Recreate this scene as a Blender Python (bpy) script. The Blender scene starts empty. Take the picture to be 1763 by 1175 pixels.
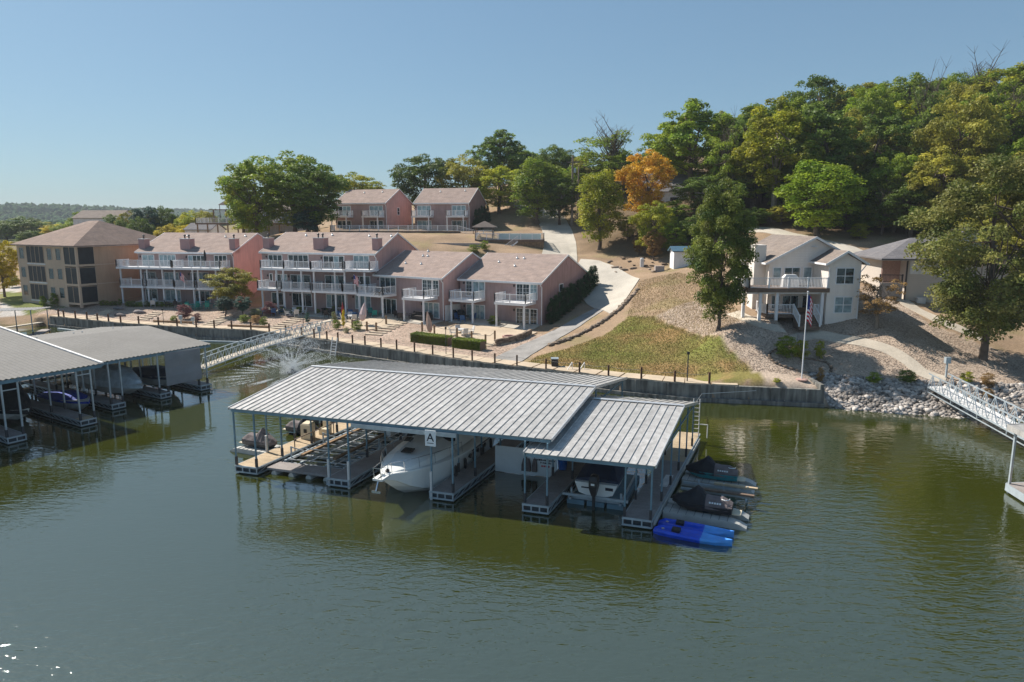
import bpy, bmesh, math, random
import numpy as np
from mathutils import Vector
R=math.radians
random.seed(7); rng=np.random.default_rng(7)
SC=bpy.context.scene; COL=SC.collection
# ------------------------------------------------------------------ camera, sky, sun, exposure
H=14.5; FPX=1200.; PITCH=math.atan((587.5-380.)/FPX); CP,SP=math.cos(PITCH),math.sin(PITCH)
cam=bpy.data.cameras.new('camera'); cam.sensor_width=36; cam.lens=36*FPX/1763; cam.clip_start=.3; cam.clip_end=6000
co=bpy.data.objects.new('camera',cam); COL.objects.link(co); co.location=(0,0,H); co.rotation_euler=(R(90)-PITCH,0,0); SC.camera=co
SUN=Vector((-.58,.41,.70)).normalized()
world=bpy.data.worlds.new('World'); SC.world=world; world.use_nodes=True
wn=world.node_tree; bg=wn.nodes['Background']
sky=wn.nodes.new('ShaderNodeTexSky'); sky.sky_type='NISHITA'; sky.sun_disc=False
sky.sun_elevation=math.asin(SUN.z); sky.sun_rotation=math.atan2(SUN.x,SUN.y)
sky.air_density=1.0; sky.dust_density=.9; sky.ozone_density=3.0; sky.altitude=300
gm=wn.nodes.new('ShaderNodeGamma'); gm.inputs[1].default_value=.55; wn.links.new(sky.outputs[0],gm.inputs[0])   # evenly softened clear sky, slightly bluer
tn=wn.nodes.new('ShaderNodeVectorMath'); tn.operation='MULTIPLY'; tn.inputs[1].default_value=(.90,1.21,1.40); wn.links.new(gm.outputs[0],tn.inputs[0])
wn.links.new(tn.outputs[0],bg.inputs[0]); bg.inputs[1].default_value=.095
sl=bpy.data.lights.new('sun','SUN'); sl.energy=4.6; sl.angle=R(.55); sl.color=(1,.93,.83)
so=bpy.data.objects.new('sun',sl); COL.objects.link(so); so.rotation_euler=SUN.to_track_quat('Z','Y').to_euler()
SC.view_settings.view_transform='Standard'; SC.view_settings.look='None'; SC.view_settings.exposure=.74; SC.view_settings.gamma=1
SC.view_settings.use_curve_mapping=False
SC.cycles.max_bounces=6; SC.cycles.transparent_max_bounces=8; SC.cycles.volume_bounces=0
# ------------------------------------------------------------------ measuring helpers: where a sight line meets a level, a distance or the ground
def ray(px,py):
    u=(px-881.5)/FPX; v=(587.5-py)/FPX
    return u,CP+v*SP,-SP+v*CP
def G(px,py,z=0.):
    a,b,c=ray(px,py); t=(z-H)/c; return (a*t,b*t,z)
def D(px,py,Y):
    a,b,c=ray(px,py); t=Y/b; return (a*t,Y,H+c*t)
def xat(px,Y): return (px-881.5)/FPX*Y   # near the horizon line
# ------------------------------------------------------------------ mesh builder
def link(o,parent=None):
    COL.objects.link(o)
    if parent is not None: o.parent=parent
    return o
ORG={}
def org(p):
    return ORG.get(p.name,Vector((0,0,0))) if p is not None else Vector((0,0,0))
def tag(o,label=None,cat=None,group=None,kind=None):
    if label: o['label']=label
    if cat: o['category']=cat
    if group: o['group']=group
    if kind: o['kind']=kind
    return o
def thing(name,loc,label,cat,group=None):
    o=bpy.data.objects.new(name,None); o.empty_display_size=.2; link(o); o.location=loc; ORG[o.name]=Vector(loc)
    return tag(o,label,cat,group)
def frame(ox,oy,deg=0,deg2=None,oz=0):
    a=R(deg); b=R(deg+90 if deg2 is None else deg2)
    return lambda x,y,z:(ox+x*math.cos(a)+y*math.cos(b),oy+x*math.sin(a)+y*math.sin(b),oz+z)
class MB:
    def __init__(s,f=None): s.v=[];s.q=[];s.m=[];s.f=f or (lambda x,y,z:(x,y,z))
    def add(s,vs,fs,m=0,raw=False):
        n=len(s.v); s.v+= [tuple(p) for p in vs] if raw else [s.f(*p) for p in vs]
        s.q+=[tuple(i+n for i in f) for f in fs]; s.m+=[m]*len(fs); return s
    def box(s,x0,x1,y0,y1,z0,z1,m=0):
        return s.add([(x0,y0,z0),(x1,y0,z0),(x1,y1,z0),(x0,y1,z0),(x0,y0,z1),(x1,y0,z1),(x1,y1,z1),(x0,y1,z1)],
          [(0,3,2,1),(4,5,6,7),(0,1,5,4),(1,2,6,5),(2,3,7,6),(3,0,4,7)],m)
    def hexa(s,b,t,m=0):
        return s.add(list(b)+list(t),[(0,3,2,1),(4,5,6,7),(0,1,5,4),(1,2,6,5),(2,3,7,6),(3,0,4,7)],m)
    def bar(s,p,q,w=.06,h=None,m=0):
        h=h or w; p=Vector(s.f(*p)); q=Vector(s.f(*q)); d=q-p
        if d.length<1e-6: return s
        d.normalize(); a=d.cross(Vector((0,0,1)))
        if a.length<.05: a=Vector((1,0,0)) if abs(d.x)<.9 else Vector((0,1,0))
        a.normalize(); b=a.cross(d).normalized(); a=a*w/2; b=b*h/2
        return s.add([p-a-b,p+a-b,p+a+b,p-a+b,q-a-b,q+a-b,q+a+b,q-a+b],[(0,3,2,1),(4,5,6,7),(0,1,5,4),(1,2,6,5),(2,3,7,6),(3,0,4,7)],m,True)
    def tube(s,pts,r,n=6,m=0,cap=True,raw=False):
        P=[Vector(p if raw else s.f(*p)) for p in pts]; rs=r if isinstance(r,(list,tuple)) else [r]*len(P)
        vs=[];fs=[]
        ref=None
        for i,p in enumerate(P):
            d=(P[min(i+1,len(P)-1)]-P[max(i-1,0)])
            d=d.normalized() if d.length>1e-9 else Vector((0,0,1))
            if ref is None: ref=Vector((1,0,0)) if abs(d.x)<.8 else Vector((0,1,0))
            a=(ref-d*ref.dot(d)).normalized(); ref=a; b=d.cross(a)
            for k in range(n):
                t=2*math.pi*k/n; vs.append(p+(a*math.cos(t)+b*math.sin(t))*rs[i])
        for i in range(len(P)-1):
            for k in range(n):
                k2=(k+1)%n; fs.append((i*n+k,i*n+k2,(i+1)*n+k2,(i+1)*n+k))
        if cap: fs.append(tuple(range(n-1,-1,-1))); fs.append(tuple((len(P)-1)*n+k for k in range(n)))
        return s.add(vs,fs,m,True)
    def loft(s,secs,m=0,cap=True,closed=True):
        n=len(secs[0]); vs=[p for q in secs for p in q]; fs=[]
        for i in range(len(secs)-1):
            for k in range(n if closed else n-1):
                k2=(k+1)%n; fs.append((i*n+k,i*n+k2,(i+1)*n+k2,(i+1)*n+k))
        if cap: fs.append(tuple(range(n-1,-1,-1))); fs.append(tuple((len(secs)-1)*n+k for k in range(n)))
        return s.add(vs,fs,m)
    def lathe(s,c,prof,n=12,m=0):
        vs=[];fs=[]
        for (r,z) in prof:
            for k in range(n):
                t=2*math.pi*k/n; vs.append((c[0]+r*math.cos(t),c[1]+r*math.sin(t),c[2]+z))
        for i in range(len(prof)-1):
            for k in range(n):
                k2=(k+1)%n; fs.append((i*n+k,i*n+k2,(i+1)*n+k2,(i+1)*n+k))
        fs.append(tuple(range(n-1,-1,-1))); fs.append(tuple((len(prof)-1)*n+k for k in range(n)))
        return s.add(vs,fs,m)
    def mesh(s,name,mats,o=Vector((0,0,0)),smooth=False):
        me=bpy.data.meshes.new(name); me.from_pydata([(a-o[0],b-o[1],c-o[2]) for a,b,c in s.v],[],s.q)
        for mm in (mats if isinstance(mats,(list,tuple)) else [mats]): me.materials.append(mm)
        if any(s.m): me.polygons.foreach_set('material_index',s.m)
        if smooth: me.polygons.foreach_set('use_smooth',[True]*len(me.polygons))
        me.update(); return me
    def build(s,name,mats,parent=None,smooth=False,fix=True):
        o=org(parent); me=s.mesh(name,mats,o,smooth)
        if fix:
            bm=bmesh.new(); bm.from_mesh(me); bmesh.ops.recalc_face_normals(bm,faces=bm.faces); bm.to_mesh(me); bm.free()
        ob=link(bpy.data.objects.new(name,me),parent); ORG[ob.name]=o
        return ob
def npmesh(name,V,Fq,mats,smooth=False,mi=None):
    me=bpy.data.meshes.new(name); V=np.asarray(V,np.float32); Fq=np.asarray(Fq,np.int32); k=Fq.shape[1]
    me.vertices.add(len(V)); me.vertices.foreach_set('co',V.ravel())
    me.loops.add(Fq.size); me.loops.foreach_set('vertex_index',Fq.ravel())
    me.polygons.add(len(Fq)); me.polygons.foreach_set('loop_start',np.arange(0,Fq.size,k,dtype=np.int32)); me.polygons.foreach_set('loop_total',np.full(len(Fq),k,np.int32))
    if mi is not None: me.polygons.foreach_set('material_index',np.asarray(mi,np.int32))
    for mm in (mats if isinstance(mats,(list,tuple)) else [mats]): me.materials.append(mm)
    if smooth: me.polygons.foreach_set('use_smooth',np.ones(len(Fq),bool))
    me.update(calc_edges=True); me.validate(); return me
def copy_tree(o,parent=None):
    c=o.copy(); COL.objects.link(c)
    if parent is not None: c.parent=parent
    ORG[c.name]=ORG.get(o.name,Vector((0,0,0)))
    for ch in list(o.children): copy_tree(ch,c)
    return c
# ------------------------------------------------------------------ materials
def nd(nt,t,**k):
    n=nt.nodes.new(t)
    for a,b in k.items(): setattr(n,a,b)
    return n
def mat(name,col,rough=.7,var=.12,vs=3.,bump=0.,bs=30.,metal=0.,spec=.3,trans=0.,grain=0.,gs=60.,attr=None,objvar=0.,groove=None,stain=0.):
    m=bpy.data.materials.new(name); m.use_nodes=True; nt=m.node_tree; p=nt.nodes['Principled BSDF']
    p.inputs['Roughness'].default_value=rough; p.inputs['Metallic'].default_value=metal; p.inputs['Specular IOR Level'].default_value=spec
    L=nt.links.new; tc=nd(nt,'ShaderNodeTexCoord'); cur=None
    if attr:
        a=nd(nt,'ShaderNodeAttribute',attribute_name=attr); cur=a.outputs['Color']
        mx=nd(nt,'ShaderNodeMix',data_type='RGBA',blend_type='MULTIPLY'); mx.inputs[0].default_value=1
        L(cur,mx.inputs[6]); mx.inputs[7].default_value=(*col,1); cur=mx.outputs[2]
    else:
        rgb=nd(nt,'ShaderNodeRGB'); rgb.outputs[0].default_value=(*col,1); cur=rgb.outputs[0]
    def mod(cur,scale,amt,det=4,coord=None,lo=.3,hi=.7):
        nz=nd(nt,'ShaderNodeTexNoise'); nz.inputs['Scale'].default_value=scale; nz.inputs['Detail'].default_value=det; L(coord or tc.outputs['Object'],nz.inputs['Vector'])
        mr=nd(nt,'ShaderNodeMapRange'); mr.inputs[1].default_value=lo; mr.inputs[2].default_value=hi; mr.inputs[3].default_value=1-amt; mr.inputs[4].default_value=1+amt; L(nz.outputs[0],mr.inputs[0])
        sc=nd(nt,'ShaderNodeVectorMath',operation='SCALE'); L(cur,sc.inputs[0]); L(mr.outputs[0],sc.inputs[3]); return sc.outputs[0]
    if var: cur=mod(cur,vs,var)
    if grain: cur=mod(cur,gs,grain,2)
    if stain: 
        mp=nd(nt,'ShaderNodeMapping'); mp.inputs['Scale'].default_value=(2.2,2.2,.25); L(tc.outputs['Object'],mp.inputs[0]); cur=mod(cur,1.4,stain,5,mp.outputs[0],.35,.65)
    if objvar:
        oi=nd(nt,'ShaderNodeObjectInfo'); mr=nd(nt,'ShaderNodeMapRange'); mr.inputs[3].default_value=1-objvar; mr.inputs[4].default_value=1+objvar; L(oi.outputs['Random'],mr.inputs[0])
        sc=nd(nt,'ShaderNodeVectorMath',operation='SCALE'); L(cur,sc.inputs[0]); L(mr.outputs[0],sc.inputs[3]); cur=sc.outputs[0]
    L(cur,p.inputs['Base Color'])
    if bump or groove:
        bp=nd(nt,'ShaderNodeBump'); bp.inputs['Strength'].default_value=max(bump,.5 if groove else 0); bp.inputs['Distance'].default_value=.03
        if groove:   # groove=(dx,dy,dz,period) fine joint relief along one direction
            sx=nd(nt,'ShaderNodeVectorMath',operation='DOT_PRODUCT'); sx.inputs[1].default_value=groove[:3]; L(tc.outputs['Object'],sx.inputs[0])
            dv=nd(nt,'ShaderNodeMath',operation='DIVIDE'); dv.inputs[1].default_value=groove[3]; L(sx.outputs['Value'],dv.inputs[0])
            fr=nd(nt,'ShaderNodeMath',operation='FRACT'); L(dv.outputs[0],fr.inputs[0])
            if len(groove)>4: L(fr.outputs[0],bp.inputs['Height'])
            else:
                gt=nd(nt,'ShaderNodeMath',operation='GREATER_THAN'); gt.inputs[1].default_value=.12; L(fr.outputs[0],gt.inputs[0]); L(gt.outputs[0],bp.inputs['Height'])
        else:
            nz=nd(nt,'ShaderNodeTexNoise'); nz.inputs['Scale'].default_value=bs; nz.inputs['Detail'].default_value=4; L(tc.outputs['Object'],nz.inputs['Vector']); L(nz.outputs[0],bp.inputs['Height'])
        L(bp.outputs[0],p.inputs['Normal'])
    if trans:
        out=nt.nodes['Material Output']; tr=nd(nt,'ShaderNodeBsdfTranslucent'); L(cur,tr.inputs[0]); mx=nd(nt,'ShaderNodeMixShader'); mx.inputs[0].default_value=trans
        L(p.outputs[0],mx.inputs[1]); L(tr.outputs[0],mx.inputs[2]); L(mx.outputs[0],out.inputs[0])
    return m
def shingle_mat(name,c1,c2):
    m=mat(name,c1,.9,.14,1.2,spec=.1,grain=.12,gs=9.); nt=m.node_tree; L=nt.links.new; p=nt.nodes['Principled BSDF']
    src=p.inputs['Base Color'].links[0].from_socket
    tc=nd(nt,'ShaderNodeTexCoord'); br=nd(nt,'ShaderNodeTexBrick'); br.inputs['Scale'].default_value=1.; br.inputs['Brick Width'].default_value=.9; br.inputs['Row Height'].default_value=.16
    br.inputs['Mortar Size'].default_value=.012; br.inputs['Color1'].default_value=(.86,.86,.86,1); br.inputs['Color2'].default_value=(1.1,1.06,1.0,1); br.inputs['Mortar'].default_value=(.6,.6,.6,1)
    mp=nd(nt,'ShaderNodeMapping'); mp.inputs['Rotation'].default_value=(0,0,0); L(tc.outputs['UV'],mp.inputs[0]); L(mp.outputs[0],br.inputs['Vector'])
    mx=nd(nt,'ShaderNodeMix',data_type='RGBA',blend_type='MULTIPLY'); mx.inputs[0].default_value=.8; L(src,mx.inputs[6]); L(br.outputs['Color'],mx.inputs[7]); L(mx.outputs[2],p.inputs['Base Color'])
    return m
M={}
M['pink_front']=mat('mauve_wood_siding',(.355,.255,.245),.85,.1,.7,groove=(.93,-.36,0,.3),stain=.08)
M['bounce_side']=mat('bounce_lit_pink_stucco',(.60,.365,.325),.85,.08,.6,stain=.07,bump=.15)  # gable colour brightened to paint in light bounced off neighbouring walls
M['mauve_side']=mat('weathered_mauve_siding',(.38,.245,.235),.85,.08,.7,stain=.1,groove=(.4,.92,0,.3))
M['chimney']=mat('pink_chimney_siding',(.44,.27,.26),.85,.06,1,groove=(.93,-.36,0,.3))
M['roof_pink']=shingle_mat('pinkish_brown_shingles',(.325,.255,.228),0)
M['roof_brown']=shingle_mat('brown_shingles',(.25,.19,.165),0)
M['roof_tan']=shingle_mat('warm_tan_shingles',(.225,.19,.17),0)
M['roof_grey']=shingle_mat('grey_shingles',(.17,.165,.175),0)
M['white']=mat('white_paint',(.76,.76,.77),.6,.05,2,spec=.3,stain=.04)
M['white_dirty']=mat('weathered_white_paint',(.62,.61,.60),.7,.12,1.5,stain=.1)
M['flash']=mat('galvanised_vent',(.7,.7,.7),.35,.05,metal=.6)
M['glass']=mat('window_glass',(.015,.032,.04),.04,.3,1.2,spec=.9)
M['curtain']=mat('curtained_glass',(.22,.31,.34),.12,.35,2.5,spec=.7)
M['screen']=mat('dark_insect_screen',(.018,.025,.03),.5,.3,1.5,spec=.3)
M['tan_stucco']=mat('tan_stucco',(.50,.385,.285),.9,.06,.5,bump=.2,stain=.05)
M['tan_side']=mat('shaded_ochre_stucco',(.43,.30,.205),.9,.06,.5,bump=.2,stain=.05)  # darker than the front stucco, the side wall's shade put into the colour
M['cream']=mat('cream_lap_siding',(.80,.745,.69),.7,.04,.6,groove=(0,0,1,.16,1),stain=.03)
M['grey_siding']=mat('warm_grey_lap_siding',(.52,.47,.42),.75,.05,.6,groove=(0,0,1,.19,1))
M['brick']=mat('pink_brick',(.42,.27,.23),.9,.15,8)
M['concrete']=mat('pale_concrete',(.50,.44,.36),.9,.1,.5,bump=.2,grain=.08,gs=8,stain=.05)
M['driveway']=mat('driveway_concrete',(.46,.42,.36),.9,.12,.35,grain=.08,gs=6)
M['wallconc']=mat('stained_seawall_concrete',(.17,.165,.15),.9,.25,.9,bump=.3,stain=.45)
M['walk']=mat('tan_walkway_concrete',(.47,.38,.28),.9,.12,.5,grain=.08,gs=8)
M['post_rust']=mat('rusty_brown_post',(.12,.06,.035),.8,.3,5)
M['post_wood']=mat('weathered_timber_post',(.26,.17,.10),.85,.25,4)
M['cable']=mat('grey_rope',(.2,.19,.18),.8)
M['stone']=mat('grey_riprap_stone',(.42,.385,.355),.9,.3,2.5,bump=.4,bs=9,objvar=.35)
M['stone_dark']=mat('dark_boulder',(.17,.15,.15),.9,.25,2,bump=.5,bs=6,objvar=.2)
M['brown_stone']=mat('brown_edging_stone',(.22,.17,.13),.9,.25,3,bump=.4,bs=8,objvar=.45)
M['step']=mat('stone_step',(.50,.42,.32),.9,.15,2,objvar=.12)
M['galv']=mat('galvanised_steel',(.42,.48,.52),.4,.12,3,metal=.35,spec=.5)
M['bluesteel']=mat('blue_grey_painted_steel',(.14,.24,.30),.5,.15,2,spec=.4)
M['darksteel']=mat('dark_steel',(.05,.05,.055),.5,.2,3)
M['roof_metal']=mat('pale_galvanised_roofing',(.47,.455,.435),.42,.07,.35,metal=.25,spec=.4,grain=.1,gs=14,objvar=.08,stain=.15)
M['roof_metal_dull']=mat('dull_galvanised_roofing',(.17,.165,.158),.75,.08,.3,metal=.0,spec=.15,stain=.06)
M['plank_tan']=mat('tan_deck_boards',(.43,.335,.225),.85,.16,1.2,grain=.1,gs=10)
M['plank_grey']=mat('grey_deck_boards',(.27,.245,.235),.85,.16,1.2,grain=.1,gs=10)
M['float']=mat('dark_float_drum',(.06,.075,.09),.5,.2,2)
M['float_pale']=mat('grey_plastic_float',(.42,.42,.40),.6,.12,1.5)
M['gel']=mat('white_gelcoat',(.74,.75,.73),.18,.04,.6,spec=.5)
M['gelgrey']=mat('grey_gelcoat',(.38,.39,.38),.3,.06,.6,spec=.5)
M['smoke']=mat('smoked_acrylic',(.012,.014,.016),.08,0,spec=.6)
M['chrome']=mat('stainless_rail',(.62,.63,.64),.2,0,metal=.9)
M['black']=mat('black_plastic',(.018,.018,.02),.4,.2,2,spec=.5)
M['blackfab']=mat('black_boat_cover',(.018,.022,.028),.75,.3,4,bump=.6,bs=3)
M['greyfab']=mat('grey_brown_cover',(.15,.125,.125),.8,.2,3,bump=.6,bs=3)
M['navyfab']=mat('navy_boat_cover',(.02,.035,.07),.75,.2,2,bump=.6,bs=3)
M['bluefab']=mat('royal_blue_cover',(.012,.05,.34),.7,.2,2,bump=.5,bs=3)
M['silverfab']=mat('silvery_tarp',(.40,.46,.50),.6,.2,2.5,bump=.9,bs=2.2)
M['curt']=mat('grey_mesh_curtain',(.26,.26,.27),.85,.12,.8)
M['blue']=mat('bright_blue_plastic',(.006,.07,.62),.3,.15,2,spec=.5)
M['lightblue']=mat('light_blue_plastic',(.07,.32,.80),.35,.1,2,spec=.5)
M['teal']=mat('teal_gelcoat',(.02,.22,.25),.3,.1,2)
M['tealfurn']=mat('teal_patio_furniture',(.02,.28,.24),.5,.15,3)
M['bluefurn']=mat('blue_patio_furniture',(.03,.10,.25),.5,.15,3)
M['darkfurn']=mat('dark_wicker',(.035,.03,.03),.7,.3,5)
M['whitefurn']=mat('pale_metal_furniture',(.55,.54,.52),.5,.1,3)
M['beige']=mat('beige_box_plastic',(.62,.54,.40),.6,.06,2)
M['beigefab']=mat('faded_beige_umbrella',(.50,.34,.27),.85,.15,3,bump=.4,bs=3)
M['pinkfab']=mat('faded_pink_umbrella',(.62,.48,.47),.85,.12,3,bump=.4,bs=3)
M['redfab']=mat('dark_red_umbrella',(.28,.02,.03),.8,.1,3)
M['red']=mat('glossy_red_pin',(.80,.004,.008),.3,.0,1,spec=.5)
M['flagred']=mat('flag_red',(.55,.02,.04),.8,.05)
M['flagwhite']=mat('flag_white',(.75,.74,.74),.8,.03)
M['flagblue']=mat('flag_blue',(.02,.04,.2),.8,.05)
M['ink']=mat('black_lettering',(.012,.015,.03),.7,0)
M['signwhite']=mat('white_sign_face',(.72,.76,.78),.5,.03)
M['redink']=mat('red_lettering',(.5,.04,.05),.7,0)
M['bark']=mat('grey_brown_bark',(.13,.10,.08),.95,.3,3,bump=.8,bs=9)
M['bark_pale']=mat('pale_bark',(.24,.20,.16),.95,.25,3,bump=.6,bs=9)
M['wood']=mat('brown_timber',(.17,.12,.09),.85,.2,3)
M['bluepool']=mat('turquoise_pool_water',(.10,.42,.48),.05,.1,1,spec=.6)
M['drive_shaded']=mat('shaded_grey_drive',(.27,.255,.24),.9,.2,.6,grain=.12,gs=6)  # concrete darkened to stand for the end condo's shadow on the strip
M['poolwall']=mat('pale_turquoise_pool_wall',(.36,.52,.54),.5,.1,1)
M['retain']=mat('grey_block_retaining_wall',(.36,.32,.30),.95,.12,1,grain=.12,gs=5)
M['bluegrey_roof']=mat('blue_metal_shed_roof',(.07,.14,.2),.5,.1,2)
M['yellow']=mat('yellow_flowers',(.75,.55,.02),.8,.2,8)
M['purplef']=mat('purple_flowers',(.25,.05,.22),.8,.3,8)
M['bluepot']=mat('blue_glazed_pot',(.02,.12,.4),.25,.1,2)
M['redpot']=mat('rust_red_pot',(.35,.07,.05),.5,.2,3)
def leafmat(name,c,c2,tr=.40,spec=.25):
    m=bpy.data.materials.new(name); m.use_nodes=True; nt=m.node_tree; L=nt.links.new; p=nt.nodes['Principled BSDF']
    p.inputs['Roughness'].default_value=.55; p.inputs['Specular IOR Level'].default_value=spec
    tc=nd(nt,'ShaderNodeTexCoord'); nz=nd(nt,'ShaderNodeTexNoise'); nz.inputs['Scale'].default_value=.55; nz.inputs['Detail'].default_value=5; nz.inputs['Roughness'].default_value=.7
    oi=nd(nt,'ShaderNodeObjectInfo'); ad=nd(nt,'ShaderNodeVectorMath',operation='ADD'); L(tc.outputs['Object'],ad.inputs[0])
    sc=nd(nt,'ShaderNodeMath',operation='MULTIPLY'); sc.inputs[1].default_value=57; L(oi.outputs['Random'],sc.inputs[0]); L(sc.outputs[0],ad.inputs[1]); L(ad.outputs[0],nz.inputs['Vector'])
    at=nd(nt,'ShaderNodeAttribute',attribute_name='tone')
    cr=nd(nt,'ShaderNodeMapRange'); cr.inputs[1].default_value=.36; cr.inputs[2].default_value=.66; L(nz.outputs[0],cr.inputs[0])
    mx=nd(nt,'ShaderNodeMix',data_type='RGBA'); mx.inputs[6].default_value=(*c,1); mx.inputs[7].default_value=(*c2,1); L(cr.outputs[0],mx.inputs[0])
    mr=nd(nt,'ShaderNodeMapRange'); mr.inputs[3].default_value=.82; mr.inputs[4].default_value=1.22; L(oi.outputs['Random'],mr.inputs[0])
    mu=nd(nt,'ShaderNodeMath',operation='MULTIPLY'); L(mr.outputs[0],mu.inputs[0]); L(at.outputs['Fac'],mu.inputs[1])
    s2=nd(nt,'ShaderNodeVectorMath',operation='SCALE'); L(mx.outputs[2],s2.inputs[0]); L(mu.outputs[0],s2.inputs[3]); L(s2.outputs[0],p.inputs['Base Color'])
    tr_=nd(nt,'ShaderNodeBsdfTranslucent'); L(s2.outputs[0],tr_.inputs[0]); ms=nd(nt,'ShaderNodeMixShader'); ms.inputs[0].default_value=tr
    L(p.outputs[0],ms.inputs[1]); L(tr_.outputs[0],ms.inputs[2]); L(ms.outputs[0],nt.nodes['Material Output'].inputs[0]); return m
LF={'dark':leafmat('dark_green_leaves',(.065,.125,.024),(.18,.24,.034)),
 'green':leafmat('mid_green_leaves',(.115,.205,.022),(.32,.37,.036)),
 'yellowgreen':leafmat('yellow_green_leaves',(.20,.26,.022),(.46,.43,.035)),
 'olive':leafmat('olive_brown_leaves',(.19,.20,.036),(.42,.38,.055)),
 'oak':leafmat('dark_oak_leaves',(.06,.11,.022),(.22,.24,.042)),
 'oliveg':leafmat('green_and_brown_oak_leaves',(.10,.165,.03),(.38,.34,.10)),
 'bright':leafmat('bright_green_leaves',(.12,.21,.016),(.33,.40,.03)),
 'orange':leafmat('orange_autumn_leaves',(.50,.27,.025),(.66,.42,.04)),
 'gold':leafmat('golden_leaves',(.40,.33,.02),(.60,.50,.03)),
 'teal':leafmat('blue_green_needles',(.035,.085,.07),(.07,.13,.09),.2),
 'purple':leafmat('purple_barberry_leaves',(.10,.035,.045),(.19,.07,.075)),
 'rust':leafmat('rusty_sparse_leaves',(.26,.16,.07),(.38,.25,.09)),
 'evergreen':leafmat('dense_arborvitae_foliage',(.022,.062,.022),(.045,.095,.03),.15),
 'hedge':leafmat('clipped_hedge_leaves',(.10,.16,.02),(.24,.29,.03)),
 'pale':leafmat('pale_grey_green_leaves',(.20,.23,.12),(.32,.33,.16)),
 'far':leafmat('distant_forest_leaves',(.025,.06,.035),(.07,.10,.04),.0,0.)}
# ------------------------------------------------------------------ shore line and ground heights
SHORE=[(-400,150),(-200,118),(-120,106),(-90,101),(-76,98),(-64.2,95.9),(-50.6,89.3),(-41.2,86.0),(-31.4,83.4),(-25.6,79.8),(-19.9,75.7),(-9.7,68.8),(-3.6,64.4),(9.1,57.5),(14.1,55.4),(24.6,53.4),(26.5,52.2),(33,50.3),(38,49.6),(48,47),(70,42),(120,38),(400,20)]
SH=np.array(SHORE)
def shore_dist(x,y):
    x=np.asarray(x,float); y=np.asarray(y,float); best=np.full(x.shape,1e9); sg=np.ones(x.shape)
    for (ax,ay),(bx,by) in zip(SH[:-1],SH[1:]):
        dx,dy=bx-ax,by-ay; t=np.clip(((x-ax)*dx+(y-ay)*dy)/(dx*dx+dy*dy),0,1)
        d=np.hypot(x-ax-t*dx,y-ay-t*dy); c=dx*(y-ay)-dy*(x-ax)
        m=d<best-1e-9; best=np.where(m,d,best); sg=np.where(m,np.sign(c),sg)
    return best*sg
cpts=[]
def C(x,y,z): cpts.append((x,y,z))
for (x,y) in SHORE[3:]: C(x,y+.8,1.35 if x>-70 else 1.0); C(x+1.2,y+3.2,1.5)
for q,z in [((152,522),2.4),((35,516),2.2),((242,521),2.5),((404,519),2.6),((450,531),2.6),((650,538),2.4),((642,548),2.4),((763,549),2.3),((790,560),2.2),((932,566),2.05)]: C(*G(*q,z))
for X,Y,z in [(-66,112,3.2),(-56,112,3.2),(-42,108,3.2),(-30,103,3.2),(-20,99,3.4),(-5,95,3.8),(-2,98,4.6),(-12,103,7.5),(-16,108,10.2),(-30,110,9),(-5,108,9.8),(2,106,9.6),(-45,115,7),(-60,125,5.5),(-80,125,3.6),(-100,120,2.6),(-120,130,3),(-95,108,1.8),(-80,104,1.7),(-90,150,4.5),(-120,200,6),(-60,150,9),(-45,135,12),(-70,200,11),(-40,160,13.5),
  (-32,119,12.2),(-20,119,12.3),(-8,119,12.3),(-30,130,12.5),(-15,130,12.5),(-5,135,12.7),(-30,150,14),(-10,150,15),(-20,180,18),(-60,240,16)]: C(X,Y,z)
for px,py,Y in [(1030,522,88),(1045,528,84),(1060,500,91),(1100,480,92),(1050,462,99),(1010,450,104),(1085,505,88),(1050,545,79),(1070,520,83),(1000,598,68.5),(1050,580,71.5),(1090,545,77),(950,590,71.5),(900,605,69),
  (990,440,112),(985,410,124),(962,375,140),(935,350,155),(1000,385,136),(1060,400,122),(1100,430,110),(1160,460,98),(1040,440,108),(1130,490,86),(1170,530,74),(1140,560,72),(1200,600,63),(880,360,150),(850,400,122),
  (1232,571,62),(1291,553,64),(1311,566,62.2),(1340,562,62.6),(1425,554,63.6),(1478,543,64),(1440,548,63.6),(1509,566,61),(1563,517,70),(1595,534,68),(1640,545,66),(1500,480,77),(1530,500,74),(1688,620,58),(1750,600,61),(1763,640,57),
  (1380,655,55),(1300,620,58),(1450,640,56.5),(1600,655,54.8),(1560,620,57.5),(1400,580,61),(1480,600,59.5),(1380,400,100),(1320,398,100),(1550,400,98),(1450,425,88),(1530,440,85),(1210,440,98),(1260,400,105)]: C(*D(px,py,Y))
for X,Y,z in [(22,118,17),(37,120,18.5),(55,120,20),(75,118,23),(95,115,25),(120,110,27),(60,95,13),(75,95,15),(90,85,14),(110,80,15),(70,70,8),(90,65,8),(20,140,20),(40,150,25),(70,150,30),(100,150,33),(140,150,35),(0,170,22),(40,190,32),(100,190,38),(160,180,38),(10,220,28),(80,240,38),(150,240,40),(60,58,3.5),(80,52,3),(120,60,6)]: C(X,Y,z)
CPT=np.array(cpts)
def _phi(a,b): return np.sqrt(((a[:,None,:]-b[None,:,:])**2).sum(-1)+.5)
_A=np.block([[_phi(CPT[:,:2],CPT[:,:2])-np.eye(len(CPT))*.6,np.ones((len(CPT),1))],[np.ones((1,len(CPT))),np.zeros((1,1))]])
_W=np.linalg.solve(_A,np.r_[CPT[:,2],0])
def sm(a,b,t): t=np.clip((t-a)/(b-a),0,1); return t*t*(3-2*t)
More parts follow.
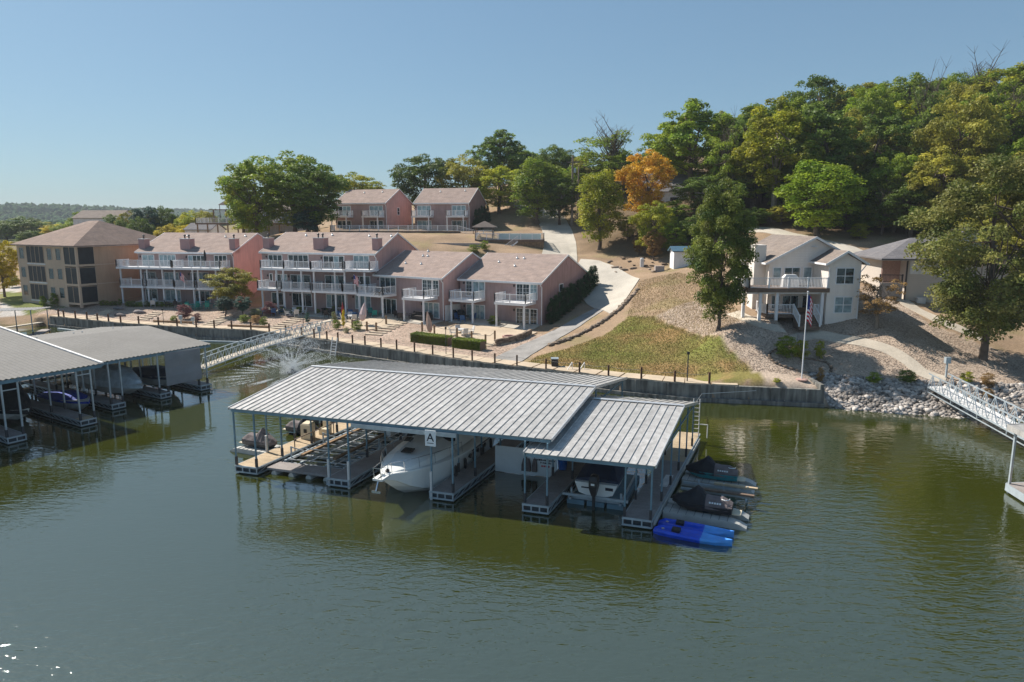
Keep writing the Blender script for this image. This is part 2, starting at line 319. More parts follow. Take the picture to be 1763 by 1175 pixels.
def noise2(x,y,s,k=3):
    v=0;a=1
    for i in range(k):
        v=v+a*(np.sin(x*s*1.3+y*s*.7+i*1.7)*np.sin(y*s*1.1-x*s*.5+i*2.3)); s*=2.1;a*=.5
    return v
def ground_raw(x,y):
    x=np.asarray(x,float).ravel(); y=np.asarray(y,float).ravel(); z=np.empty(len(x))
    for i in range(0,len(x),20000):
        P=np.c_[x[i:i+20000],y[i:i+20000]]; z[i:i+20000]=_phi(P,CPT[:,:2])@_W[:-1]+_W[-1]
    d=np.hypot(x,y)
    left=sm(60,-160,x)
    base=5+0*x
    far=5+ (15+7*np.sin(x/160+1)+4*np.sin(x/71))*sm(900,1500,d)+4*noise2(x,y,.006)
    w=sm(230,420,d); z=z*(1-w)+(far+ (30*(1-left))*sm(900,300,d))*w
    s=shore_dist(x,y); rip=sm(24.2,25.2,x)
    nat=sm(-66,-68,x)
    edge_wall=np.where(s>.45,50,np.where(s>.0,1.0-0*s,-3)); 
    edge_rip=-.2+s*.45
    edge=np.where(np.maximum(rip,nat)>.5,edge_rip,edge_wall)
    z=np.where(s>.45,z+noise2(x,y,.9)*.03*sm(.5,6,s),z)
    return np.minimum(z,edge)
def geo(a,b,first,ratio):
    out=[a];st=first
    while (out[-1]<b if b>a else out[-1]>b): out.append(out[-1]+st*(1 if b>a else -1)); st*=ratio
    return out[1:]
XS=np.array(sorted(geo(-86,-3200,1.2,1.16))+list(np.arange(-86,62.01,.55))+geo(62,3000,1.2,1.16))
YS=np.array(list(np.arange(26,47,3.))+list(np.arange(47,108,.5))+list(np.arange(108,160,1.2))+geo(160,3600,2.,1.12))
GX,GY=np.meshgrid(XS,YS); GZ=ground_raw(GX,GY).reshape(GX.shape)
def gz(x,y):
    x=np.asarray(x,float);y=np.asarray(y,float)
    i=np.clip(np.searchsorted(XS,x)-1,0,len(XS)-2); j=np.clip(np.searchsorted(YS,y)-1,0,len(YS)-2)
    u=np.clip((x-XS[i])/(XS[i+1]-XS[i]),0,1); v=np.clip((y-YS[j])/(YS[j+1]-YS[j]),0,1)
    return GZ[j,i]*(1-u)*(1-v)+GZ[j,i+1]*u*(1-v)+GZ[j+1,i]*(1-u)*v+GZ[j+1,i+1]*u*v
_t=np.arange(44,420,.2)
def P(px,py):
    "where the sight line through this point of the photograph meets the ground"
    a,b,c=ray(px,py); t=_t/b; X=a*t;Y=b*t;Z=H+c*t; hit=np.nonzero(Z<=gz(X,Y))[0]
    if len(hit)==0: k=-1
    else: k=hit[0]
    return (float(X[k]),float(Y[k]),float(gz(X[k],Y[k])))
def inpoly(x,y,poly):
    x=np.asarray(x);y=np.asarray(y);r=np.zeros(x.shape,bool);n=len(poly)
    for i in range(n):
        (ax,ay),(bx,by)=poly[i][:2],poly[(i+1)%n][:2]
        c=((ay>y)!=(by>y))&(x<(bx-ax)*(y-ay)/((by-ay) if by!=ay else 1e-9)+ax); r^=c
    return r
LAWN=[P(*q) for q in [(898,632),(925,614),(985,598),(1045,575),(1082,546),(1125,546),(1200,578),(1260,608),(1320,664),(1225,662),(1000,640)]]
YARD=[P(*q) for q in [(1322,666),(1262,608),(1200,575),(1130,545),(1190,520),(1290,545),(1425,556),(1500,480),(1600,560),(1700,600),(1762,615)]]+[(60,60),(60,45),(25,50.5)]
PINKG=[P(*q) for q in [(60,536),(180,512),(240,526),(400,526),(450,532),(650,545),(760,560),(850,590),(935,575),(905,610),(860,640)]]+[(-3.6,64),(-9.7,68),(-20,75),(-31,83),(-41,85.5),(-50,89),(-64,95)]
GRASSL=[P(*q) for q in [(0,502),(60,505),(110,516),(200,516),(130,528),(45,545),(0,520)]]
LOTL=[P(*q) for q in [(0,496),(30,492),(40,500),(30,505),(60,520),(80,530),(40,545),(0,545)]]
# vertex colours (each ground covering's own colour)
NX,NY=len(XS),len(YS)
x=GX.ravel();y=GY.ravel();z=GZ.ravel(); s=shore_dist(x,y); d=np.hypot(x,y)
col=np.tile(np.array([.30,.215,.145]),(len(x),1))
def setc(mask,c,w=1.):
    mask=mask.astype(float)*w; global col; col=col*(1-mask[:,None])+np.array(c)*mask[:,None]
nn=noise2(x,y,.35); n2=noise2(x+31,y+7,1.1)
hillm=sm(96,112,y+.35*(x-30))*sm(8,16,x+.0*y)
setc(hillm,(.13,.095,.06)); setc(sm(200,330,d),(.09,.10,.045))
setc((sm(.2,.9,nn)*(1-hillm)).clip(0,1),(.22,.19,.09),.55)
setc(inpoly(x,y,YARD),(.44,.35,.275)); setc(inpoly(x,y,PINKG)&(s>1.8),(.42,.315,.25))
lm=inpoly(x,y,LAWN)
setc(lm,(.215,.185,.065)); setc(lm*sm(-.1,.9,nn+n2*.5),(.33,.21,.10),.9); setc(lm*sm(0,-.9,nn-n2*.4),(.16,.18,.045),.8)
setc(inpoly(x,y,GRASSL),(.16,.18,.06)); setc(inpoly(x,y,LOTL)&~inpoly(x,y,GRASSL),(.5,.46,.42))
setc((x>25)&(s<4.2)&(s>-6),(.20,.18,.16)); setc((s<0),(.06,.055,.035))
faces=[];
I=np.arange(NX*NY).reshape(NY,NX); F=np.stack([I[:-1,:-1],I[:-1,1:],I[1:,1:],I[1:,:-1]],-1).reshape(-1,4)
keep=(GY.ravel()[F].max(1)>0)
M['ground']=mat('ground_cover',(1,1,1),.95,.18,.25,bump=.3,bs=9,attr='gcol',grain=.2,gs=6.5,spec=.05)
me=npmesh('ground',np.c_[x,y,z],F,M['ground'],True)
ca=me.color_attributes.new('gcol','FLOAT_COLOR','POINT'); ca.data.foreach_set('color',np.c_[col,np.ones(len(col))].astype(np.float32).ravel())
tag(link(bpy.data.objects.new('ground',me)),'gravel, dry soil and lawn rising from the shore to the wooded hill',kind='structure')
# ------------------------------------------------------------------ water
def water_mat():
    m=bpy.data.materials.new('lake_water'); m.use_nodes=True; nt=m.node_tree; L=nt.links.new; p=nt.nodes['Principled BSDF']
    p.inputs['Roughness'].default_value=.035; p.inputs['IOR'].default_value=3.0; p.inputs['Specular IOR Level'].default_value=.5
    tc=nd(nt,'ShaderNodeTexCoord')
    nz=nd(nt,'ShaderNodeTexNoise'); nz.inputs['Scale'].default_value=.06; nz.inputs['Detail'].default_value=3; L(tc.outputs['Object'],nz.inputs['Vector'])
    mx=nd(nt,'ShaderNodeMix',data_type='RGBA'); mx.inputs[6].default_value=(.026,.033,.003,1); mx.inputs[7].default_value=(.033,.039,.004,1); L(nz.outputs[0],mx.inputs[0]); L(mx.outputs[2],p.inputs['Base Color'])
    def N(scale,sx,sy,rot,det=3,dist=0):
        mp=nd(nt,'ShaderNodeMapping'); mp.inputs['Scale'].default_value=(sx,sy,1); mp.inputs['Rotation'].default_value=(0,0,R(rot)); L(tc.outputs['Object'],mp.inputs[0])
        t=nd(nt,'ShaderNodeTexNoise'); t.inputs['Scale'].default_value=scale; t.inputs['Detail'].default_value=det; t.inputs['Distortion'].default_value=dist; L(mp.outputs[0],t.inputs['Vector']); return t.outputs[0]
    a=N(2.6,.4,1.,38,3,.6); b=N(.55,.5,1,-8,2); c=N(.035,1,1.6,20,3)
    # wind patches: calm in the lee of the shore, ruffled on the open lake
    sp=nd(nt,'ShaderNodeSeparateXYZ'); L(tc.outputs['Object'],sp.inputs[0])
    mr=nd(nt,'ShaderNodeMapRange'); mr.inputs[1].default_value=52; mr.inputs[2].default_value=24; mr.inputs[3].default_value=.28; mr.inputs[4].default_value=1.; L(sp.outputs[1],mr.inputs[0])
    pr=nd(nt,'ShaderNodeMapRange'); pr.inputs[1].default_value=.38; pr.inputs[2].default_value=.62; pr.inputs[3].default_value=.3; pr.inputs[4].default_value=1.5; L(c,pr.inputs[0])
    mu=nd(nt,'ShaderNodeMath',operation='MULTIPLY'); L(mr.outputs[0],mu.inputs[0]); L(pr.outputs[0],mu.inputs[1])
    b1=nd(nt,'ShaderNodeBump'); b1.inputs['Distance'].default_value=.045; L(a,b1.inputs['Height']); L(mu.outputs[0],b1.inputs['Strength'])
    b2=nd(nt,'ShaderNodeBump'); b2.inputs['Distance'].default_value=.014; b2.inputs['Strength'].default_value=.5; L(b,b2.inputs['Height']); L(b1.outputs[0],b2.inputs['Normal'])
    fine=N(7.5,.38,1.,52,2,.4); f2=nd(nt,'ShaderNodeMapRange'); f2.inputs[1].default_value=44; f2.inputs[2].default_value=20; f2.inputs[3].default_value=.0; f2.inputs[4].default_value=1.; L(sp.outputs[1],f2.inputs[0])
    b3=nd(nt,'ShaderNodeBump'); b3.inputs['Distance'].default_value=.018; L(f2.outputs[0],b3.inputs['Strength']); L(fine,b3.inputs['Height']); L(b2.outputs[0],b3.inputs['Normal'])
    L(b3.outputs[0],p.inputs['Normal']); return m
mb=MB(); mb.add([(-3200,-600,0),(3200,-600,0),(3200,160,0),(-3200,160,0)],[(0,1,2,3)])
tag(mb.build('water',water_mat(),fix=False),'olive green lake water with wind ripples',kind='structure')
# ------------------------------------------------------------------ draped paving
def drape(name,pts,mt,dz=.06,kind='structure',label=None,th=.25,step=1.2):
    bm=bmesh.new(); vs=[bm.verts.new((p[0],p[1],0)) for p in pts]; f=bm.faces.new(vs); bmesh.ops.triangulate(bm,faces=[f])
    xs=[p[0] for p in pts]; ys=[p[1] for p in pts]
    for ax,lo,hi in ((0,min(xs),max(xs)),(1,min(ys),max(ys))):
        c=lo+step
        while c<hi:
            no=Vector((1,0,0)) if ax==0 else Vector((0,1,0)); bmesh.ops.bisect_plane(bm,geom=bm.verts[:]+bm.edges[:]+bm.faces[:],plane_co=no*c,plane_no=no); c+=step
    for v in bm.verts: v.co.z=float(gz(v.co.x,v.co.y))+dz
    bmesh.ops.recalc_face_normals(bm,faces=bm.faces)
    if sum(f.normal.z for f in bm.faces)<0: bmesh.ops.reverse_faces(bm,faces=bm.faces)
    r=bmesh.ops.extrude_face_region(bm,geom=bm.faces[:]); 
    for e in r['geom']:
        if isinstance(e,bmesh.types.BMVert): pass
    top=set(e for e in r['geom'] if isinstance(e,bmesh.types.BMVert))
    for v in bm.verts:
        if v not in top: v.co.z-=th
    bmesh.ops.recalc_face_normals(bm,faces=bm.faces)
    me=bpy.data.meshes.new(name); bm.to_mesh(me); bm.free(); me.materials.append(mt); o=link(bpy.data.objects.new(name,me)); return tag(o,label,kind=kind)
def ribbon(cl,w):
    L_,R_=[],[]
    for i,p in enumerate(cl):
        a=cl[max(0,i-1)];b=cl[min(len(cl)-1,i+1)]; dx,dy=b[0]-a[0],b[1]-a[1]; n=math.hypot(dx,dy) or 1; ww=w[i] if isinstance(w,list) else w
        L_.append((p[0]-dy/n*ww/2,p[1]+dx/n*ww/2)); R_.append((p[0]+dy/n*ww/2,p[1]-dx/n*ww/2))
    return L_+R_[::-1]
def smooth(cl,k=4):
    out=[]; n=len(cl)
    for i in range(n-1):
        p0,p1,p2,p3=cl[max(i-1,0)],cl[i],cl[i+1],cl[min(i+2,n-1)]
        for j in range(k):
            t=j/k; out.append(tuple(.5*((2*p1[a])+(-p0[a]+p2[a])*t+(2*p0[a]-5*p1[a]+4*p2[a]-p3[a])*t*t+(-p0[a]+3*p1[a]-3*p2[a]+p3[a])*t**3) for a in (0,1)))
    out.append(tuple(cl[-1][:2])); return out
cl=smooth([P(*q) for q in [(1262,540),(1300,556),(1350,568),(1400,577),(1450,586),(1520,602),(1562,624),(1588,645)]]+[(34.8,54.6)])
drape('garden_path',ribbon(cl,1.25),M['concrete'],label='curved pale concrete garden path to the lake',step=1.)
cl=smooth([P(*q) for q in [(1478,468),(1500,483),(1530,505),(1570,530),(1620,555),(1690,585)]])
drape('side_path',ribbon(cl,[2.6]*5+[1.5]*(len(cl)-5)),M['concrete'],label='concrete path down the side of the grey house',step=1.)
cl=smooth([P(*q) for q in [(862,632),(900,607),(932,590),(962,574),(1003,550),(1042,528),(1058,516)]])
drape('driveway_strip',ribbon(cl,[3.0-.035*k for k in range(len(cl))]),M['drive_shaded'],label='narrow driveway running down beside the end condo',step=1.2)
drape('driveway_pad',[P(*q) for q in [(1000,447),(1032,450),(1068,465),(1101,481),(1086,503),(1070,530),(1050,541),(1020,531),(1000,510),(985,480)]],M['driveway'],.085,label='pale concrete parking pad behind the condos',step=1.2)
cl=smooth([P(*q) for q in [(962,455),(964,437),(963,413),(954,388),(932,365),(905,352)]])
drape('hill_road',ribbon(cl,[5.4]*len(cl)),M['driveway'],.07,label='concrete road climbing the hill between the trees',step=1.5)
cl=smooth([P(*q) for q in [(1210,393),(1290,396),(1370,408),(1440,424),(1500,445),(1560,440),(1640,425)]])
drape('back_lane',ribbon(cl,3.),M['driveway'],.07,label='lane passing behind the beige house',step=1.5)
# ------------------------------------------------------------------ sea wall, walkway, rope fence
WL=SHORE[5:16]
def offs(pts,o):
    out=[]
    for i,p in enumerate(pts):
        a=pts[max(0,i-1)];b=pts[min(len(pts)-1,i+1)];dx,dy=b[0]-a[0],b[1]-a[1];n=math.hypot(dx,dy); out.append((p[0]-dy/n*o,p[1]+dx/n*o))
    return out
def along(pts,z0,z1,o0,o1,mb):
    A=offs(pts,o0);B=offs(pts,o1)
    for i in range(len(pts)-1):
        mb.hexa([(*A[i],z0),(*A[i+1],z0),(*B[i+1],z0),(*B[i],z0)],[(*A[i],z1),(*A[i+1],z1),(*B[i+1],z1),(*B[i],z1)])
    return mb
swl=thing('sea_wall',(0,60,0),'long dark stained concrete sea wall holding up the shore walkway','sea wall')
along(WL,-1.5,1.36,-.02,.34,MB()).build('wall_face',M['wallconc'],swl)
along(WL,-1.5,.32,-.32,-.02,MB()).build('footing_ledge',M['wallconc'],swl)
MB().box(24.3,24.62,53.5,56.2,.2,1.75).build('end_return',M['wallconc'],swl)
A0=offs(WL,.2)
# panel joints
mb=MB()
for i in range(len(WL)-1):
    a,b=WL[i],WL[i+1]; n=max(1,int(math.hypot(b[0]-a[0],b[1]-a[1])/2.4))
    for k in range(n):
        t=(k+.5)/n; X=a[0]+(b[0]-a[0])*t; Y=a[1]+(b[1]-a[1])*t; mb.bar((X,Y-.05,.33),(X,Y-.05,1.34),.09,.09)
mb.build('joint_rib',M['wallconc'],swl)
# slabs of the walkway, each a piece
wk=tag(bpy.data.objects.new('walkway',None),'tan concrete walkway slabs along the top of the sea wall',kind='structure'); link(wk)
Wp=WL[:]
ends=14.6
for i in range(len(Wp)-1):
    a,b=Wp[i],Wp[i+1]; Ld=math.hypot(b[0]-a[0],b[1]-a[1]); n=max(1,round(Ld/2.)); ux,uy=(b[0]-a[0])/Ld,(b[1]-a[1])/Ld
    A=offs(Wp,.05); B=offs(Wp,1.95)
    for k in range(n):
        t0,t1=k/n,(k+1)/n-.012
        def lp(S,t): return (S[i][0]+(S[i+1][0]-S[i][0])*t,S[i][1]+(S[i+1][1]-S[i][1])*t)
        q=[lp(A,t0),lp(A,t1),lp(B,t1),lp(B,t0)]; zz=1.46+random.uniform(-.008,.008)
        if q[0][0]>18.2: continue
        m_=MB(); m_.hexa([(*c,1.1) for c in q],[(*c,zz) for c in q]); m_.build('slab',M['walk'],wk)
# posts
fence=thing('rope_fence',(0,60,1.4),'low fence of brown posts and rope along the sea wall edge','fence')
PX=[60,75,85,101,110,130,150,168,187,208,239,273,305,338,369,399,432,463.6,492,520,541,563,582,607,628.5,656,683,713.6,745,780.5,813,852,890,940,997.6,1047.5,1104,1161.5,1221]
base=offs(WL,.17); tops=[]
def online(px):
    k=(px-881.5)/FPX
    for i in range(len(base)-1):
        (ax,ay),(bx,by)=base[i],base[i+1]
        # x = k*depth, depth = y*cp - (z-H)*sp
        f=lambda x,y: x-k*(y*CP-(1.5-H)*SP)
        f0,f1=f(ax,ay),f(bx,by)
        if f0*f1<=0: t=f0/(f0-f1); return (ax+(bx-ax)*t,ay+(by-ay)*t)
    return None
prev=None
for px in PX:
    q=online(px)
    if not q: continue
    MB().box(q[0]-.075,q[0]+.075,q[1]-.075,q[1]+.075,.95,2.42+random.uniform(-.06,.05)).build('post',M['post_rust'],fence)
    tops.append(q)
mb=MB()
for a,b in zip(tops[:-1],tops[1:]):
    for zz in (2.25,):
        pts=[(a[0]+(b[0]-a[0])*t,a[1]+(b[1]-a[1])*t,zz-.12*4*t*(1-t)) for t in (0,.25,.5,.75,1)]; mb.tube(pts,.012,4)
mb.build('rope',M['cable'],fence)
# ------------------------------------------------------------------ house parts
def window(root,f,x0,x1,z0,z1,y,n=2,mid=False,face=-1,gm=None,name='window',fw=.09,axis='x',grid=False,fm='white'):
    "frame and panes in the plane y (axis x) or in the plane x=y (axis y)"
    def T(a,yy,c): return (a,yy,c) if axis=='x' else (yy,a,c)
    mb=MB(f)
    def bx(a0,a1,c0,c1,d0,d1):
        p=[T(a0,d0,c0),T(a1,d0,c0),T(a1,d1,c0),T(a0,d1,c0)]; q=[T(a0,d0,c1),T(a1,d0,c1),T(a1,d1,c1),T(a0,d1,c1)]; mb.hexa(p,q)
    o=y+face*.055; i=y+face*-.02
    bx(x0-fw,x0,z0-fw,z1+fw,o,i); bx(x1,x1+fw,z0-fw,z1+fw,o,i); bx(x0,x1,z1,z1+fw,o,i); bx(x0,x1,z0-fw,z0,o,i)
    w=(x1-x0)/n
    for k in range(1,n): bx(x0+k*w-.035,x0+k*w+.035,z0,z1,o+.008*-face,i)
    if mid: bx(x0,x1,(z0+z1)/2-.03,(z0+z1)/2+.03,o+.016*-face,i)
    if grid:
        for k in range(n):
            bx(x0+(k+.5)*w-.012,x0+(k+.5)*w+.012,z0,z1,o+.03*-face,i)
        for zz in (.25,.5,.75): bx(x0,x1,z0+(z1-z0)*zz-.012,z0+(z1-z0)*zz+.012,o+.03*-face,i)
    fr=mb.build(name,M[fm],root)
    for k in range(n):
        a0=x0+k*w+(.037 if k else .002); a1=x0+(k+1)*w-(.037 if k<n-1 else .002)
        g=gm or random.choice(['glass','glass','curtain'])
        m2=MB(f); yy=y+face*.018
        v=[T(a0,yy,z0+.002),T(a1,yy,z0+.002),T(a1,yy,z1-.002),T(a0,yy,z1-.002)]; vb=[T(a0,yy-face*.012,z0+.002),T(a1,yy-face*.012,z0+.002),T(a1,yy-face*.012,z1-.002),T(a0,yy-face*.012,z1-.002)]
        m2.hexa(v,vb); m2.build('pane',M[g],fr)
    return fr
def railing(mb,pts,z0,z1,step=.15,posts=True,bw=.035):
    for a,b in zip(pts[:-1],pts[1:]):
        mb.bar((*a,z1),(*b,z1),.09,.06); mb.bar((*a,z0+.1),(*b,z0+.1),.06,.05)
        L_=math.hypot(b[0]-a[0],b[1]-a[1]); n=max(1,int(L_/step))
        for k in range(1,n):
            t=k/n; X=a[0]+(b[0]-a[0])*t; Y=a[1]+(b[1]-a[1])*t; mb.bar((X,Y,z0+.1),(X,Y,z1),bw)
        if posts:
            m_=max(1,round(L_/1.7))
            for k in range(m_+1):
                t=k/m_; X=a[0]+(b[0]-a[0])*t; Y=a[1]+(b[1]-a[1])*t; mb.bar((X,Y,z0),(X,Y,z1+.07),.11)
def balcony(root,f,x0,x1,y0,y1,z,rail=.98,m='white'):
    b=MB(f).box(x0,x1,y0,y1,z-.06,z).box(x0,x1,y0,y0+.06,z-.3,z-.061).box(x0,x0+.06,y0+.061,y1,z-.3,z-.061).box(x1-.06,x1,y0+.061,y1,z-.3,z-.061).build('balcony',M[m],root)
    mb=MB(f); railing(mb,[(x0+.06,y1-.05),(x0+.06,y0+.06),(x1-.06,y0+.06),(x1-.06,y1-.05)],z,z+rail); mb.build('railing',M[m],b)
    mb=MB(f)
    for k in range(int((x1-x0)/.4)): mb.box(x0+.1+k*.4,x0+.16+k*.4,y0+.07,y1,z-.22,z-.065)
    mb.build('joists',M['wood'],b)
def gable_walls(mb,x0,x1,y0,y1,z0,ze,zr,side_m=1):
    ym=(y0+y1)/2
    mb.add([(x0,y0,z0),(x1,y0,z0),(x1,y0,ze),(x0,y0,ze)],[(0,1,2,3)],0)
    mb.add([(x0,y1,z0),(x1,y1,z0),(x1,y1,ze),(x0,y1,ze)],[(1,0,3,2)],0)
    for xx,fl in ((x0,1),(x1,0)):
        q=(0,1,2,3,4) if not fl else (4,3,2,1,0)
        mb.add([(xx,y0,z0),(xx,y1,z0),(xx,y1,ze),(xx,ym,zr),(xx,y0,ze)],[q],side_m)
def roof_plane(mb,a,b,c,d,th=.14,m=0):
    "a,b eave points, c,d ridge points (a-d and b-c are rakes)"
    mb.hexa([tuple(p[:2])+(p[2]-th,) for p in (a,b,c,d)],[a,b,c,d],m)
def setuv(o,f_inv=None):
    "plain roof UVs in metres: along the eave and up the slope"
    me=o.data; uv=me.uv_layers.new(name='UVMap'); 
    for p in me.polygons:
        n=p.normal; up=Vector((0,0,1))-n*n.z
        if up.length<1e-4: up=Vector((0,1,0))
        up.normalize(); al=up.cross(n)
        for li in p.loop_indices:
            c=me.vertices[me.loops[li].vertex_index].co; uv.data[li].uv=(c.dot(al),c.dot(up))
def condo(label,FR,th,w,dp,z0,ze,zr,side,roofm,opens,balcs,posts,chims=(),vents=(),pz=2.4,front='pink_front',sidewin=(),group=None,cat='condo building'):
    a=R(th); FL=(FR[0]-math.cos(a)*w,FR[1]-math.sin(a)*w); f=frame(*FL,th); c=f(w/2,dp/2,0)
    root=thing('condo_building',(c[0],c[1],z0),label,cat,group)
    sl=(zr-ze)/(dp/2); wt=ze+.4*sl-.15
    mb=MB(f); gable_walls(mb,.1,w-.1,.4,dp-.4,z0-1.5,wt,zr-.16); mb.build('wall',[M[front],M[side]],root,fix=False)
    mb=MB(f); roof_plane(mb,(0,0,ze),(w,0,ze),(w,dp/2,zr),(0,dp/2,zr)); roof_plane(mb,(w,dp,ze),(0,dp,ze),(0,dp/2,zr),(w,dp/2,zr)); r=mb.build('roof',M[roofm],root); setuv(r)
    mb=MB(f); mb.box(0,w,-.09,-.003,ze-.2,ze+.01)
    for xx in (-.05,w+.003): 
        mb.hexa([(xx,-.09,ze-.19),(xx+.047,-.09,ze-.19),(xx+.047,dp/2,zr-.19),(xx,dp/2,zr-.19)],[(xx,-.09,ze-.0),(xx+.047,-.09,ze-.0),(xx+.047,dp/2,zr+.015),(xx,dp/2,zr+.015)])
        mb.hexa([(xx,dp/2,zr-.19),(xx+.047,dp/2,zr-.19),(xx+.047,dp,ze-.19),(xx,dp,ze-.19)],[(xx,dp/2,zr+.015),(xx+.047,dp/2,zr+.015),(xx+.047,dp,ze+.015),(xx,dp,ze+.015)])
    mb.build('fascia',M['white'],root)
    MB(f).box(.1,w-.1,.02,.4,ze-.24,ze-.2).build('soffit',M['white'],root)
    mb=MB(f); mb.tube([(w-.12,-.05,ze-.12),(w-.12,.02,ze-.35),(w-.12,.34,ze-.6),(w-.12,.34,z0)],.055,5); mb.build('downspout',M['white'],root)
    for o in opens:
        x0,x1,za,zb,n=o[:5]; g=o[5] if len(o)>5 else None
        window(root,f,x0,x1,za,zb,.4,n,gm=g,grid=(len(o)>6),name='sliding_door' if zb-za>1.75 else 'window')
    for (x0,x1,yd,z) in balcs: balcony(root,f,x0,x1,-yd,.38,z)
    for (x,y,zt) in posts: MB(f).box(x-.09,x+.09,y-.09,y+.09,pz-.6,zt-.3).build('post',M['white'],root)
    for (x0,x1,y0,y1,zt) in chims:
        ch=MB(f).box(x0,x1,y0,y1,ze-.1,zt-.08).build('chimney',M['chimney'],root)
        MB(f).box(x0-.05,x1+.05,y0-.05,y1+.05,zt-.079,zt).build('chimney_cap',M['flash'],ch)
        xs=[(x0+x1)/2] if x1-x0<1.3 else [x0+.45,x1-.45]
        for X in xs: MB(f).lathe((X,(y0+y1)/2,zt),[(.1,.001),(.1,.35),(.17,.38),(.17,.5),(.05,.6)],8).build('flue',M['darksteel'],ch)
    for (x,y) in vents: MB(f).lathe((x,y,ze+y*sl+.0),[(.16,-.05),(.15,.1),(.07,.16),(.05,.35)],8).build('roof_vent',M['flash'],root)
    for (d0,d1,za,zb) in sidewin: window(root,f,d0,d1,za,zb,w-.1,1,mid=True,face=1,axis='y',gm='glass')
    # wall lamps
    for o in opens[::2]:
        X=o[0]-.35; MB(f).box(X-.08,X+.08,.27,.4,o[3]-.35,o[3]-.08).build('wall_lamp',M['darksteel'],root)
    mb=MB(f); mb.box(w-.1,w-.06,dp/2-.35,dp/2+.35,zr-1.3,zr-.7); mb.build('gable_vent',M[side],root)
    return root,f
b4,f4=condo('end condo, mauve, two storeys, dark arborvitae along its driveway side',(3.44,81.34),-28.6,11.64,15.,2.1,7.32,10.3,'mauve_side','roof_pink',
 [(1.04,1.82,5.3,7.05,1,'glass',1),(2.05,3.65,5.08,7.02,2,'curtain'),(8.16,9.83,5.1,7.0,2,'glass',1),(10.02,10.85,5.3,7.0,1,'curtain',1),(1.07,2.2,2.3,4.15,1,'curtain'),(2.35,3.62,2.3,4.12,2,'curtain'),(8.16,9.84,2.2,4.08,2,'glass',1),(10.03,10.87,2.3,4.08,1,'glass',1)],
 [(.15,3.75,2.3,5.05),(6.55,10.75,2.3,5.05)],[(.45,-2.15,5.05),(3.5,-2.15,5.05),(6.8,-2.15,5.05),(10.5,-2.15,5.05)],vents=[(3.2,4.8),(5.2,6.),(6.2,6.),(6.,3.9)],pz=2.1,sidewin=[(5.2,6.2,4.9,6.7)])
b3,f3=condo('two-storey pink condo with a potted palm on its left balcony',(-8.53,84.8),-32.3,11.29,12.84,2.4,7.57,10.49,'bounce_side','roof_pink',
 [(.86,3.46,5.3,7.2,3,'glass'),(7.97,9.34,5.3,7.2,2,'glass',1),(9.62,10.43,5.4,7.2,1,'glass',1),(.95,3.47,2.5,4.45,3,'glass'),(8.13,9.5,2.5,4.4,2,'curtain'),(9.65,10.44,2.6,4.4,1,'curtain')],
 [(-.9,3.6,2.2,5.25),(6.8,10.3,2.3,5.2)],[(-.6,-2.05,5.25),(3.4,-2.05,5.25),(7,-2.15,5.2),(10.1,-2.15,5.2)],vents=[(3.,3.),(5.6,3.),(4.3,5),(5.1,5.),(4.2,6.2)],pz=2.3)
b2,f2=condo('three-storey pink condo block in the middle of the row, three chimneys, red umbrella below',(-17.71,90.89),-18.9,18.11,12.42,2.8,10.25,12.86,'bounce_side','roof_pink',
 [(1.22,3.37,8.25,9.8,3,'glass'),(4.46,7.56,8.25,9.85,4),(10.05,13.12,8.25,9.8,4),(14.69,16.88,8.3,9.9,3,'curtain'),(1.25,1.6,6.3,7.2,1),(2.2,4,5.4,7.15,2),(4.69,7.75,5.42,7.15,3),(10.18,13.12,5.5,7.2,3),(14.7,16.93,5.5,7.2,3),
  (1.4,3.2,2.95,4.6,2,'glass'),(4.8,7.81,2.95,4.65,3),(10.24,13.35,2.95,4.65,4),(14.7,16.93,2.95,4.7,3,'curtain')],
 [(1.3,5.12,1.7,8.2),(5.14,9.4,1.8,8.18),(9.6,14.55,2.1,8.2),(14.57,18.3,1.9,8.3),(.9,4.1,2.,5.45),(4.75,9.4,2.,5.42),(9.6,14.2,2.,5.4),(14.22,18.,2.,5.4)],
 [(x,-1.6,8.2) for x in (1.4,3.85,4.95,7.8,9.75,12.95,14.4,17.35)],chims=[(-.1,.95,1.,2.1,12.15),(8.15,9.75,.9,2.1,12.22),(17.1,18.,1.,2.1,12.25)],vents=[(4.2,5.),(8.4,5.2),(14.4,5.),(17.8,5.)],pz=2.9)
b1,f1=condo('leftmost three-storey pink condo block, beside the brown apartment building',(-40.32,101.06),-12.5,16.25,13.5,2.6,9.91,12.64,'bounce_side','roof_pink',
 [(.9,2.83,7.9,9.4,2,'curtain'),(3.85,6.5,7.9,9.45,4,'curtain'),(8.75,11.48,7.9,9.4,4),(13.1,15,7.9,9.45,3,'glass'),(1.,2.9,5.1,6.85,2),(4.45,6.78,5.1,6.85,3,'curtain'),(8.95,11.78,5.1,6.9,3),(13.,15.,5.1,6.8,3),
  (1.,2.9,2.7,4.3,2,'glass'),(4.41,6.86,2.7,4.25,3,'curtain'),(9.5,11.8,2.7,4.2,3,'glass'),(13.2,15.,2.7,4.1,2,'glass')],
 [(-1.6,7.75,2.2,7.82),(7.77,15.6,2.1,7.8),(-1.4,2.6,2.,5.02),(3.1,7.75,2.,5.02),(7.8,11.2,2.,4.95),(11.5,15.4,2.,4.95)],
 [(x,-1.7,7.8) for x in (-1.3,2.2,3.2,5.8,7.85,10.8,11.7,14.6)],chims=[(-.1,.95,1.,2.1,11.8),(7.1,8.7,.9,2.1,11.88),(15.2,16.15,1.,2.1,11.93)],vents=[(5.,5.5),(11.8,5.2),(15,5.5)],pz=2.5)
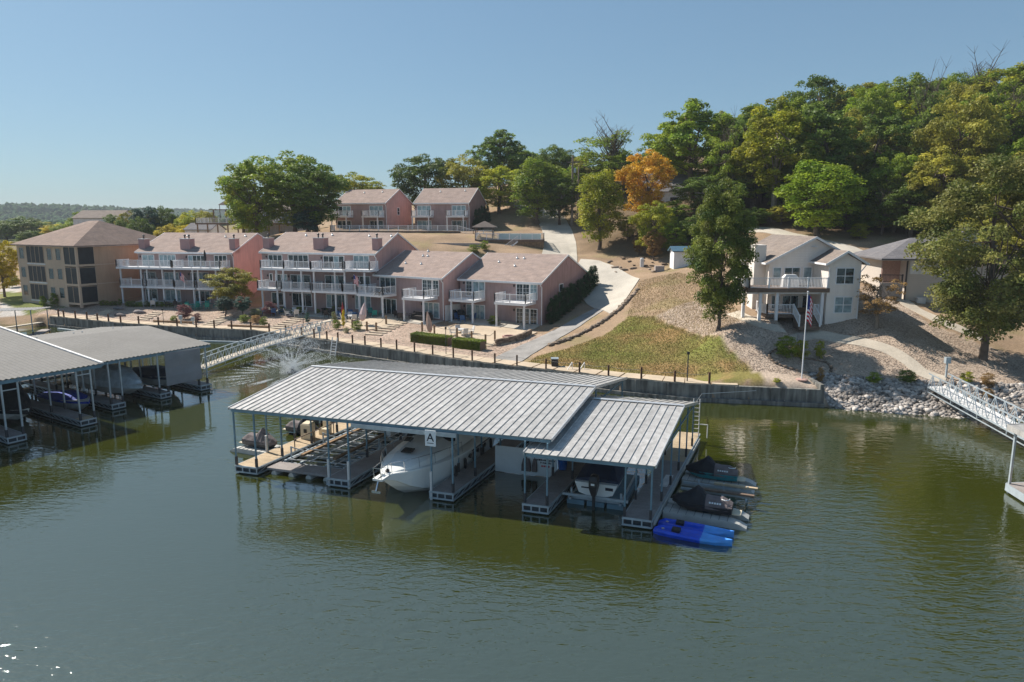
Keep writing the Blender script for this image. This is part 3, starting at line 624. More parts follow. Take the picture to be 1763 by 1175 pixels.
u1,g1=condo('left one of the two upper terrace houses, behind the white picket railing',(-23.93,134.31),-20.5,11.54,10.88,12.5,17.81,20.59,'bounce_side','roof_pink',
 [(.83,3.5,15.45,17.2,3),(7.85,10.63,15.45,17.2,3,'curtain'),(.5,3.48,12.6,14.4,3,'glass'),(7.84,10.64,12.6,14.4,3,'glass')],
 [(.2,4.1,1.6,15.35),(7.2,11.,1.6,15.35)],[(.4,-1.5,15.35),(3.7,-1.5,15.35),(7.4,-1.5,15.35),(10.6,-1.5,15.35)],vents=[(4.5,4),(8.5,4.2)],pz=12.6,sidewin=[(4.6,5.3,15.6,16.9)],cat='house')
u2,g2=condo('right one of the two upper terrace houses, with columnar evergreens at its side',(-7.99,131.97),-15.9,11.22,10.75,12.5,17.76,20.71,'mauve_side','roof_pink',
 [(.73,3.35,15.45,17.2,3,'curtain'),(7.75,10.4,15.45,17.2,3,'curtain'),(.66,3.38,12.6,14.4,3,'curtain'),(7.71,10.46,12.6,14.4,3,'glass')],
 [(.2,4.0,1.6,15.35),(7.2,10.9,1.6,15.35)],[(.4,-1.5,15.35),(3.7,-1.5,15.35),(7.4,-1.5,15.35),(10.6,-1.5,15.35)],vents=[(4.,4),(9,4.2)],pz=12.6,cat='house')
def hip_roof(mb,x0,x1,y0,y1,ze,r1,r2,th=.15):
    "ridge from r1 to r2 (x,y,z)"
    A,B,C_,D_=(x0,y0,ze),(x1,y0,ze),(x1,y1,ze),(x0,y1,ze)
    vs=[A,B,C_,D_,r1,r2]+[(p[0],p[1],p[2]-th) for p in (A,B,C_,D_)]
    mb.add(vs,[(0,1,5,4),(1,2,5),(2,3,4,5),(3,0,4),(0,6,7,1),(1,7,8,2),(2,8,9,3),(3,9,6,0),(6,9,8,7)])
# brown apartment building
fb=frame(-75.6,107.2,-27.6); wB=15.0; dB=16.
ap=thing('apartment_building',fb(7,8,2.3),'four-level tan and brown apartment building with dark screened porches at the far left','apartment building')
mb=MB(fb); mb.box(0,wB-3.,0,dB,-1,10.75,0); mb.add([(wB,2.6,-1),(wB,dB,-1),(wB,dB,10.75),(wB,2.6,10.75)],[(0,1,2,3)],1)
mb.add([(wB-3,2.6,-1),(wB,2.6,-1),(wB,2.6,10.75),(wB-3,2.6,10.75)],[(0,1,2,3)],0); mb.add([(wB-3,dB,-1),(wB,dB,-1),(wB,dB,10.75),(wB-3,dB,10.75)],[(1,0,3,2)],1)
mb.build('wall',[M['tan_stucco'],M['tan_side']],ap,fix=False)
mb=MB(fb); hip_roof(mb,-.6,wB+.6,-.6,dB+.6,10.95,(wB-9.6,8.2,14.45),(wB-5.6,7.4,14.5)); setuv(mb.build('roof',M['roof_brown'],ap))
MB(fb).box(-.5,wB+.5,-.5,dB+.5,10.755,10.79).build('soffit',M['white_dirty'],ap)
for (za,zb) in ((8.35,10.7),(5.55,7.75),(2.8,5.0)):
    sl_=MB(fb).box(wB-3.05,wB+.03,-.05,2.6,za-.4,za-.12).build('porch_floor',M['tan_stucco'],ap)
    window(ap,fb,wB-2.95,wB-.2,za-.1,zb,.02,2,gm='screen',name='porch_screen',fw=.05,fm='tan_stucco'); window(ap,fb,.15,2.55,za-.1,zb,wB-.02,1,face=1,axis='y',gm='screen',name='porch_screen',fw=.05,fm='tan_stucco')
    MB(fb).box(2.5,7.2,-.06,-.005,za-.35,za-.15).build('band',M['white_dirty'],ap)
    window(ap,fb,2.6,7.,za-.08,zb,0,4,gm='screen',name='porch_screen',fw=.06,fm='tan_stucco')
    for X in (.7,7.9,10.1): window(ap,fb,X,X+1.15,za+.45,zb-.25,0,1,gm='glass',fm='tan_stucco')
mb=MB(fb)
for zz in (5.25,8.05): mb.box(wB+.002,wB+.045,2.7,dB,zz,zz+.14)
mb.build('band_course',M['tan_stucco'],ap)
MB(fb).box(wB-.26,wB+.04,-.04,.26,2,10.74).build('corner_column',M['tan_stucco'],ap)
window(ap,fb,2.6,6.5,.9,2.1,0,3,gm='screen',name='basement_opening',fm='tan_stucco')
# ------------------------------------------------------------------ beige house on the right
fh=frame(0,0,0)
YW=64.0; YM=67.3
bh=thing('beige_house',(28.5,YM,5.4),'beige two-storey lake house with two front gables, white-railed deck and brick-edged steps','house')
zE=10.75; xL=D(1325,450,YM)[0]; xR=33.1; xp=28.95; zp=13.0
xw0=D(1428,450,YW)[0]; xw1=D(1484,450,YW)[0]
mb=MB()
ex=xp+(xp-xL)
mb.add([(xL,YM,3),(ex,YM,3),(ex,YM,zE),(xp,YM,zp-.2),(xL,YM,zE)],[(0,1,2,3,4)]); mb.add([(xL,YM,3),(xL,YM,zE),(xL,78,zE),(xL,78,3)],[(0,1,2,3)]); mb.add([(ex,YM,3),(ex,78,3),(ex,78,zE),(ex,YM,zE)],[(0,1,2,3)])
xm=(xw0+xw1)/2; zpw=11.75
mb.add([(xw0,YW,3),(xw1,YW,3),(xw1,YW,zE),(xm,YW,zpw-.2),(xw0,YW,zE)],[(0,1,2,3,4)]); mb.add([(xw0,YW,3),(xw0,YW,zE),(xw0,YM,zE),(xw0,YM,3)],[(0,1,2,3)]); mb.add([(xw1,YW,3),(xw1,78,3),(xw1,78,zE),(xw1,YW,zE)],[(0,1,2,3)])
mb.build('wall',M['cream'],bh,fix=False)
def ridgeY(name,xc,x0,x1,y0,y1,ze,zr,m,root,th=.13):
    mb=MB(); 
    mb.hexa([(x0,y0,ze-th),(xc,y0,zr-th),(xc,y1,zr-th),(x0,y1,ze-th)],[(x0,y0,ze),(xc,y0,zr),(xc,y1,zr),(x0,y1,ze)])
    mb.hexa([(xc,y0,zr-th),(x1,y0,ze-th),(x1,y1,ze-th),(xc,y1,zr-th)],[(xc,y0,zr),(x1,y0,ze),(x1,y1,ze),(xc,y1,zr)])
    r=mb.build(name,M[m],root); setuv(r)
    mb=MB()
    for a,za,b,zb in ((x0,ze,xc,zr),(xc,zr,x1,ze)): mb.hexa([(a,y0-.05,za-.2),(b,y0-.05,zb-.2),(b,y0-.003,zb-.2),(a,y0-.003,za-.2)],[(a,y0-.05,za+.02),(b,y0-.05,zb+.02),(b,y0-.003,zb+.02),(a,y0-.003,za+.02)])
    mb.box(x0-.09,x0-.003,y0-.05,y1,ze-.17,ze); mb.box(x1+.003,x1+.09,y0-.05,y1,ze-.17,ze)
    mb.build('fascia',M['white'],r)
sl=(zp-zE)/(xp-xL)
ridgeY('roof',xp,xL-.45,ex+.45,YM-.4,78.4,zE-.45*sl+.0,zp,'roof_tan',bh)
ridgeY('wing_roof',xm,xw0-.4,xw1+.45,YW-.4,YM+3.2,zE-.1,zpw+.05,'roof_tan',bh)
def dz_(px,py,Y): q=D(px,py,Y); return q[0],q[2]
def wq(x0,y0,x1,y1,Y,n=1,mid=False,gm=None,zz=(1280,400,5.875),nm='window',**k):
    a=D(zz[0]+x0/zz[2],zz[1]+y0/zz[2],Y); b=D(zz[0]+x1/zz[2],zz[1]+y1/zz[2],Y)
    window(bh,fh,min(a[0],b[0]),max(a[0],b[0]),min(a[2],b[2]),max(a[2],b[2]),Y,n,mid,gm=gm,name=nm,**k)
wq(305,362,372,460,YM,1,gm='curtain'); wq(420,362,560,500,YM,2,gm='glass',nm='sliding_door'); wq(612,360,678,500,YM,1,gm='curtain',nm='door'); wq(757,362,835,490,YM,2,gm='glass')
wq(948,368,1105,520,YW,2,True,'glass'); wq(930,660,1085,812,YW,2,True,'curtain')
wq(290,645,355,770,YM,1,gm='glass'); wq(400,645,543,790,YM,2,gm='glass',nm='sliding_door'); wq(600,645,660,800,YM,1,gm='glass',nm='door'); wq(740,650,818,760,YM,2,gm='glass')
MB().box(xL-1.1,xL-.003,YM+1.,YM+2.6,4,12.15).build('chimney',M['cream'],bh)
# upper deck
yD=YW-.15; xd0=D(1280+205/5.875,500,yD)[0]; xd1=xw0+.15; zD=D(1315,497,yD)[2]
dk=MB().box(xd0-1.4,xd1,yD,YM-.003,zD-.08,zD).box(xd0-1.4,xd1,yD-.05,yD-.003,zD-.36,zD+.02).box(xd0-1.45,xd0-1.4,yD-.05,YM,zD-.36,zD+.02).build('upper_deck',M['wood'],bh)
mb=MB(); railing(mb,[(xd0-1.3,YM-.1),(xd0-1.3,yD+.08),(xd1-.2,yD+.08)],zD,zD+.95,.13); mb.build('railing',M['white'],dk)
MB().box(xd0-1.4,xd1,yD+.4,yD+.55,zD-.55,zD-.37).build('beam',M['white'],dk)
for px,py in ((1291.5,552),(1311.5,566),(1340.7,561),(1425.5,553)):
    q=P(px,py); X=D(px,500,yD)[0]; Yp=yD+.3
    if px<1300: X=xd0-1.2;Yp=yD+1.8
    if px>1420: X=xw0-.35
    MB().box(X-.13,X+.13,Yp-.13,Yp+.13,float(gz(X,Yp))-.3,zD-.37).build('post',M['white'],bh)
# lower porch
zP=5.85; xp0=D(1280+225/5.875,545,YW+.4)[0]
pc=MB().box(xp0,xd1-.6,YW+.3,YM-.003,zP-.25,zP).build('porch',M['wood'],bh)
xs0=D(1280+505/5.875,545,YW+.3)[0]; xs1=D(1280+710/5.875,545,YW+.3)[0]
mb=MB(); railing(mb,[(xp0+.08,YM-.2),(xp0+.08,YW+.36),(xs0,YW+.36)],zP,zP+.95,.13); railing(mb,[(xs1,YW+.36),(xd1-.7,YW+.36)],zP,zP+.95,.13)
for xx in (xs0,xs1):
    a=(xx,YW+.36,zP+.95); b=(xx,YW-1.1,zP+.1); mb.bar(a,b,.09,.06); mb.bar((xx,YW+.36,zP+.12),(xx,YW-1.1,zP-.75),.06,.05)
    for k in range(1,9):
        t=k/9; mb.bar((xx,YW+.36-1.46*t,zP+.12-.87*t),(xx,YW+.36-1.46*t,zP+.95-.85*t),.035)
    mb.bar((xx,YW-1.1,zP-.9),(xx,YW-1.1,zP+.2),.12)
mb.build('railing',M['white'],pc)
for k in range(5): MB().box(xs0,xs1,YW+.29-.28*(k+1),YW+.29-.28*k-.004,zP-1.2,zP-.17*(k+1)).build('step',M['wood'],pc)
mb=MB(); mb.tube([(xw1+.35,YW-.3,zE-.15),(xw1+.2,YW-.15,zE-.5),(xw1-.06,YW-.06,zE-.9),(xw1-.06,YW-.06,5.2)],.05,5); mb.tube([(xw0-.3,YW-.3,zE-.2),(xw0-.05,YW-.1,zE-.45),(xw0+.06,YW-.06,zE-.6),(xw0+.06,YW-.06,zD)],.05,5); mb.build('downspout',M['white'],bh)
MB().lathe((xp,YM-.06,12.0),[(.3,0),(.3,.05)],12).build('gable_ornament',M['white'],bh)
# grill with a pale cover on the deck
q=D(1280+470/5.875,400+500/5.875,yD+1.2)
gr=thing('covered_grill',(q[0],yD+1.2,zD),'pale cloth-covered barbecue grill on the upper deck of the beige house','grill')
MB(frame(q[0],yD+1.2,0,oz=zD)).loft([[(-.75,-.3,0),(.75,-.3,0),(.75,.3,0),(-.75,.3,0)],[(-.7,-.3,.9),(.7,-.3,.9),(.7,.3,.9),(-.7,.3,.9)],[(-.45,-.2,1.2),(.45,-.2,1.2),(.45,.2,1.2),(-.45,.2,1.2)]]).build('cover',M['white_dirty'],gr)
# grey house at the right
fg=frame(39.6,70.2,-9)
gh=thing('grey_house',fg(7,5,6),'grey lap-sided house with dark hip roof, half hidden behind the big right tree','house')
mb=MB(fg); mb.box(0,14,0,9,3.2,10.55); mb.build('wall',M['grey_siding'],gh)
MB(fg).box(-1.7,-.003,1.6,1.75,7.6,10.55).build('brick_wall',M['brick'],gh); MB(fg).box(-1.75,-.003,1.753,9,6.,10.55).build('side_wall',M['grey_siding'],gh)
mb=MB(fg); hip_roof(mb,-2.6,14.6,-.6,9.6,10.75,(1.8,4.5,12.7),(10,4.5,12.7)); setuv(mb.build('roof',M['roof_grey'],gh))
MB(fg).box(-2.55,14.55,-.55,9.55,10.552,10.59).build('soffit',M['white_dirty'],gh)
MB(fg).box(-.02,.1,-.14,-.003,4.6,10.54).build('downspout',M['darksteel'],gh)
MB(fg).box(.3,3.8,-.04,-.002,9.2,10.54).build('upper_panel',M['white_dirty'],gh)
mb=MB(fg); mb.add([(3.8,1.5,11.2),(9,1.5,11.2),(9,1.5,12.4),(6.4,1.5,13.7),(3.8,1.5,12.4)],[(0,1,2,3,4)]); mb.box(3.8,9,1.502,6,11.2,12.4); mb.build('dormer',M['white'],gh)
mb=MB(fg); mb.hexa([(3.5,1.2,12.2),(6.4,1.2,13.68),(6.4,7,13.68),(3.5,7,12.2)],[(3.5,1.2,12.35),(6.4,1.2,13.85),(6.4,7,13.85),(3.5,7,12.35)]); mb.hexa([(6.4,1.2,13.68),(9.3,1.2,12.2),(9.3,7,12.2),(6.4,7,13.68)],[(6.4,1.2,13.85),(9.3,1.2,12.35),(9.3,7,12.35),(6.4,7,13.85)]); mb.build('dormer_roof',M['roof_grey'],gh)
MB(fg).box(1.1,1.9,-.5,-.06,6.2,6.9).build('air_conditioner',M['white_dirty'],gh)
MB(fg).box(-2.4,-.25,-.2,.05,5.6,8.3).build('retaining_wall',M['retain'],gh)
mb=MB(fg); railing(mb,[(-2.4,-.05),(-.3,-.05)],8.3,9.1,.12,bw=.025); mb.build('garden_railing',M['darksteel'],gh)
# shed, background houses
def simple_house(name,label,c,th,w,dp,z0,ze,zr,wm,rm,wins=(),cat='house'):
    a=R(th); f=frame(c[0]-math.cos(a)*w/2,c[1]-math.sin(a)*w/2,th); r=thing(name,(c[0],c[1],z0),label,cat)
    mb=MB(f); gable_walls(mb,0,w,.3,dp-.3,z0-2,ze,zr-.1,0); mb.build('wall',M[wm],r,fix=False)
    mb=MB(f); roof_plane(mb,(-.3,0,ze),(w+.3,0,ze),(w+.3,dp/2,zr),(-.3,dp/2,zr)); roof_plane(mb,(w+.3,dp,ze),(-.3,dp,ze),(-.3,dp/2,zr),(w+.3,dp/2,zr)); setuv(mb.build('roof',M[rm],r))
    for (x0,x1,za,zb) in wins: window(r,f,x0,x1,za,zb,.3,1,gm='glass')
    return r,f
q=P(1172,462); simple_house('shed','small white shed with a blue metal roof behind the big tree',(q[0]+.8,q[1],q[2]),0,3.4,3,q[2],q[2]+2.3,q[2]+2.9,'white','bluegrey_roof',cat='shed')
simple_house('hillside_house','white gabled house glimpsed through the trees beside the orange tree',(27.5,124,17),-25,12,10,14,19.5,23.,'white_dirty','roof_grey',[(2,3.5,17,18.5),(6,7.5,17,18.5)])
simple_house('hillside_house','dark grey gabled house almost hidden high in the forest at the upper right',(88,128,25),10,10,9,22,27,30,'bluegrey_roof','roof_grey',[(2,3.6,24,25.6)])
simple_house('neighbour_house','blue-grey house roof with white gable trim showing over the left eave of the brown building',(-97,150,5),-12,16,10,3,8.2,11,'bluegrey_roof','roof_grey',[(3,5,5,6.5)])
simple_house('ridge_house','wide pale house on the ridge above the brown building roof',(-118,200,10),-8,14,9,10,15.2,17.4,'white_dirty','roof_tan',[(2,4,12,13.5),(6,8,12,13.5)])
simple_house('white_cottage','little white cottage between the yellow shrubs and the stilt deck',(-67,150,9),-10,6,6,9,12.6,14.,'white_dirty','roof_grey',[(2,3,10.5,11.8)])
# stilt deck house
sh,fs=simple_house('stilt_house','pale house with a big white-railed deck on tall stilts left of the tree cluster',(-50,146,13),-10,12,9,9,16.6,19.,'white_dirty','roof_tan',[(1,3,14.3,16),(5,7,14.3,16),(8.5,10.5,14.3,16),(8,10,10.5,12.3)])
dkk=MB(fs).box(-8.,11,-4.5,.2,13.7,14.).build('deck',M['wood'],sh)
mb=MB(fs); railing(mb,[(-7.9,.1),(-7.9,-4.4),(10.9,-4.4)],14.,15.,.2); mb.build('railing',M['white'],dkk)
for k in range(9): MB(fs).box(-7.8+k*2.25,-7.6+k*2.25,-4.3,-4.1,7,13.69).build('stilt',M['post_wood'],dkk)
mb=MB(fs); mb.box(-4.9,-4.7,-2.9,-2.7,14,16.6).box(-2.1,-1.9,-2.9,-2.7,14,16.6).box(-5.6,-1.2,-3.2,-2.4,16.6,16.75); mb.build('pergola',M['wood'],dkk)
mb=MB(fs); mb.loft([[(-3.5,-3.2,17.6),(-1.1,-3.2,17.6),(-1.1,-1.2,17.6),(-3.5,-1.2,17.6)],[(-2.31,-2.21,18.6),(-2.29,-2.21,18.6),(-2.29,-2.19,18.6),(-2.31,-2.19,18.6)]]); mb.box(-3.3,-3.2,-3,-2.9,14,17.6).box(-1.4,-1.3,-3,-2.9,14,17.6); mb.build('gazebo_roof',M['roof_tan'],dkk)
# upper terrace promenade with white fence
ft=frame(-31.6,122.6,-6.5)
tw=thing('terrace_deck',ft(11,0,12),'long white picket railing on a timber terrace edge below the two upper houses','deck')
MB(ft).box(0,22.6,-.1,2.,12.5,12.7).build('deck_floor',M['wood'],tw)
MB(ft).box(0,22.6,-.16,-.105,12.2,12.72).build('edge_board',M['wood'],tw)
mb=MB(ft); railing(mb,[(.05,2.),(.05,0),(22.5,0)],12.7,13.65,.16); mb.build('railing',M['white'],tw)
mb=MB(ft)
for zt,(a,b) in ((12.7,(22.5,25.2)),): 
    for k in range(18):
        t=k/17; mb.bar((a+(b-a)*t,-.0,zt+.1-.75*t),(a+(b-a)*t,-.0,zt+.95-.75*t),.035)
    mb.bar((a,0,13.65),(b,0,12.9),.09,.06); mb.bar((a,0,12.8),(b,0,12.05),.06,.05); mb.bar((b,0,11.8),(b,0,13.),.11)
railing(mb,[(25.2,0),(28.6,0)],11.95,12.85,.16); mb.build('stair_railing',M['white'],tw)
MB(ft).box(22.6,28.6,-.1,1.8,11.6,11.9).build('lower_landing',M['wood'],tw)
for k in range(6): MB(ft).box(12.5+k*2.6,12.7+k*2.6,.1,.3,8,12.49).build('support_post',M['post_wood'],tw)
rw=thing('retaining_wall',(-10,113,9),'pale block retaining wall on the bank between the two rows of houses','retaining wall')
a=D(700,432,110);b=D(835,436,108)
MB().hexa([(-17.5,112,7),(-4.5,110,7),(-4.5,110.4,7),(-17.5,112.4,7)],[(-17.5,112,11.),(-4.5,110,11.),(-4.5,110.4,11.),(-17.5,112.4,11.)]).build('blocks',M['retain'],rw)
# pool deck and gazebo
fp=frame(-6.,113.5,-3)
pd=thing('pool_deck',fp(5,2,9),'raised pool deck with white railing and stairs on the bank behind the end condo','pool deck')
MB(fp).box(0,11.2,0,7,11.15,11.45).build('deck_floor',M['wood'],pd)
MB(fp).box(.1,11.1,.12,.3,8,11.14).build('skirt_boards',M['post_wood'],pd)
for k in range(26): MB(fp).box(1.+k*.39,1.02+k*.39,.095,.119,8,11.13).build('skirt_gap',M['darksteel'],pd)
mb=MB(fp); railing(mb,[(.06,6),(.06,.06),(11.1,.06),(11.1,6)],11.45,12.45,.15); mb.build('railing',M['white'],pd)
mb=MB(fp)
for y_ in (-1.4,): 
    mb.bar((7.,y_,11.2),(4.4,y_,9.3),.1,.2); mb.bar((7.,y_,12.1),(4.4,y_,10.2),.08); 
    for k in range(14): t=k/13; mb.bar((7-2.6*t,y_,11.25-1.9*t),(7-2.6*t,y_,12.1-1.9*t),.035)
    mb.bar((4.4,y_,10.2),(3.,y_,10.2),.08)
    for k in range(9): mb.bar((4.4-.16*k,y_,9.3),(4.4-.16*k,y_,10.2),.035)
mb.build('stairs',M['white'],pd)
pw=thing('swimming_pool',fp(8,4,11.5),'turquoise above-ground pool on the deck','swimming pool')
mb=MB(fp); mb.box(3.8,10.6,1.5,6.4,11.46,12.3); mb.build('basin',M['poolwall'],pw); MB(fp).box(3.95,10.45,1.65,6.25,12.301,12.32).build('pool_water',M['bluepool'],pw)
gz_=thing('gazebo',fp(1.5,2.2,11.5),'small square gazebo with a shallow brown roof at the left end of the pool deck','gazebo')
mb=MB(fp); mb.loft([[(-.6,.6,13.3),(3.4,.6,13.3),(3.4,4,13.3),(-.6,4,13.3)],[(-.6,.6,13.45),(3.4,.6,13.45),(3.4,4,13.45),(-.6,4,13.45)],[(1.3,2.2,14.4),(1.5,2.2,14.4),(1.5,2.4,14.4),(1.3,2.4,14.4)]]); mb.build('roof',M['roof_tan'],gz_)
for X in (0,2.8):
    for Y in (.9,3.6): MB(fp).box(X-.07,X+.07,Y,Y+.14,11.46,13.29).build('post',M['wood'],gz_)
# ------------------------------------------------------------------ docks
TA=-17.7; TA2=66.6; OA=(-16.27,38.73)
fa=frame(*OA,TA,TA2)
def finger(root,f,x0,x1,y0,y1,m,zt=.5,split=None,steel='galv'):
    "deck boards laid crosswise on a truss frame with float drums"
    mb=MB(f); y=y0
    mb.box(x0,x1,y0-.06,y0-.004,zt-.1,zt+.0); mb.box(x0-.05,x0-.003,y0-.05,y1,zt-.12,zt-.01); mb.box(x1+.003,x1+.05,y0-.05,y1,zt-.12,zt-.01)
    mb.box(x0,x1,y0-.06,y0-.004,zt-.42,zt-.34); mb.box(x0-.05,x0-.003,y0-.05,y1,zt-.42,zt-.36); mb.box(x1+.003,x1+.05,y0-.05,y1,zt-.42,zt-.36)
    n=int((x1-x0)/.6)+1
    for k in range(n+1): X=x0+(x1-x0)*k/n; mb.box(X-.03,X+.03,y0-.055,y0-.01,zt-.34,zt-.1)
    k=0; yy=y0
    while yy<y1-.8: mb.bar((x1+.02,yy,zt-.38),(x1+.02,yy+.8,zt-.12),.035); mb.bar((x0-.02,yy,zt-.38),(x0-.02,yy+.8,zt-.12),.035); yy+=.8
    fr=mb.build('steel_frame',M[steel],root)
    mb=MB(f); mb2=MB(f)
    while y<y1:
        w=.14; t=mb2 if (split and y>split) else mb
        t.box(x0,x1,y,min(y+w-.012,y1),zt-.04,zt+random.uniform(-.004,.004)); y+=w
    tag(mb.build('deck_boards',M[m],root),kind='stuff')
    if mb2.v: tag(mb2.build('deck_boards',M['plank_tan'],root),kind='stuff')
    mb=MB(f); y=y0+.12
    while y<y1-.8: mb.box(x0+.06,x1-.06,y,y+1.1,-.25,zt-.13); y+=1.5
    mb.build('float_drums',M['float'],root)
def metal_roof(root,f,x0,x1,y0,yr,y1,ze,zr,rib=.423,sk0=0,sk1=0,m='roof_metal',th=.03):
    n=round((x1-x0)/rib); w=(x1-x0)/n
    for (ya,yb,za,zb) in ((y0,yr,ze,zr),(yr,y1,zr,ze)):
        for k in range(n):
            a=x0+k*w; mb=MB(f)
            mb.hexa([(a+.004,ya,za-th),(a+w-.004,ya,za-th),(a+w-.004,yb,zb-th),(a+.004,yb,zb-th)],[(a+.004,ya,za),(a+w-.004,ya,za),(a+w-.004,yb,zb),(a+.004,yb,zb)])
            mb.hexa([(a-.022,ya,za+.002),(a+.022,ya,za+.002),(a+.022,yb,zb+.002),(a-.022,yb,zb+.002)],[(a-.01,ya,za+.045),(a+.01,ya,za+.045),(a+.01,yb,zb+.045),(a-.01,yb,zb+.045)])
            mb.build('roof_panel',M[m],root,fix=False)
    mb=MB(f)
    mb.hexa([(x0,yr-.16,zr+.03),(x1,yr-.16,zr+.03),(x1,yr,zr+.06),(x0,yr,zr+.06)],[(x0,yr-.16,zr+.05),(x1,yr-.16,zr+.05),(x1,yr,zr+.08),(x0,yr,zr+.08)])
    mb.hexa([(x0,yr,zr+.06),(x1,yr,zr+.06),(x1,yr+.16,zr+.03),(x0,yr+.16,zr+.03)],[(x0,yr,zr+.08),(x1,yr,zr+.08),(x1,yr+.16,zr+.05),(x0,yr+.16,zr+.05)])
    mb.build('ridge_cap',M['flash'],root)
    for xx in (x0-.05,x1+.003):
        mb=MB(f)
        for (ya,yb,za,zb) in ((y0,yr,ze,zr),(yr,y1,zr,ze)): mb.hexa([(xx,ya,za-.12),(xx+.047,ya,za-.12),(xx+.047,yb,zb-.12),(xx,yb,zb-.12)],[(xx,ya,za+.05),(xx+.047,ya,za+.05),(xx+.047,yb,zb+.05),(xx,yb,zb+.05)])
        mb.build('rake_trim',M['flash'],root)
    mb=MB(f)
    mb.box(x0+.1,x1-.1,y0+.06,y0+.14,ze-.22,ze-.05); mb.box(x0+.1,x1-.1,y1-.14,y1-.06,ze-.22,ze-.05)
    k=0; nx=max(2,round((x1-x0)/3.2))
    for k in range(nx+1):
        X=x0+.2+(x1-x0-.4)*k/nx; mb.bar((X,y0+.1,ze-.17),(X,y1-.1,ze-.17),.07); mb.bar((X,y0+.1,ze-.12),(X,yr,zr-.12),.06); mb.bar((X,yr,zr-.12),(X,y1-.1,ze-.12),.06)
        for t in (.33,.66): mb.bar((X,y0+(yr-y0)*t,ze-.17),(X,y0+(yr-y0)*t,ze-.12+(zr-ze)*t),.04)
    for t in (.25,.5,.75): 
        for (ya,yb) in ((y0,yr),(y1,yr)): mb.bar((x0+.1,ya+(yb-ya)*t,ze-.1+(zr-ze)*t),(x1-.1,ya+(yb-ya)*t,ze-.1+(zr-ze)*t),.05,.08)
    mb.build('roof_truss',M['bluesteel'],root)
def dpost(root,f,x,y,z1,z0=.1,w=.075,m='bluesteel',sleeve=None):
    p=MB(f).box(x-w/2,x+w/2,y-w/2,y+w/2,z0,z1).build('post',M[m],root)
    if sleeve: MB(f).tube([(x+.0,y-.09,-.4),(x,y-.09,sleeve)],.07,8).build('sleeve',M['white_dirty'],p)
    else: MB(f).box(x-w/2-.02,x+w/2+.02,y-w/2-.02,y+w/2+.02,.05,1.0).build('boot',M['darksteel'],p)
da=thing('boat_dock',(*fa(9.5,7,0)[:2],0),'large central boat dock with pale ribbed metal roof and a sign A in front','boat dock')
metal_roof(da,fa,0,19.1,0,7.4,14.9,3.9,4.92)
MB(fa).box(8.,14.1,-.07,.04,3.5,3.72).build('front_beam',M['galv'],da)
finger(da,fa,.2,1.65,.05,14.5,'plank_tan',split=99)
finger(da,fa,6.4,7.75,-.1,14.4,'plank_grey')
finger(da,fa,12.6,13.9,-.1,14.4,'plank_grey')
finger(da,fa,17.75,19.05,-.2,14.4,'plank_grey')
MB(fa).box(1.66,17.7,12.8,14.4,.32,.5).build('rear_walkway',M['plank_grey'],da)
for x,y in [(.22,.1),(1.6,.1),(.25,2.6),(1.62,2.2),(.3,5.),(1.62,4.9),(.3,7.5),(1.62,7.5),(.3,10.5),(1.62,10.5),(.3,14.3),(6.45,.05),(7.7,.05),(6.45,3.6),(7.7,3.6),(6.45,7.3),(7.7,7.3),(6.45,11),(7.7,11),(12.65,.0),(13.85,.0),(12.65,3),(13.85,2.6),(12.65,6),(13.85,6),(13.85,9.5),(17.8,-.1),(18.95,-.1),(17.8,4.),(18.98,3.8),(17.8,8),(18.98,8),(19,14.2),(13.8,14.2),(7.7,14.2)]:
    dpost(da,fa,x,y,3.72+max(0,(7.4-abs(y-7.4))/7.4)*.95,sleeve=(1.55 if (x,y) in ((6.45,.05),(12.65,.0),(.25,2.6),(7.7,.05)) else None))
MB(fa).box(1.9,6.35,.55,1.65,.22,.36).build('lift_platform',M['plank_grey'],da)
for k in range(4): MB(fa).tube([(2.4+k*1.15,.5,.02),(2.4+k*1.15,1.6,.02)],.2,8).build('float_tube',M['float_pale'],da)
# boat sign
sg=MB(fa).box(12.4,13.0,-.16,-.12,2.95,3.8).build('sign_board',M['signwhite'],da)
def text(s,f,x,y,z,size,m,root,name='lettering',flip=False,dep=.006):
    cu=bpy.data.curves.new('t','FONT'); cu.body=s; cu.size=size; cu.align_x='CENTER'; cu.extrude=dep; tmp=bpy.data.objects.new('t',cu); COL.objects.link(tmp)
    dg=bpy.context.evaluated_depsgraph_get(); me=bpy.data.meshes.new_from_object(tmp.evaluated_get(dg)); 
    mb=MB(f); vs=[(x+v.co.x,y-v.co.z,z+v.co.y) for v in me.vertices]; mb.add(vs,[tuple(p.vertices) for p in me.polygons]); bpy.data.objects.remove(tmp); bpy.data.meshes.remove(me)
    return mb.build(name,M[m],root)
text('A',fa,12.7,-.17,3.22,.62,'ink',sg); MB(fa).box(12.52,12.88,-.17,-.161,3.1,3.13).build('small_line',M['ink'],sg)
# low roofed annex on the right
db=thing('dock_annex',(*fa(21.2,6,0)[:2],0),'lower ribbed metal roof annex joined to the right end of the central dock','boat dock')
metal_roof(db,fa,17.95,24.3,-.65,6.8,11.9,3.32,4.35,rib=.42)
finger(db,fa,22.8,24.15,-.3,14.6,'plank_grey',split=8.5)
for x,y in [(22.85,-.25),(24.1,-.3),(22.85,2.),(24.1,2.2),(22.85,4.4),(24.1,4.6),(24.1,7),(24.1,9.5),(22.85,9.5),(24.1,11.7)]: dpost(db,fa,x,y,3.15+max(0,(6.8-abs(y-6.8))/7)*.9)
MB(fa).box(23.6,24.,4.2,6.,.501,.53).build('white_mat',M['white_dirty'],db)
MB(fa).box(24.22,24.3,-.2,13.6,.2,.42).build('dock_bumper',M['float_pale'],db)
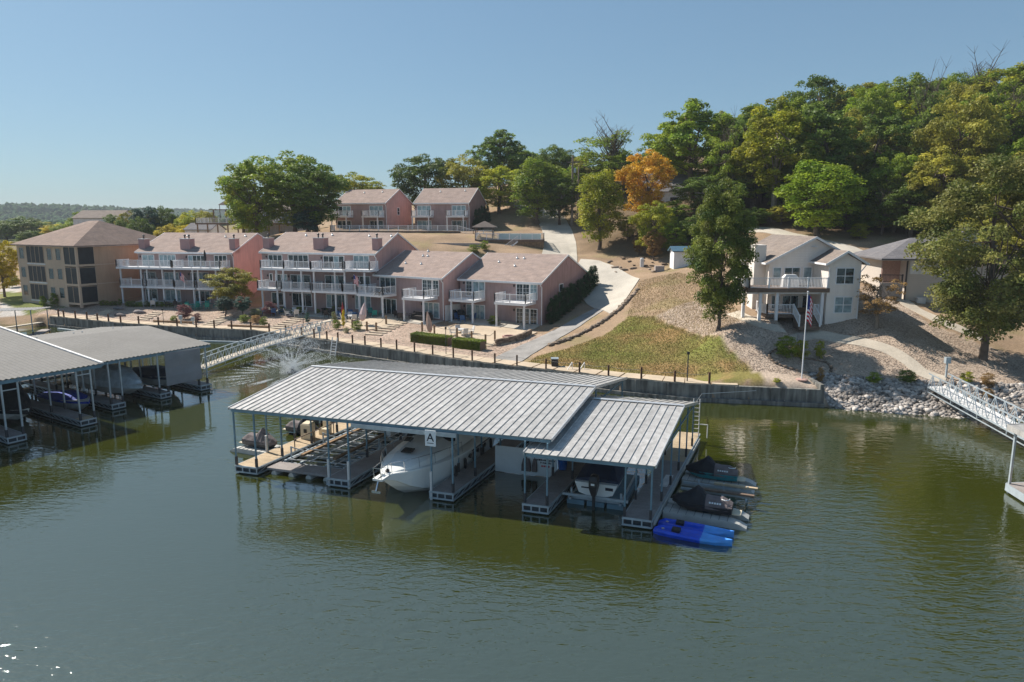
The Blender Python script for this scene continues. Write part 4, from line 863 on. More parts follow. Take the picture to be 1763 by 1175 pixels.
# white board added in place of a bright water reflection in the empty slip
bn=thing('reflection_board',fa(15.8,4.9,1),'white stand-in board for the bright water reflection in the empty slip, with blurred writing','reflection stand-in')
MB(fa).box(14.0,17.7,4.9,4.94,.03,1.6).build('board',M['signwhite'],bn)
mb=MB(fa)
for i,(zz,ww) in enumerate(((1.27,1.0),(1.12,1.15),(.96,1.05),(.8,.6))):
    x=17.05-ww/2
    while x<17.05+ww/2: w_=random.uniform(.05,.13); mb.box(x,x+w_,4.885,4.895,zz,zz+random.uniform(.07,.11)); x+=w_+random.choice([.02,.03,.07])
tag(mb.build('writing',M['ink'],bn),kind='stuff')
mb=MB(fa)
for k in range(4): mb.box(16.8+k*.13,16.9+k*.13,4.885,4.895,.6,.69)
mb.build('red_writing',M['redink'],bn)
for X,w in ((15.95,.27),(16.45,.13)):
    t=thing('life_jacket',fa(X,3.4,1.2),'dark brown life jacket hanging before the white board, '+('the wider left one' if w>.2 else 'the narrow right one'),'life jacket')
    MB(fa).loft([[(X-w,4.7,.3),(X+w,4.7,.3),(X+w,4.85,.3),(X-w,4.85,.3)],[(X-w*.9,4.66,.7),(X+w*.9,4.66,.7),(X+w*.9,4.87,.7),(X-w*.9,4.87,.7)],[(X-w*.6,4.72,1.05),(X+w*.6,4.72,1.05),(X+w*.6,4.83,1.05),(X-w*.6,4.83,1.05)]]).build('jacket',M['greyfab'],t)
    MB(fa).bar((X,4.77,1.05),(X,4.77,3.4),.03).build('strap',M['black'],t)
q=fa(17.95,5.2,.5); t=thing('blue_bucket',q,'blue lidded bin standing on the finger dock beside the white board','bin')
MB().lathe((q[0],q[1],.5),[(.24,0),(.28,.5),(.3,.52),(.3,.58),(.12,.66)],12).build('bin',M['bluepot'],t)
# boat lift in the left slip
bl=thing('boat_lift',fa(4,5,0),'empty steel boat lift with bunks filling the left slip under the roof','boat lift')
mb=MB(fa)
for x in (2.1,3.2,4.9,6.1): mb.bar((x,1.8,.35),(x,11.5,.35),.12,.14)
for y in (1.9,3.4,4.9,6.4,7.9,9.4,11): mb.bar((1.9,y,.2),(6.3,y,.2),.11,.13)
for y in (2.4,5.4,8.4,11): 
    for x in (2.1,6.1): mb.bar((x,y,.1),(x,y,1.1),.08); 
    mb.bar((2.1,y,1.05),(3.2,y+.9,.4),.06); mb.bar((6.1,y,1.05),(4.9,y+.9,.4),.06)
mb.build('frame',M['galv'],bl)
for x in (3.0,5.2): MB(fa).box(x-.1,x+.1,2.2,10.8,.62,.75).build('bunk',M['post_wood'],bl)
for k in range(6): MB(fa).tube([(2.3,2.2+k*1.5,.02),(6,2.2+k*1.5,.02)],.17,8).build('float_tube',M['float'],bl)
mb=MB(fa)
for x in (2.6,3.9,5.6): mb.bar((x,1.7,.55),(x,12,.55),.06,.05)
for k in range(12): mb.bar((2.1+(k%3)*.1,2.+k*.8,.42),(6.1,2.3+k*.8,.42),.05)
mb.bar((3.2,2.3,1.1),(4.9,2.3,1.1),.05).bar((3.2,6,1.15),(4.9,6,1.15),.05)
mb.build('cross_rails',M['flash'],bl)
MB(fa).box(6.0,6.3,6.4,6.9,1.,1.5).build('control_box',M['signwhite'],bl)
mb=MB(fa); mb.bar((1.72,3.2,1.25),(1.72,12,1.25),.05); 
for y in (3.2,5,7,9,11): mb.bar((1.72,y,.5),(1.72,y,1.25),.05)
mb.build('handrail',M['wood'],bl)
q=fa(.75,5.7,.5); t=thing('dock_box',q,'tall beige utility box standing on the tan left finger dock','utility box')
mb=MB(frame(*q[:2],TA)); mb.loft([[(-.35,-.3,.5),(.35,-.3,.5),(.35,.3,.5),(-.35,.3,.5)],[(-.35,-.3,1.45),(.35,-.3,1.45),(.35,.3,1.5),(-.35,.3,1.5)],[(-.25,-.25,1.55),(.25,-.25,1.55),(.25,.28,1.6),(-.25,.28,1.6)]]); mb.build('cabinet',M['beige'],t); MB(frame(*q[:2],TA)).box(-.1,.12,-.33,-.301,.95,1.2).build('socket',M['black'],t)
q=fa(1.15,6.9,.5); t=thing('deck_chair',q,'small beige chair beside the tall utility box','chair')
mb=MB(frame(*q[:2],TA)); mb.box(-.3,.3,-.3,.3,.5,.9).box(-.3,.3,.2,.32,.9,1.3); mb.build('seat',M['beige'],t)
# cruiser
fc=frame(*fa(10.95,-1.9,0)[:2],TA-2.5); Lc=10.6
cr=thing('cabin_cruiser',fc(0,5,0),'big white cabin cruiser moored bow out in the middle slip','motor boat')
def hull(f,L,B,zs0,zs1,draft=.35,n=14,fine=2.1):
    secs=[]
    for i in range(n+1):
        s=i/n; b=B/2*(max(0.02,1-(1-min(1,s/.62))**fine)); zs=zs0+(zs1-zs0)*(1-s)**1.6; y=L*s
        rake=max(0,1-s/.3); zk=-draft+ (zs+draft)*rake**1.35*.93; zc=min(zs-.1,.12+.9*rake**1.5*(zs1))
        y0=y+ .0
        secs.append([(0,y0,zk),(b*.62,y0,min(zs-.15,zk+.28)),(b*.86,y0,max(zk+.3,min(zs-.2,zc+.05))),(b,y0,zs-.08),(b,y0,zs),(b*.93,y0,zs+.03),(0,y0,zs+.03+.12*min(1,b)),(-b*.93,y0,zs+.03),(-b,y0,zs),(-b,y0,zs-.08),(-b*.86,y0,max(zk+.3,min(zs-.2,zc+.05))),(-b*.62,y0,min(zs-.15,zk+.28))])
    return secs
MB(fc).loft(hull(fc,Lc,4.2,1.3,1.72,fine=2.4)).build('hull',M['gel'],cr,smooth=False)
secs=[]
for s,w,h in ((.07,.3,.03),(.14,.9,.2),(.24,1.3,.42),(.38,1.55,.62),(.5,1.62,.8)):
    y=Lc*s; zb=1.33+.42*(1-s)**1.6+.02; secs.append([(-w,y,zb),(w,y,zb),(w*.9,y,zb+h*.6),(w*.5,y,zb+h),(-w*.5,y,zb+h),(-w*.9,y,zb+h*.6)])
MB(fc).loft(secs).build('cabin_trunk',M['gel'],cr)
def hatch(x,y,z,w,l,slx=0): MB(fc).hexa([(x-w,y-l,z-.02),(x+w,y-l,z-.02),(x+w,y+l,z+.06),(x-w,y+l,z+.06)],[(x-w,y-l,z+.04),(x+w,y-l,z+.04),(x+w,y+l,z+.12),(x-w,y+l,z+.12)]).build('hatch',M['smoke'],cr)
hatch(0,2.75,2.17,.3,.26); hatch(-.7,4.15,2.3,.2,.2); hatch(.7,4.15,2.3,.2,.2)
MB(fc).loft([[(-1.5,5.3,2.1),(1.5,5.3,2.1),(1.55,5.5,2.1),(-1.55,5.5,2.1)],[(-1.3,5.9,2.85),(1.3,5.9,2.85),(1.32,5.98,2.85),(-1.32,5.98,2.85)]]).build('windshield',M['smoke'],cr)
MB(fc).box(-1.55,-1.35,5.6,9.8,1.5,2.4).box(1.35,1.55,5.6,9.8,1.5,2.4).build('cockpit_coaming',M['gel'],cr)
mb=MB(fc); mb.box(-2.13,-2.09,6.6,10.5,1.18,1.24).box(2.09,2.13,6.6,10.5,1.18,1.24); mb.build('rub_rail',M['darksteel'],cr)
for k in range(3): MB(fc).tube([(2.0,6.4+k*1.1,.98),(2.12,6.4+k*1.1,.98)],.13,10).build('porthole',M['smoke'],cr)
MB(fc).box(-.28,.28,-.45,.5,1.62,1.72).build('bow_pulpit',M['gel'],cr)
mb=MB(fc); rail=[]
for sd in (-1,1):
    pts=[(sd*.2,-.5,2.3)]+[(sd*2.1*(max(.02,1-(1-min(1,s/.62))**2.4))*.93,Lc*s,1.33+.42*(1-s)**1.6+.6) for s in (.04,.1,.18,.28,.4,.52)]
    mb.tube(pts,.022,5)
    for p_ in pts[1:]: mb.bar((p_[0],p_[1]+.1,p_[2]-.62),p_,.025)
    mb.bar((sd*.2,-.4,1.7),(sd*.2,-.5,2.3),.025)
mb.bar((-.2,-.5,2.3),(.2,-.5,2.3),.03); mb.build('bow_rail',M['chrome'],cr)
an=MB(fc).bar((0,-.35,1.6),(0,-.6,1.15),.07).bar((-.25,-.6,1.1),(.25,-.6,1.1),.05,.12).bar((0,.3,1.74),(0,-.4,1.72),.05); an.build('anchor',M['chrome'],cr); MB(fc).lathe((0,.55,1.74),[(.1,0),(.12,.12),(.05,.18)],8).build('windlass',M['black'],cr)
for k in range(5): MB(fc).lathe((2.16,4.2+k*1.3,.5),[(.03,0),(.1,.1),(.1,.55),(.03,.65)],8).build('fender',M['black'],cr)
# outboard boat with navy cover seen from the stern
fo=frame(*fa(20.9,1.6,0)[:2],TA-2.)
ob=thing('outboard_boat',fo(0,3,.4),'white runabout under a navy cover, black outboard motor facing out, on a lift','motor boat')
secs=[]
for s,b,zk in ((0,1.1,.45),(.3,1.15,.42),(.6,1.1,.42),(.8,.8,.5),(.95,.3,.8),(1,.03,1.2)):
    y=6*s; zs=1.25+.25*s; secs.append([(0,y,zk),(b*.8,y,min(zk+.25,zs-.05)),(b,y,zs),(-b,y,zs),(-b*.8,y,min(zk+.25,zs-.05))])
MB(fo).loft(secs).build('hull',M['gel'],ob)
MB(fo).loft([[(-1.05*b,y,z),(1.05*b,y,z),(1.0*b,y,z+.12),(.55*b,y,z+h),(-.55*b,y,z+h),(-1.0*b,y,z+.12)] for (b,y,z,h) in ((1.08,.25,1.22,.22),(1.12,1.6,1.26,.5),(1.1,3.2,1.32,.75),(.85,4.9,1.38,.45),(.2,5.9,1.45,.15))]).build('cover',M['navyfab'],ob)
mo=MB(fo).loft([[(-.2*k,-.35-.28*k2,z),(.2*k,-.35-.28*k2,z),(.22*k,-.3+.1*k2,z),(-.22*k,-.3+.1*k2,z)] for (k,k2,z) in ((.5,.5,.75),(.8,.9,1.0),(1.05,1.2,1.25),(1.05,1.2,1.6),(.8,.9,1.82),(.3,.4,1.88))]).build('outboard_motor',M['black'],ob)
MB(fo).loft([[(-.07,-.5,.78),(.07,-.5,.78),(.07,-.28,.78),(-.07,-.28,.78)],[(-.05,-.48,-.1),(.05,-.48,-.1),(.05,-.3,-.1),(-.05,-.3,-.1)]]).build('motor_leg',M['black'],mo)
MB(fo).box(-.09,.09,-.72,-.701,1.4,1.5).build('motor_badge',M['signwhite'],mo)
MB(fo).box(-.75,-.35,-.012,-.001,.95,1.02).box(.5,.9,-.012,-.001,.95,1.1).build('hull_marking',M['ink'],ob)
l2=thing('lift_cradle',fo(0,2,0),'galvanised lift cradle with blue tanks under the navy covered runabout','boat lift')
mb=MB(fo); mb.bar((-1.7,-.1,.55),(1.7,-.1,.55),.12).bar((-1.5,.2,.3),(1.5,.2,.3),.12); 
for x in (-1.3,1.3): mb.bar((x,-.2,.35),(x,5,.35),.1).bar((x,.1,.1),(x,.1,.85),.09)
mb.build('frame',M['galv'],l2); mb=MB(fo)
for x in (-1.05,0,1.05): mb.box(x-.45,x+.45,0,4.6,-.15,.24)
mb.build('tank',M['bluesteel'],l2)
# covered watercraft
def pwc(f,label,front='blackfab',rear='greyfab',hullm='black',group=None,flip=1):
    r=thing('jet_ski',f(0,1.6,.4),label,'jet ski',group)
    MB(f).loft([[(0,y,zk),(b*.8,y,zk+.15),(b,y,.75),(-b,y,.75),(-b*.8,y,zk+.15)] for (y,b,zk) in ((0,.05,.62),(.35,.34,.36),(.9,.52,.25),(2.2,.56,.25),(3.1,.52,.3))]).build('hull',M[hullm],r)
    def sec(y,b,h): return [(-b,y,.62),(b,y,.62),(b*.98,y,.8),(b*.55,y,.8+h*.8),(0.12,y,.8+h),(-.12,y,.8+h),(-b*.55,y,.8+h*.8),(-b*.98,y,.8)]
    MB(f).loft([sec(*q) for q in ((-.02,.08,.05),(.3,.36,.2),(.75,.5,.38),(1.1,.53,.62),(1.3,.5,.78),(1.55,.52,.6),(1.75,.55,.38))]).build('front_cover',M[front],r)
    MB(f).loft([sec(*q) for q in ((1.751,.555,.38),(2.1,.55,.34),(2.6,.5,.36),(2.85,.5,.24),(3.1,.46,.1))]).build('rear_cover',M[rear],r)
    MB(f).box(-.35,.35,3.1,3.55,.45,.5).build('stern_platform',M['beige'],r)
    return r
def ski_float(f,label):
    t=thing('drive_on_float',f(0,2,.1),label,'float')
    for sd in (-1,1): MB(f).loft([[(sd*.35,y,-.1),(sd*.95,y,-.1),(sd*.95,y,z),(sd*.35,y,z)] for (y,z) in ((0,.36),(3.5,.34),(3.9,.26),(4.25,.1))]).build('pontoon',M['float_pale'],t)
    MB(f).box(-.34,.34,0,3.4,-.1,.26).build('centre_deck',M['float_pale'],t)
    for k in range(8): MB(f).box(-.96,.96,.35+k*.42,.37+k*.42,.34,.366).build('joint',M['float'],t)
    return t
c0=fa(24.45,1.95,0); fk2=frame(c0[0],c0[1],TA-90-9); fk2=frame(c0[0],c0[1],-107)
# local y of these frames points away from the dock
def outf(x,y,deg): q=fa(x,y,0); return frame(q[0],q[1],deg-90)
def outs(x,y,deg,k):
    g=outf(x,y,deg); return lambda X,Y,Z: g(X*k,Y*k,Z)
fk2=outs(24.35,2.2,TA-5.5,.93); fk1=outs(24.45,6.9,TA-5.5,.9)
ski_float(fk2,'grey drive-on float under the nearer of the two covered jet skis at the dock side'); ski_float(fk1,'grey drive-on float under the farther covered jet ski with teal hull')
def shift(f,dx,dy,dz): return lambda x,y,z: f(x+dx,y+dy,z+dz)
s2=pwc(shift(fk2,.0,.35,.02),'nearer jet ski, black and grey cover, black hull, at the right side of the dock')
s1=pwc(shift(fk1,.0,.1,.02),'farther jet ski with black and grey cover and a teal hull side',hullm='teal')
for r,f,g in ((s2,shift(fk2,.0,.35,.02),1),(s1,shift(fk1,.0,.1,.02),.8)):
    mb=MB(f)
    for k in range(5): mb.hexa([(.553,1.95+k*.13,.93),(.553,2.04+k*.13,.93),(.5,2.04+k*.13,.93),(.5,1.95+k*.13,.93)],[(.535,1.95+k*.13,1.0),(.535,2.04+k*.13,1.0),(.5,2.04+k*.13,1.0),(.5,1.95+k*.13,1.0)])
    mb.build('cover_lettering',M['signwhite'],r)
    mb=MB(f); mb.tube([(.32*math.cos(a),2.72+.22*math.sin(a),1.09+.03*math.cos(a)) for a in np.linspace(-1.8,1.8,9)],.02,4); mb.build('grab_loop',M['signwhite'],r)
# small lift arms between them
t=thing('ski_lift',outf(24.6,4.6,TA-5)(0,2,.4),'small steel jet ski lift with wooden bunks between the two covered jet skis','boat lift'); f=outf(24.6,4.6,TA-5)
mb=MB(f); 
for x in (-.6,.3): mb.bar((x,.1,.5),(x,3.6,.5),.09,.12)
for y in (.9,2.2,3.4): mb.bar((-.7,y,.3),(.5,y,.3),.07).bar((-.6,y,.0),(-.6,y,.75),.07)
mb.build('frame',M['galv'],t); MB(f).box(-.75,-.55,1.7,3.9,.62,.72).build('bunk',M['plank_tan'],t); MB(f).box(.35,.55,1.,3.8,.62,.72).build('bunk',M['wood'],t)
def kayak(f,label):
    r=thing('kayak',f(0,2,.1),label,'kayak','blue kayaks tied at the dock corner')
    def S(y,b,z): return [(-b*.7,y,-.08),(b*.7,y,-.08),(b,y,z*.6),(b*.85,y,z),(b*.4,y,z*.82),(-b*.4,y,z*.82),(-b*.85,y,z),(-b,y,z*.6)]
    MB(f).loft([S(*q) for q in ((0,.16,.2),(.3,.34,.3),(1.2,.42,.28),(2.3,.42,.26))]).build('hull',M['blue'],r)
    MB(f).loft([S(*q) for q in ((2.301,.42,.26),(3.,.32,.26),(3.5,.12,.3),(3.75,.03,.32))]).build('bow_tip',M['lightblue'],r)
    MB(f).box(-.18,.18,.9,1.3,.235,.38).build('seat',M['black'],r); MB(f).lathe((0,.45,.25),[(.07,0),(.07,.03)],8).build('drain_cap',M['beige'],r)
    return r
kayak(outs(24.35,.35,TA-4.5,.93),'blue sit-on kayak with light blue tip, the one closer to the jet ski'); kayak(outs(24.3,-.45,TA-7,.95),'blue sit-on kayak with light blue tip, nearest the camera')
# watercraft at the left edge of the dock
ff=outs(.12,3.6,TA+174,.8); ski_float(shift(ff,0,-.2,-.05),'dark float under the grey covered jet ski at the left end of the dock')
pwc(shift(ff,0,.1,0),'grey covered jet ski at the left end of the central dock',front='greyfab',rear='greyfab')
ff=outs(.12,7.6,TA+174,.8); pwc(shift(ff,0,.1,-.25),'black and grey jet ski afloat behind the first at the left end of the dock',front='blackfab',rear='greyfab')
ff=outs(.12,10.2,TA+174,.8); pwc(shift(ff,0,.1,-.25),'third covered jet ski farthest back at the left end of the dock',front='greyfab',rear='blackfab')
t=thing('swim_ladder',fa(24.2,13.8,.5),'white swim ladder and rails on the far right corner of the dock','ladder')
mb=MB(fa)
for x in (23.75,24.15): mb.bar((x,14.,.4),(x,14.,3.),.05)
for k in range(8): mb.bar((23.75,14.,.7+k*.28),(24.15,14.,.7+k*.28),.035)
mb.bar((24.15,14,1.3),(24.7,14,1.3),.05).bar((24.7,14,1.3),(24.7,14,.4),.05); mb.build('rails',M['white_dirty'],t)
t=thing('mooring_cable',fa(24,12,1),'steel cable from the dock annex to the sea wall','cable')
a=fa(24.2,11.8,3.3); mb=MB(); mb.tube([a,(14,50,1.9),(19.5,54.2,1.1)],.018,4); mb.build('cable_run',M['galv'],t)
# ------------------------------------------------------------------ left dock
OB=(-26.25,59.79); fB=frame(*OB,57.8)
dl=thing('left_boat_dock',fB(-6,5,0),'weathered covered boat dock at left with grey curtain and covered boats','boat dock')
def corr(root,f,x0,x1,y0,y1,z0,z1,m,pitch=.34,amp=.035):
    n=int((x1-x0)/pitch*2); mb=MB(f); vs=[];fs=[]
    for k in range(n+1):
        X=x0+(x1-x0)*k/n; a=amp*(1 if k%2 else -1); vs+=[(X,y0,z0+a),(X,y1,z1+a),(X,y0,z0+a-.03),(X,y1,z1+a-.03)]
    for k in range(n): b=4*k; fs+=[(b,b+4,b+5,b+1),(b+2,b+3,b+7,b+6),(b,b+2,b+6,b+4),(b+1,b+5,b+7,b+3)]
    mb.add(vs,fs); return tag(mb.build('corrugated_roof',M[m],root,fix=False),kind='stuff')
ec=3.9
corr(dl,fB,-10.4,0,0,9.3,ec,4.72,'roof_metal_dull'); corr(dl,fB,-10.4,0,9.3,18,4.72,3.9,'roof_metal_dull')
corr(dl,fB,-32,-10.6,-2.8,13.5,4.35,5.75,'roof_metal_dull'); corr(dl,fB,-32,-10.6,13.5,26,5.75,4.6,'roof_metal_dull')
MB(fB).hexa([(-10.75,-2.8,4.3),(-10.55,-2.8,4.3),(-10.55,13.5,5.7),(-10.75,13.5,5.7)],[(-10.75,-2.8,4.42),(-10.55,-2.8,4.42),(-10.55,13.5,5.82),(-10.75,13.5,5.82)]).build('rake_trim',M['white_dirty'],dl)
mb=MB(fB); mb.box(-32,-10.7,-2.75,-2.65,4.05,4.28).box(-10.4,0,.05,.13,3.62,3.84)
for k in range(7): mb.bar((-31+k*3.4,-2.7,4.15),(-31+k*3.4,13.5,4.15),.08)
for X in (-9,-6.5,-4,-1.3): mb.bar((X,.1,3.75),(X,17,3.75),.08)
for y in (2,5,8,11): mb.bar((-32,y,4.25),(-.1,y,4.25 if y>9 else 3.8),.05)
mb.build('roof_truss',M['bluesteel'],dl)
for (x0,x1,y0) in ((-22.3,-21.2,-2.8),(-17.1,-16.05,-2.8),(-12.5,-11.45,-2.7),(-8.9,-7.9,-.1),(-4.95,-4.1,-.1),(-1.45,-.45,-.3)): finger(dl,fB,x0,x1,y0,14,'plank_grey')
MB(fB).box(-12.45,-11.5,-2.68,-1.9,.503,.53).build('new_boards',M['plank_tan'],dl)
MB(fB).box(-32,-.5,14.05,15.6,.3,.5).build('rear_walkway',M['plank_grey'],dl)
for x in (-22.2,-21.3,-17.05,-16.1,-12.45,-11.5):
    for y in (-2.65,1.5,6,10.5): dpost(dl,fB,x,y,4.2+max(0,y)*.09,w=.1,m='galv')
for x in (-8.85,-7.95,-4.9,-4.15,-1.35,-.55):
    for y in (.05,4,8.5,13): dpost(dl,fB,x,y,3.75+min(y,9)*.08,w=.1,m='galv')
for (a,b,y,z) in ((-17.05,-16.1,-2.65,3.6),(-12.45,-11.5,-2.65,3.75),(-21.3,-17.05,-.5,3.5)): MB(fB).bar((a,y,z),(b,y,z),.07).build('brace',M['galv'],dl)
MB(fB).loft([[(-4.4,-.2+.05*math.sin(3*k),z),(-1.2,-.2+.05*math.cos(2*k),z),(-1.2,-.16,z),(-4.4,-.16,z)] for k,z in enumerate((1.05,1.1,1.8,2.5,3.1,3.78))]).build('mesh_curtain',M['curt'],dl)
def covered(f,L,B,label,cm,hz=.55,ch=1.3,hm='gelgrey',cat='motor boat'):
    r=thing('covered_boat',f(0,L/2,.3),label,cat)
    MB(f).loft([[(0,y,zk),(b*.8,y,zk+.25),(b,y,zs),(-b,y,zs),(-b*.8,y,zk+.25)] for (y,b,zk,zs) in [(L*s,B/2*max(.03,1-(1-min(1,s/.5))**2),hz-.35+1.0*max(0,1-s/.28)**1.4,hz+.55+.25*max(0,1-s/.5)) for s in (0,.05,.12,.22,.35,.55,.8,1)]]).build('hull',M[hm],r)
    MB(f).loft([[(-b*1.02,y,z),(b*1.02,y,z),(b*.98,y,z+h*.35),(b*.5+.05*math.sin(y*5),y,z+h*.9),(0,y,z+h),(-b*.5,y,z+h*.88),(-b*.98,y,z+h*.35)] for (y,b,z,h) in [(L*s,B/2*max(.05,1-(1-min(1,s/.5))**2),hz+.45,ch*hh) for s,hh in ((.01,.12),(.06,.42),(.12,.52),(.2,.7),(.32,.95),(.45,1.0),(.6,.97),(.8,.7),(.99,.4))]]).build('cover',M[cm],r)
    return r
covered(shift(fB,-14.3,.6,0),8.5,2.9,'boat with tall dark cover and white hull at the far left of the left dock','blackfab',hz=.45,ch=2.2,hm='gel')
covered(shift(fB,-19.2,.5,0),7.5,2.6,'dark covered boat nearest the left edge of the photo','blackfab',hz=.4,ch=1.9,hm='gel')
covered(shift(fB,-10.2,.6,0),6.,2.1,'low boat under a bright blue cover in the left dock','bluefab',hz=.3,ch=.6)
covered(shift(fB,-6.4,-.1,0),8.5,2.9,'boat under a silvery wrinkled tarp in the left dock','silverfab',hz=.8,ch=1.5)
t=covered(shift(fB,-2.8,.4,0),7.,2.5,'boat behind the grey mesh curtain with its outboard lowered','navyfab',hz=.75,ch=.8)
# small far dock at far left
fd=frame(*G(88,529,3.3)[:2],112.)
sd=thing('small_far_dock',fd(0,6,1),'small flat pale metal roofed dock at the far left shore','boat dock')
q=G(88,528,3.4)
fz=frame(q[0],q[1],197)
corr(sd,fz,0,24,0,6.5,3.35,3.75,'roof_metal'); 
for x in (.4,4,8,12,16): 
    for y in (.4,6.2): dpost(sd,fz,x,y,3.3+.06*y,w=.09,m='bluesteel')
MB(fz).box(.2,24,5.2,6.4,.3,.48).build('deck',M['plank_grey'],sd)
MB(fz).box(.2,1.3,.2,6.4,.3,.478).build('deck',M['plank_grey'],sd)
# floating breakwater plank behind left dock
t=thing('catwalk',(-62,88,.4),'narrow pale catwalk floating between the left shore and the wall','walkway')
a=G(0,566,.4);b=G(95,552,.5); MB().bar(a,b,.7,.12).build('boards',M['concrete'],t)
t=thing('float_line',(-50,85,.1),'galvanised pipe boom floating along the foot of the sea wall','float')
mb=MB()
for a,b in zip([G(*q,.1) for q in ((100,566),(170,574),(300,586))],[G(*q,.1) for q in ((170,574),(300,586),(440,590))]): mb.bar(a,b,.25,.15)
mb.build('pipe',M['galv'],t)
t=thing('float_boom',(-10,69,.2),'pale curved float boom beside the sea wall behind the dock roof','float')
mb=MB(); pts=[G(*q,.12) for q in ((545,602),(590,606),(640,612),(700,622),(760,634),(830,646))]
for a,b in zip(pts[:-1],pts[1:]): mb.bar(a,b,.4,.22)
mb.build('pipe',M['galv'],t)
# gangways
def gangway(name,label,a,b,w=1.2,rail=1.0,dm='concrete',steel='galv',n=12,arch=0):
    A=Vector(a);B=Vector(b); d=(B-A); L=math.hypot(d.x,d.y); th=math.degrees(math.atan2(d.y,d.x)); f0=frame(a[0],a[1],th)
    zz=lambda x: a[2]+(b[2]-a[2])*x/L+arch*4*(x/L)*(1-x/L)
    r=thing(name,f0(L/2,0,zz(L/2)),label,'gangway')
    mb=MB(f0)
    for k in range(n): x0,x1=L*k/n,L*(k+1)/n; mb.hexa([(x0,-w/2,zz(x0)-.06),(x1,-w/2,zz(x1)-.06),(x1,w/2,zz(x1)-.06),(x0,w/2,zz(x0)-.06)],[(x0,-w/2,zz(x0)),(x1,-w/2,zz(x1)),(x1,w/2,zz(x1)),(x0,w/2,zz(x0))])
    mb.build('deck',M[dm],r)
    for s in (-1,1):
        mb=MB(f0); y=s*(w/2+.06)
        for k in range(n):
            x0,x1=L*k/n,L*(k+1)/n; xm_=(x0+x1)/2
            mb.bar((x0,y,zz(x0)+rail),(x1,y,zz(x1)+rail),.07); mb.bar((x0,y,zz(x0)-.08),(x1,y,zz(x1)-.08),.08,.1)
            mb.bar((x0,y,zz(x0)),(xm_,y,zz(xm_)+rail),.045); mb.bar((xm_,y,zz(xm_)+rail),(x1,y,zz(x1)),.045); mb.bar((xm_,y,zz(xm_)),(xm_,y,zz(xm_)+rail),.04)
            if k%3==0: mb.bar((x0,y,zz(x0)-.08),(x0,y,zz(x0)-.45),.05)
            mb.bar((x0,y,zz(x0)-.45),(x1,y,zz(x1)-.45),.06)
        mb.build('truss_side',M[steel],r)
    return r
gangway('gangway','long grey steel gangway from the left dock up to the sea wall',G(342,634,.6),G(566,566,1.55),w=1.1,arch=.35,n=22,steel='galv')
gangway('gangway','white steel truss gangway from the rocky bank out to the dock at the right edge',G(1614,665,1.7),G(1835,782,.8),w=1.35,n=13,steel='galv',dm='white_dirty')
# dock at the right edge
q0=G(1733,832,.5); fr_=frame(q0[0],q0[1],6,-96)
rd=thing('right_dock',fr_(2,3,0),'corner of a covered dock at the right edge of the picture','boat dock')
MB(fr_).box(0,7,0,9,.38,.5).build('deck',M['plank_grey'],rd); MB(fr_).box(-.06,-.003,0,9,.1,.5).box(0,7,-.06,-.003,.1,.5).build('steel_frame',M['galv'],rd); MB(fr_).box(.1,6.8,.1,8.8,-.3,.3).build('float_drums',M['float'],rd)
MB(fr_).box(-.2,9,-.2,10,3.6,3.72).box(-.26,-.202,-.2,10,3.45,3.75).box(-.2,9,-.26,-.202,3.45,3.75).build('roof',M['roof_metal'],rd)
for x,y in ((.1,.1),(.1,5),(.1,8.6),(6,.1)): MB(fr_).box(x-.06,x+.06,y-.06,y+.06,0,3.6).build('post',M['galv'],rd)
def pot(x,y,z,label,pm,fm,h=.35,fl=.38):
    t=thing('flower_pot',(x,y,z),label,'flower pot'); MB().lathe((x,y,z),[(.16,0),(.25,h),(.27,h+.03)],12).build('pot',M[pm],t)
    n=160; V=rng.normal(0,1,(n,3)); V/=np.linalg.norm(V,axis=1)[:,None]; V[:,2]=abs(V[:,2]); c=V*fl*rng.uniform(.6,1,(n,1))+np.array([0,0,h]); leafquads('blossoms',c,V,.07,M[fm],t,(0,0,0))
# ------------------------------------------------------------------ foliage
def leafverts(c,nrm,size,seed=0):
    n=len(c); a=np.cross(nrm,rng.normal(0,1,(n,3))); a/=np.linalg.norm(a,axis=1)[:,None]+1e-9; b=np.cross(nrm,a); b/=np.linalg.norm(b,axis=1)[:,None]+1e-9
    s=(size*rng.uniform(.6,1.35,n))[:,None]; a=a*s*.5; b=b*s*.36
    V=np.stack([c-a,c-b*1.0,c+a,c+b*1.0],1).reshape(-1,3); F=np.arange(4*n).reshape(n,4); return V,F
def leafmesh(name,c,nrm,size,m,tone=None):
    V,F=leafverts(c,nrm,size); me=npmesh(name,V,F,m)
    at=me.attributes.new('tone','FLOAT','POINT'); t=np.ones(len(c)) if tone is None else tone; at.data.foreach_set('value',np.repeat(t,4).astype(np.float32)); return me
def leafquads(name,c,nrm,size,m,parent,off=(0,0,0)):
    me=leafmesh(name,c+np.array(off),nrm,size,m); return link(bpy.data.objects.new(name,me),parent)
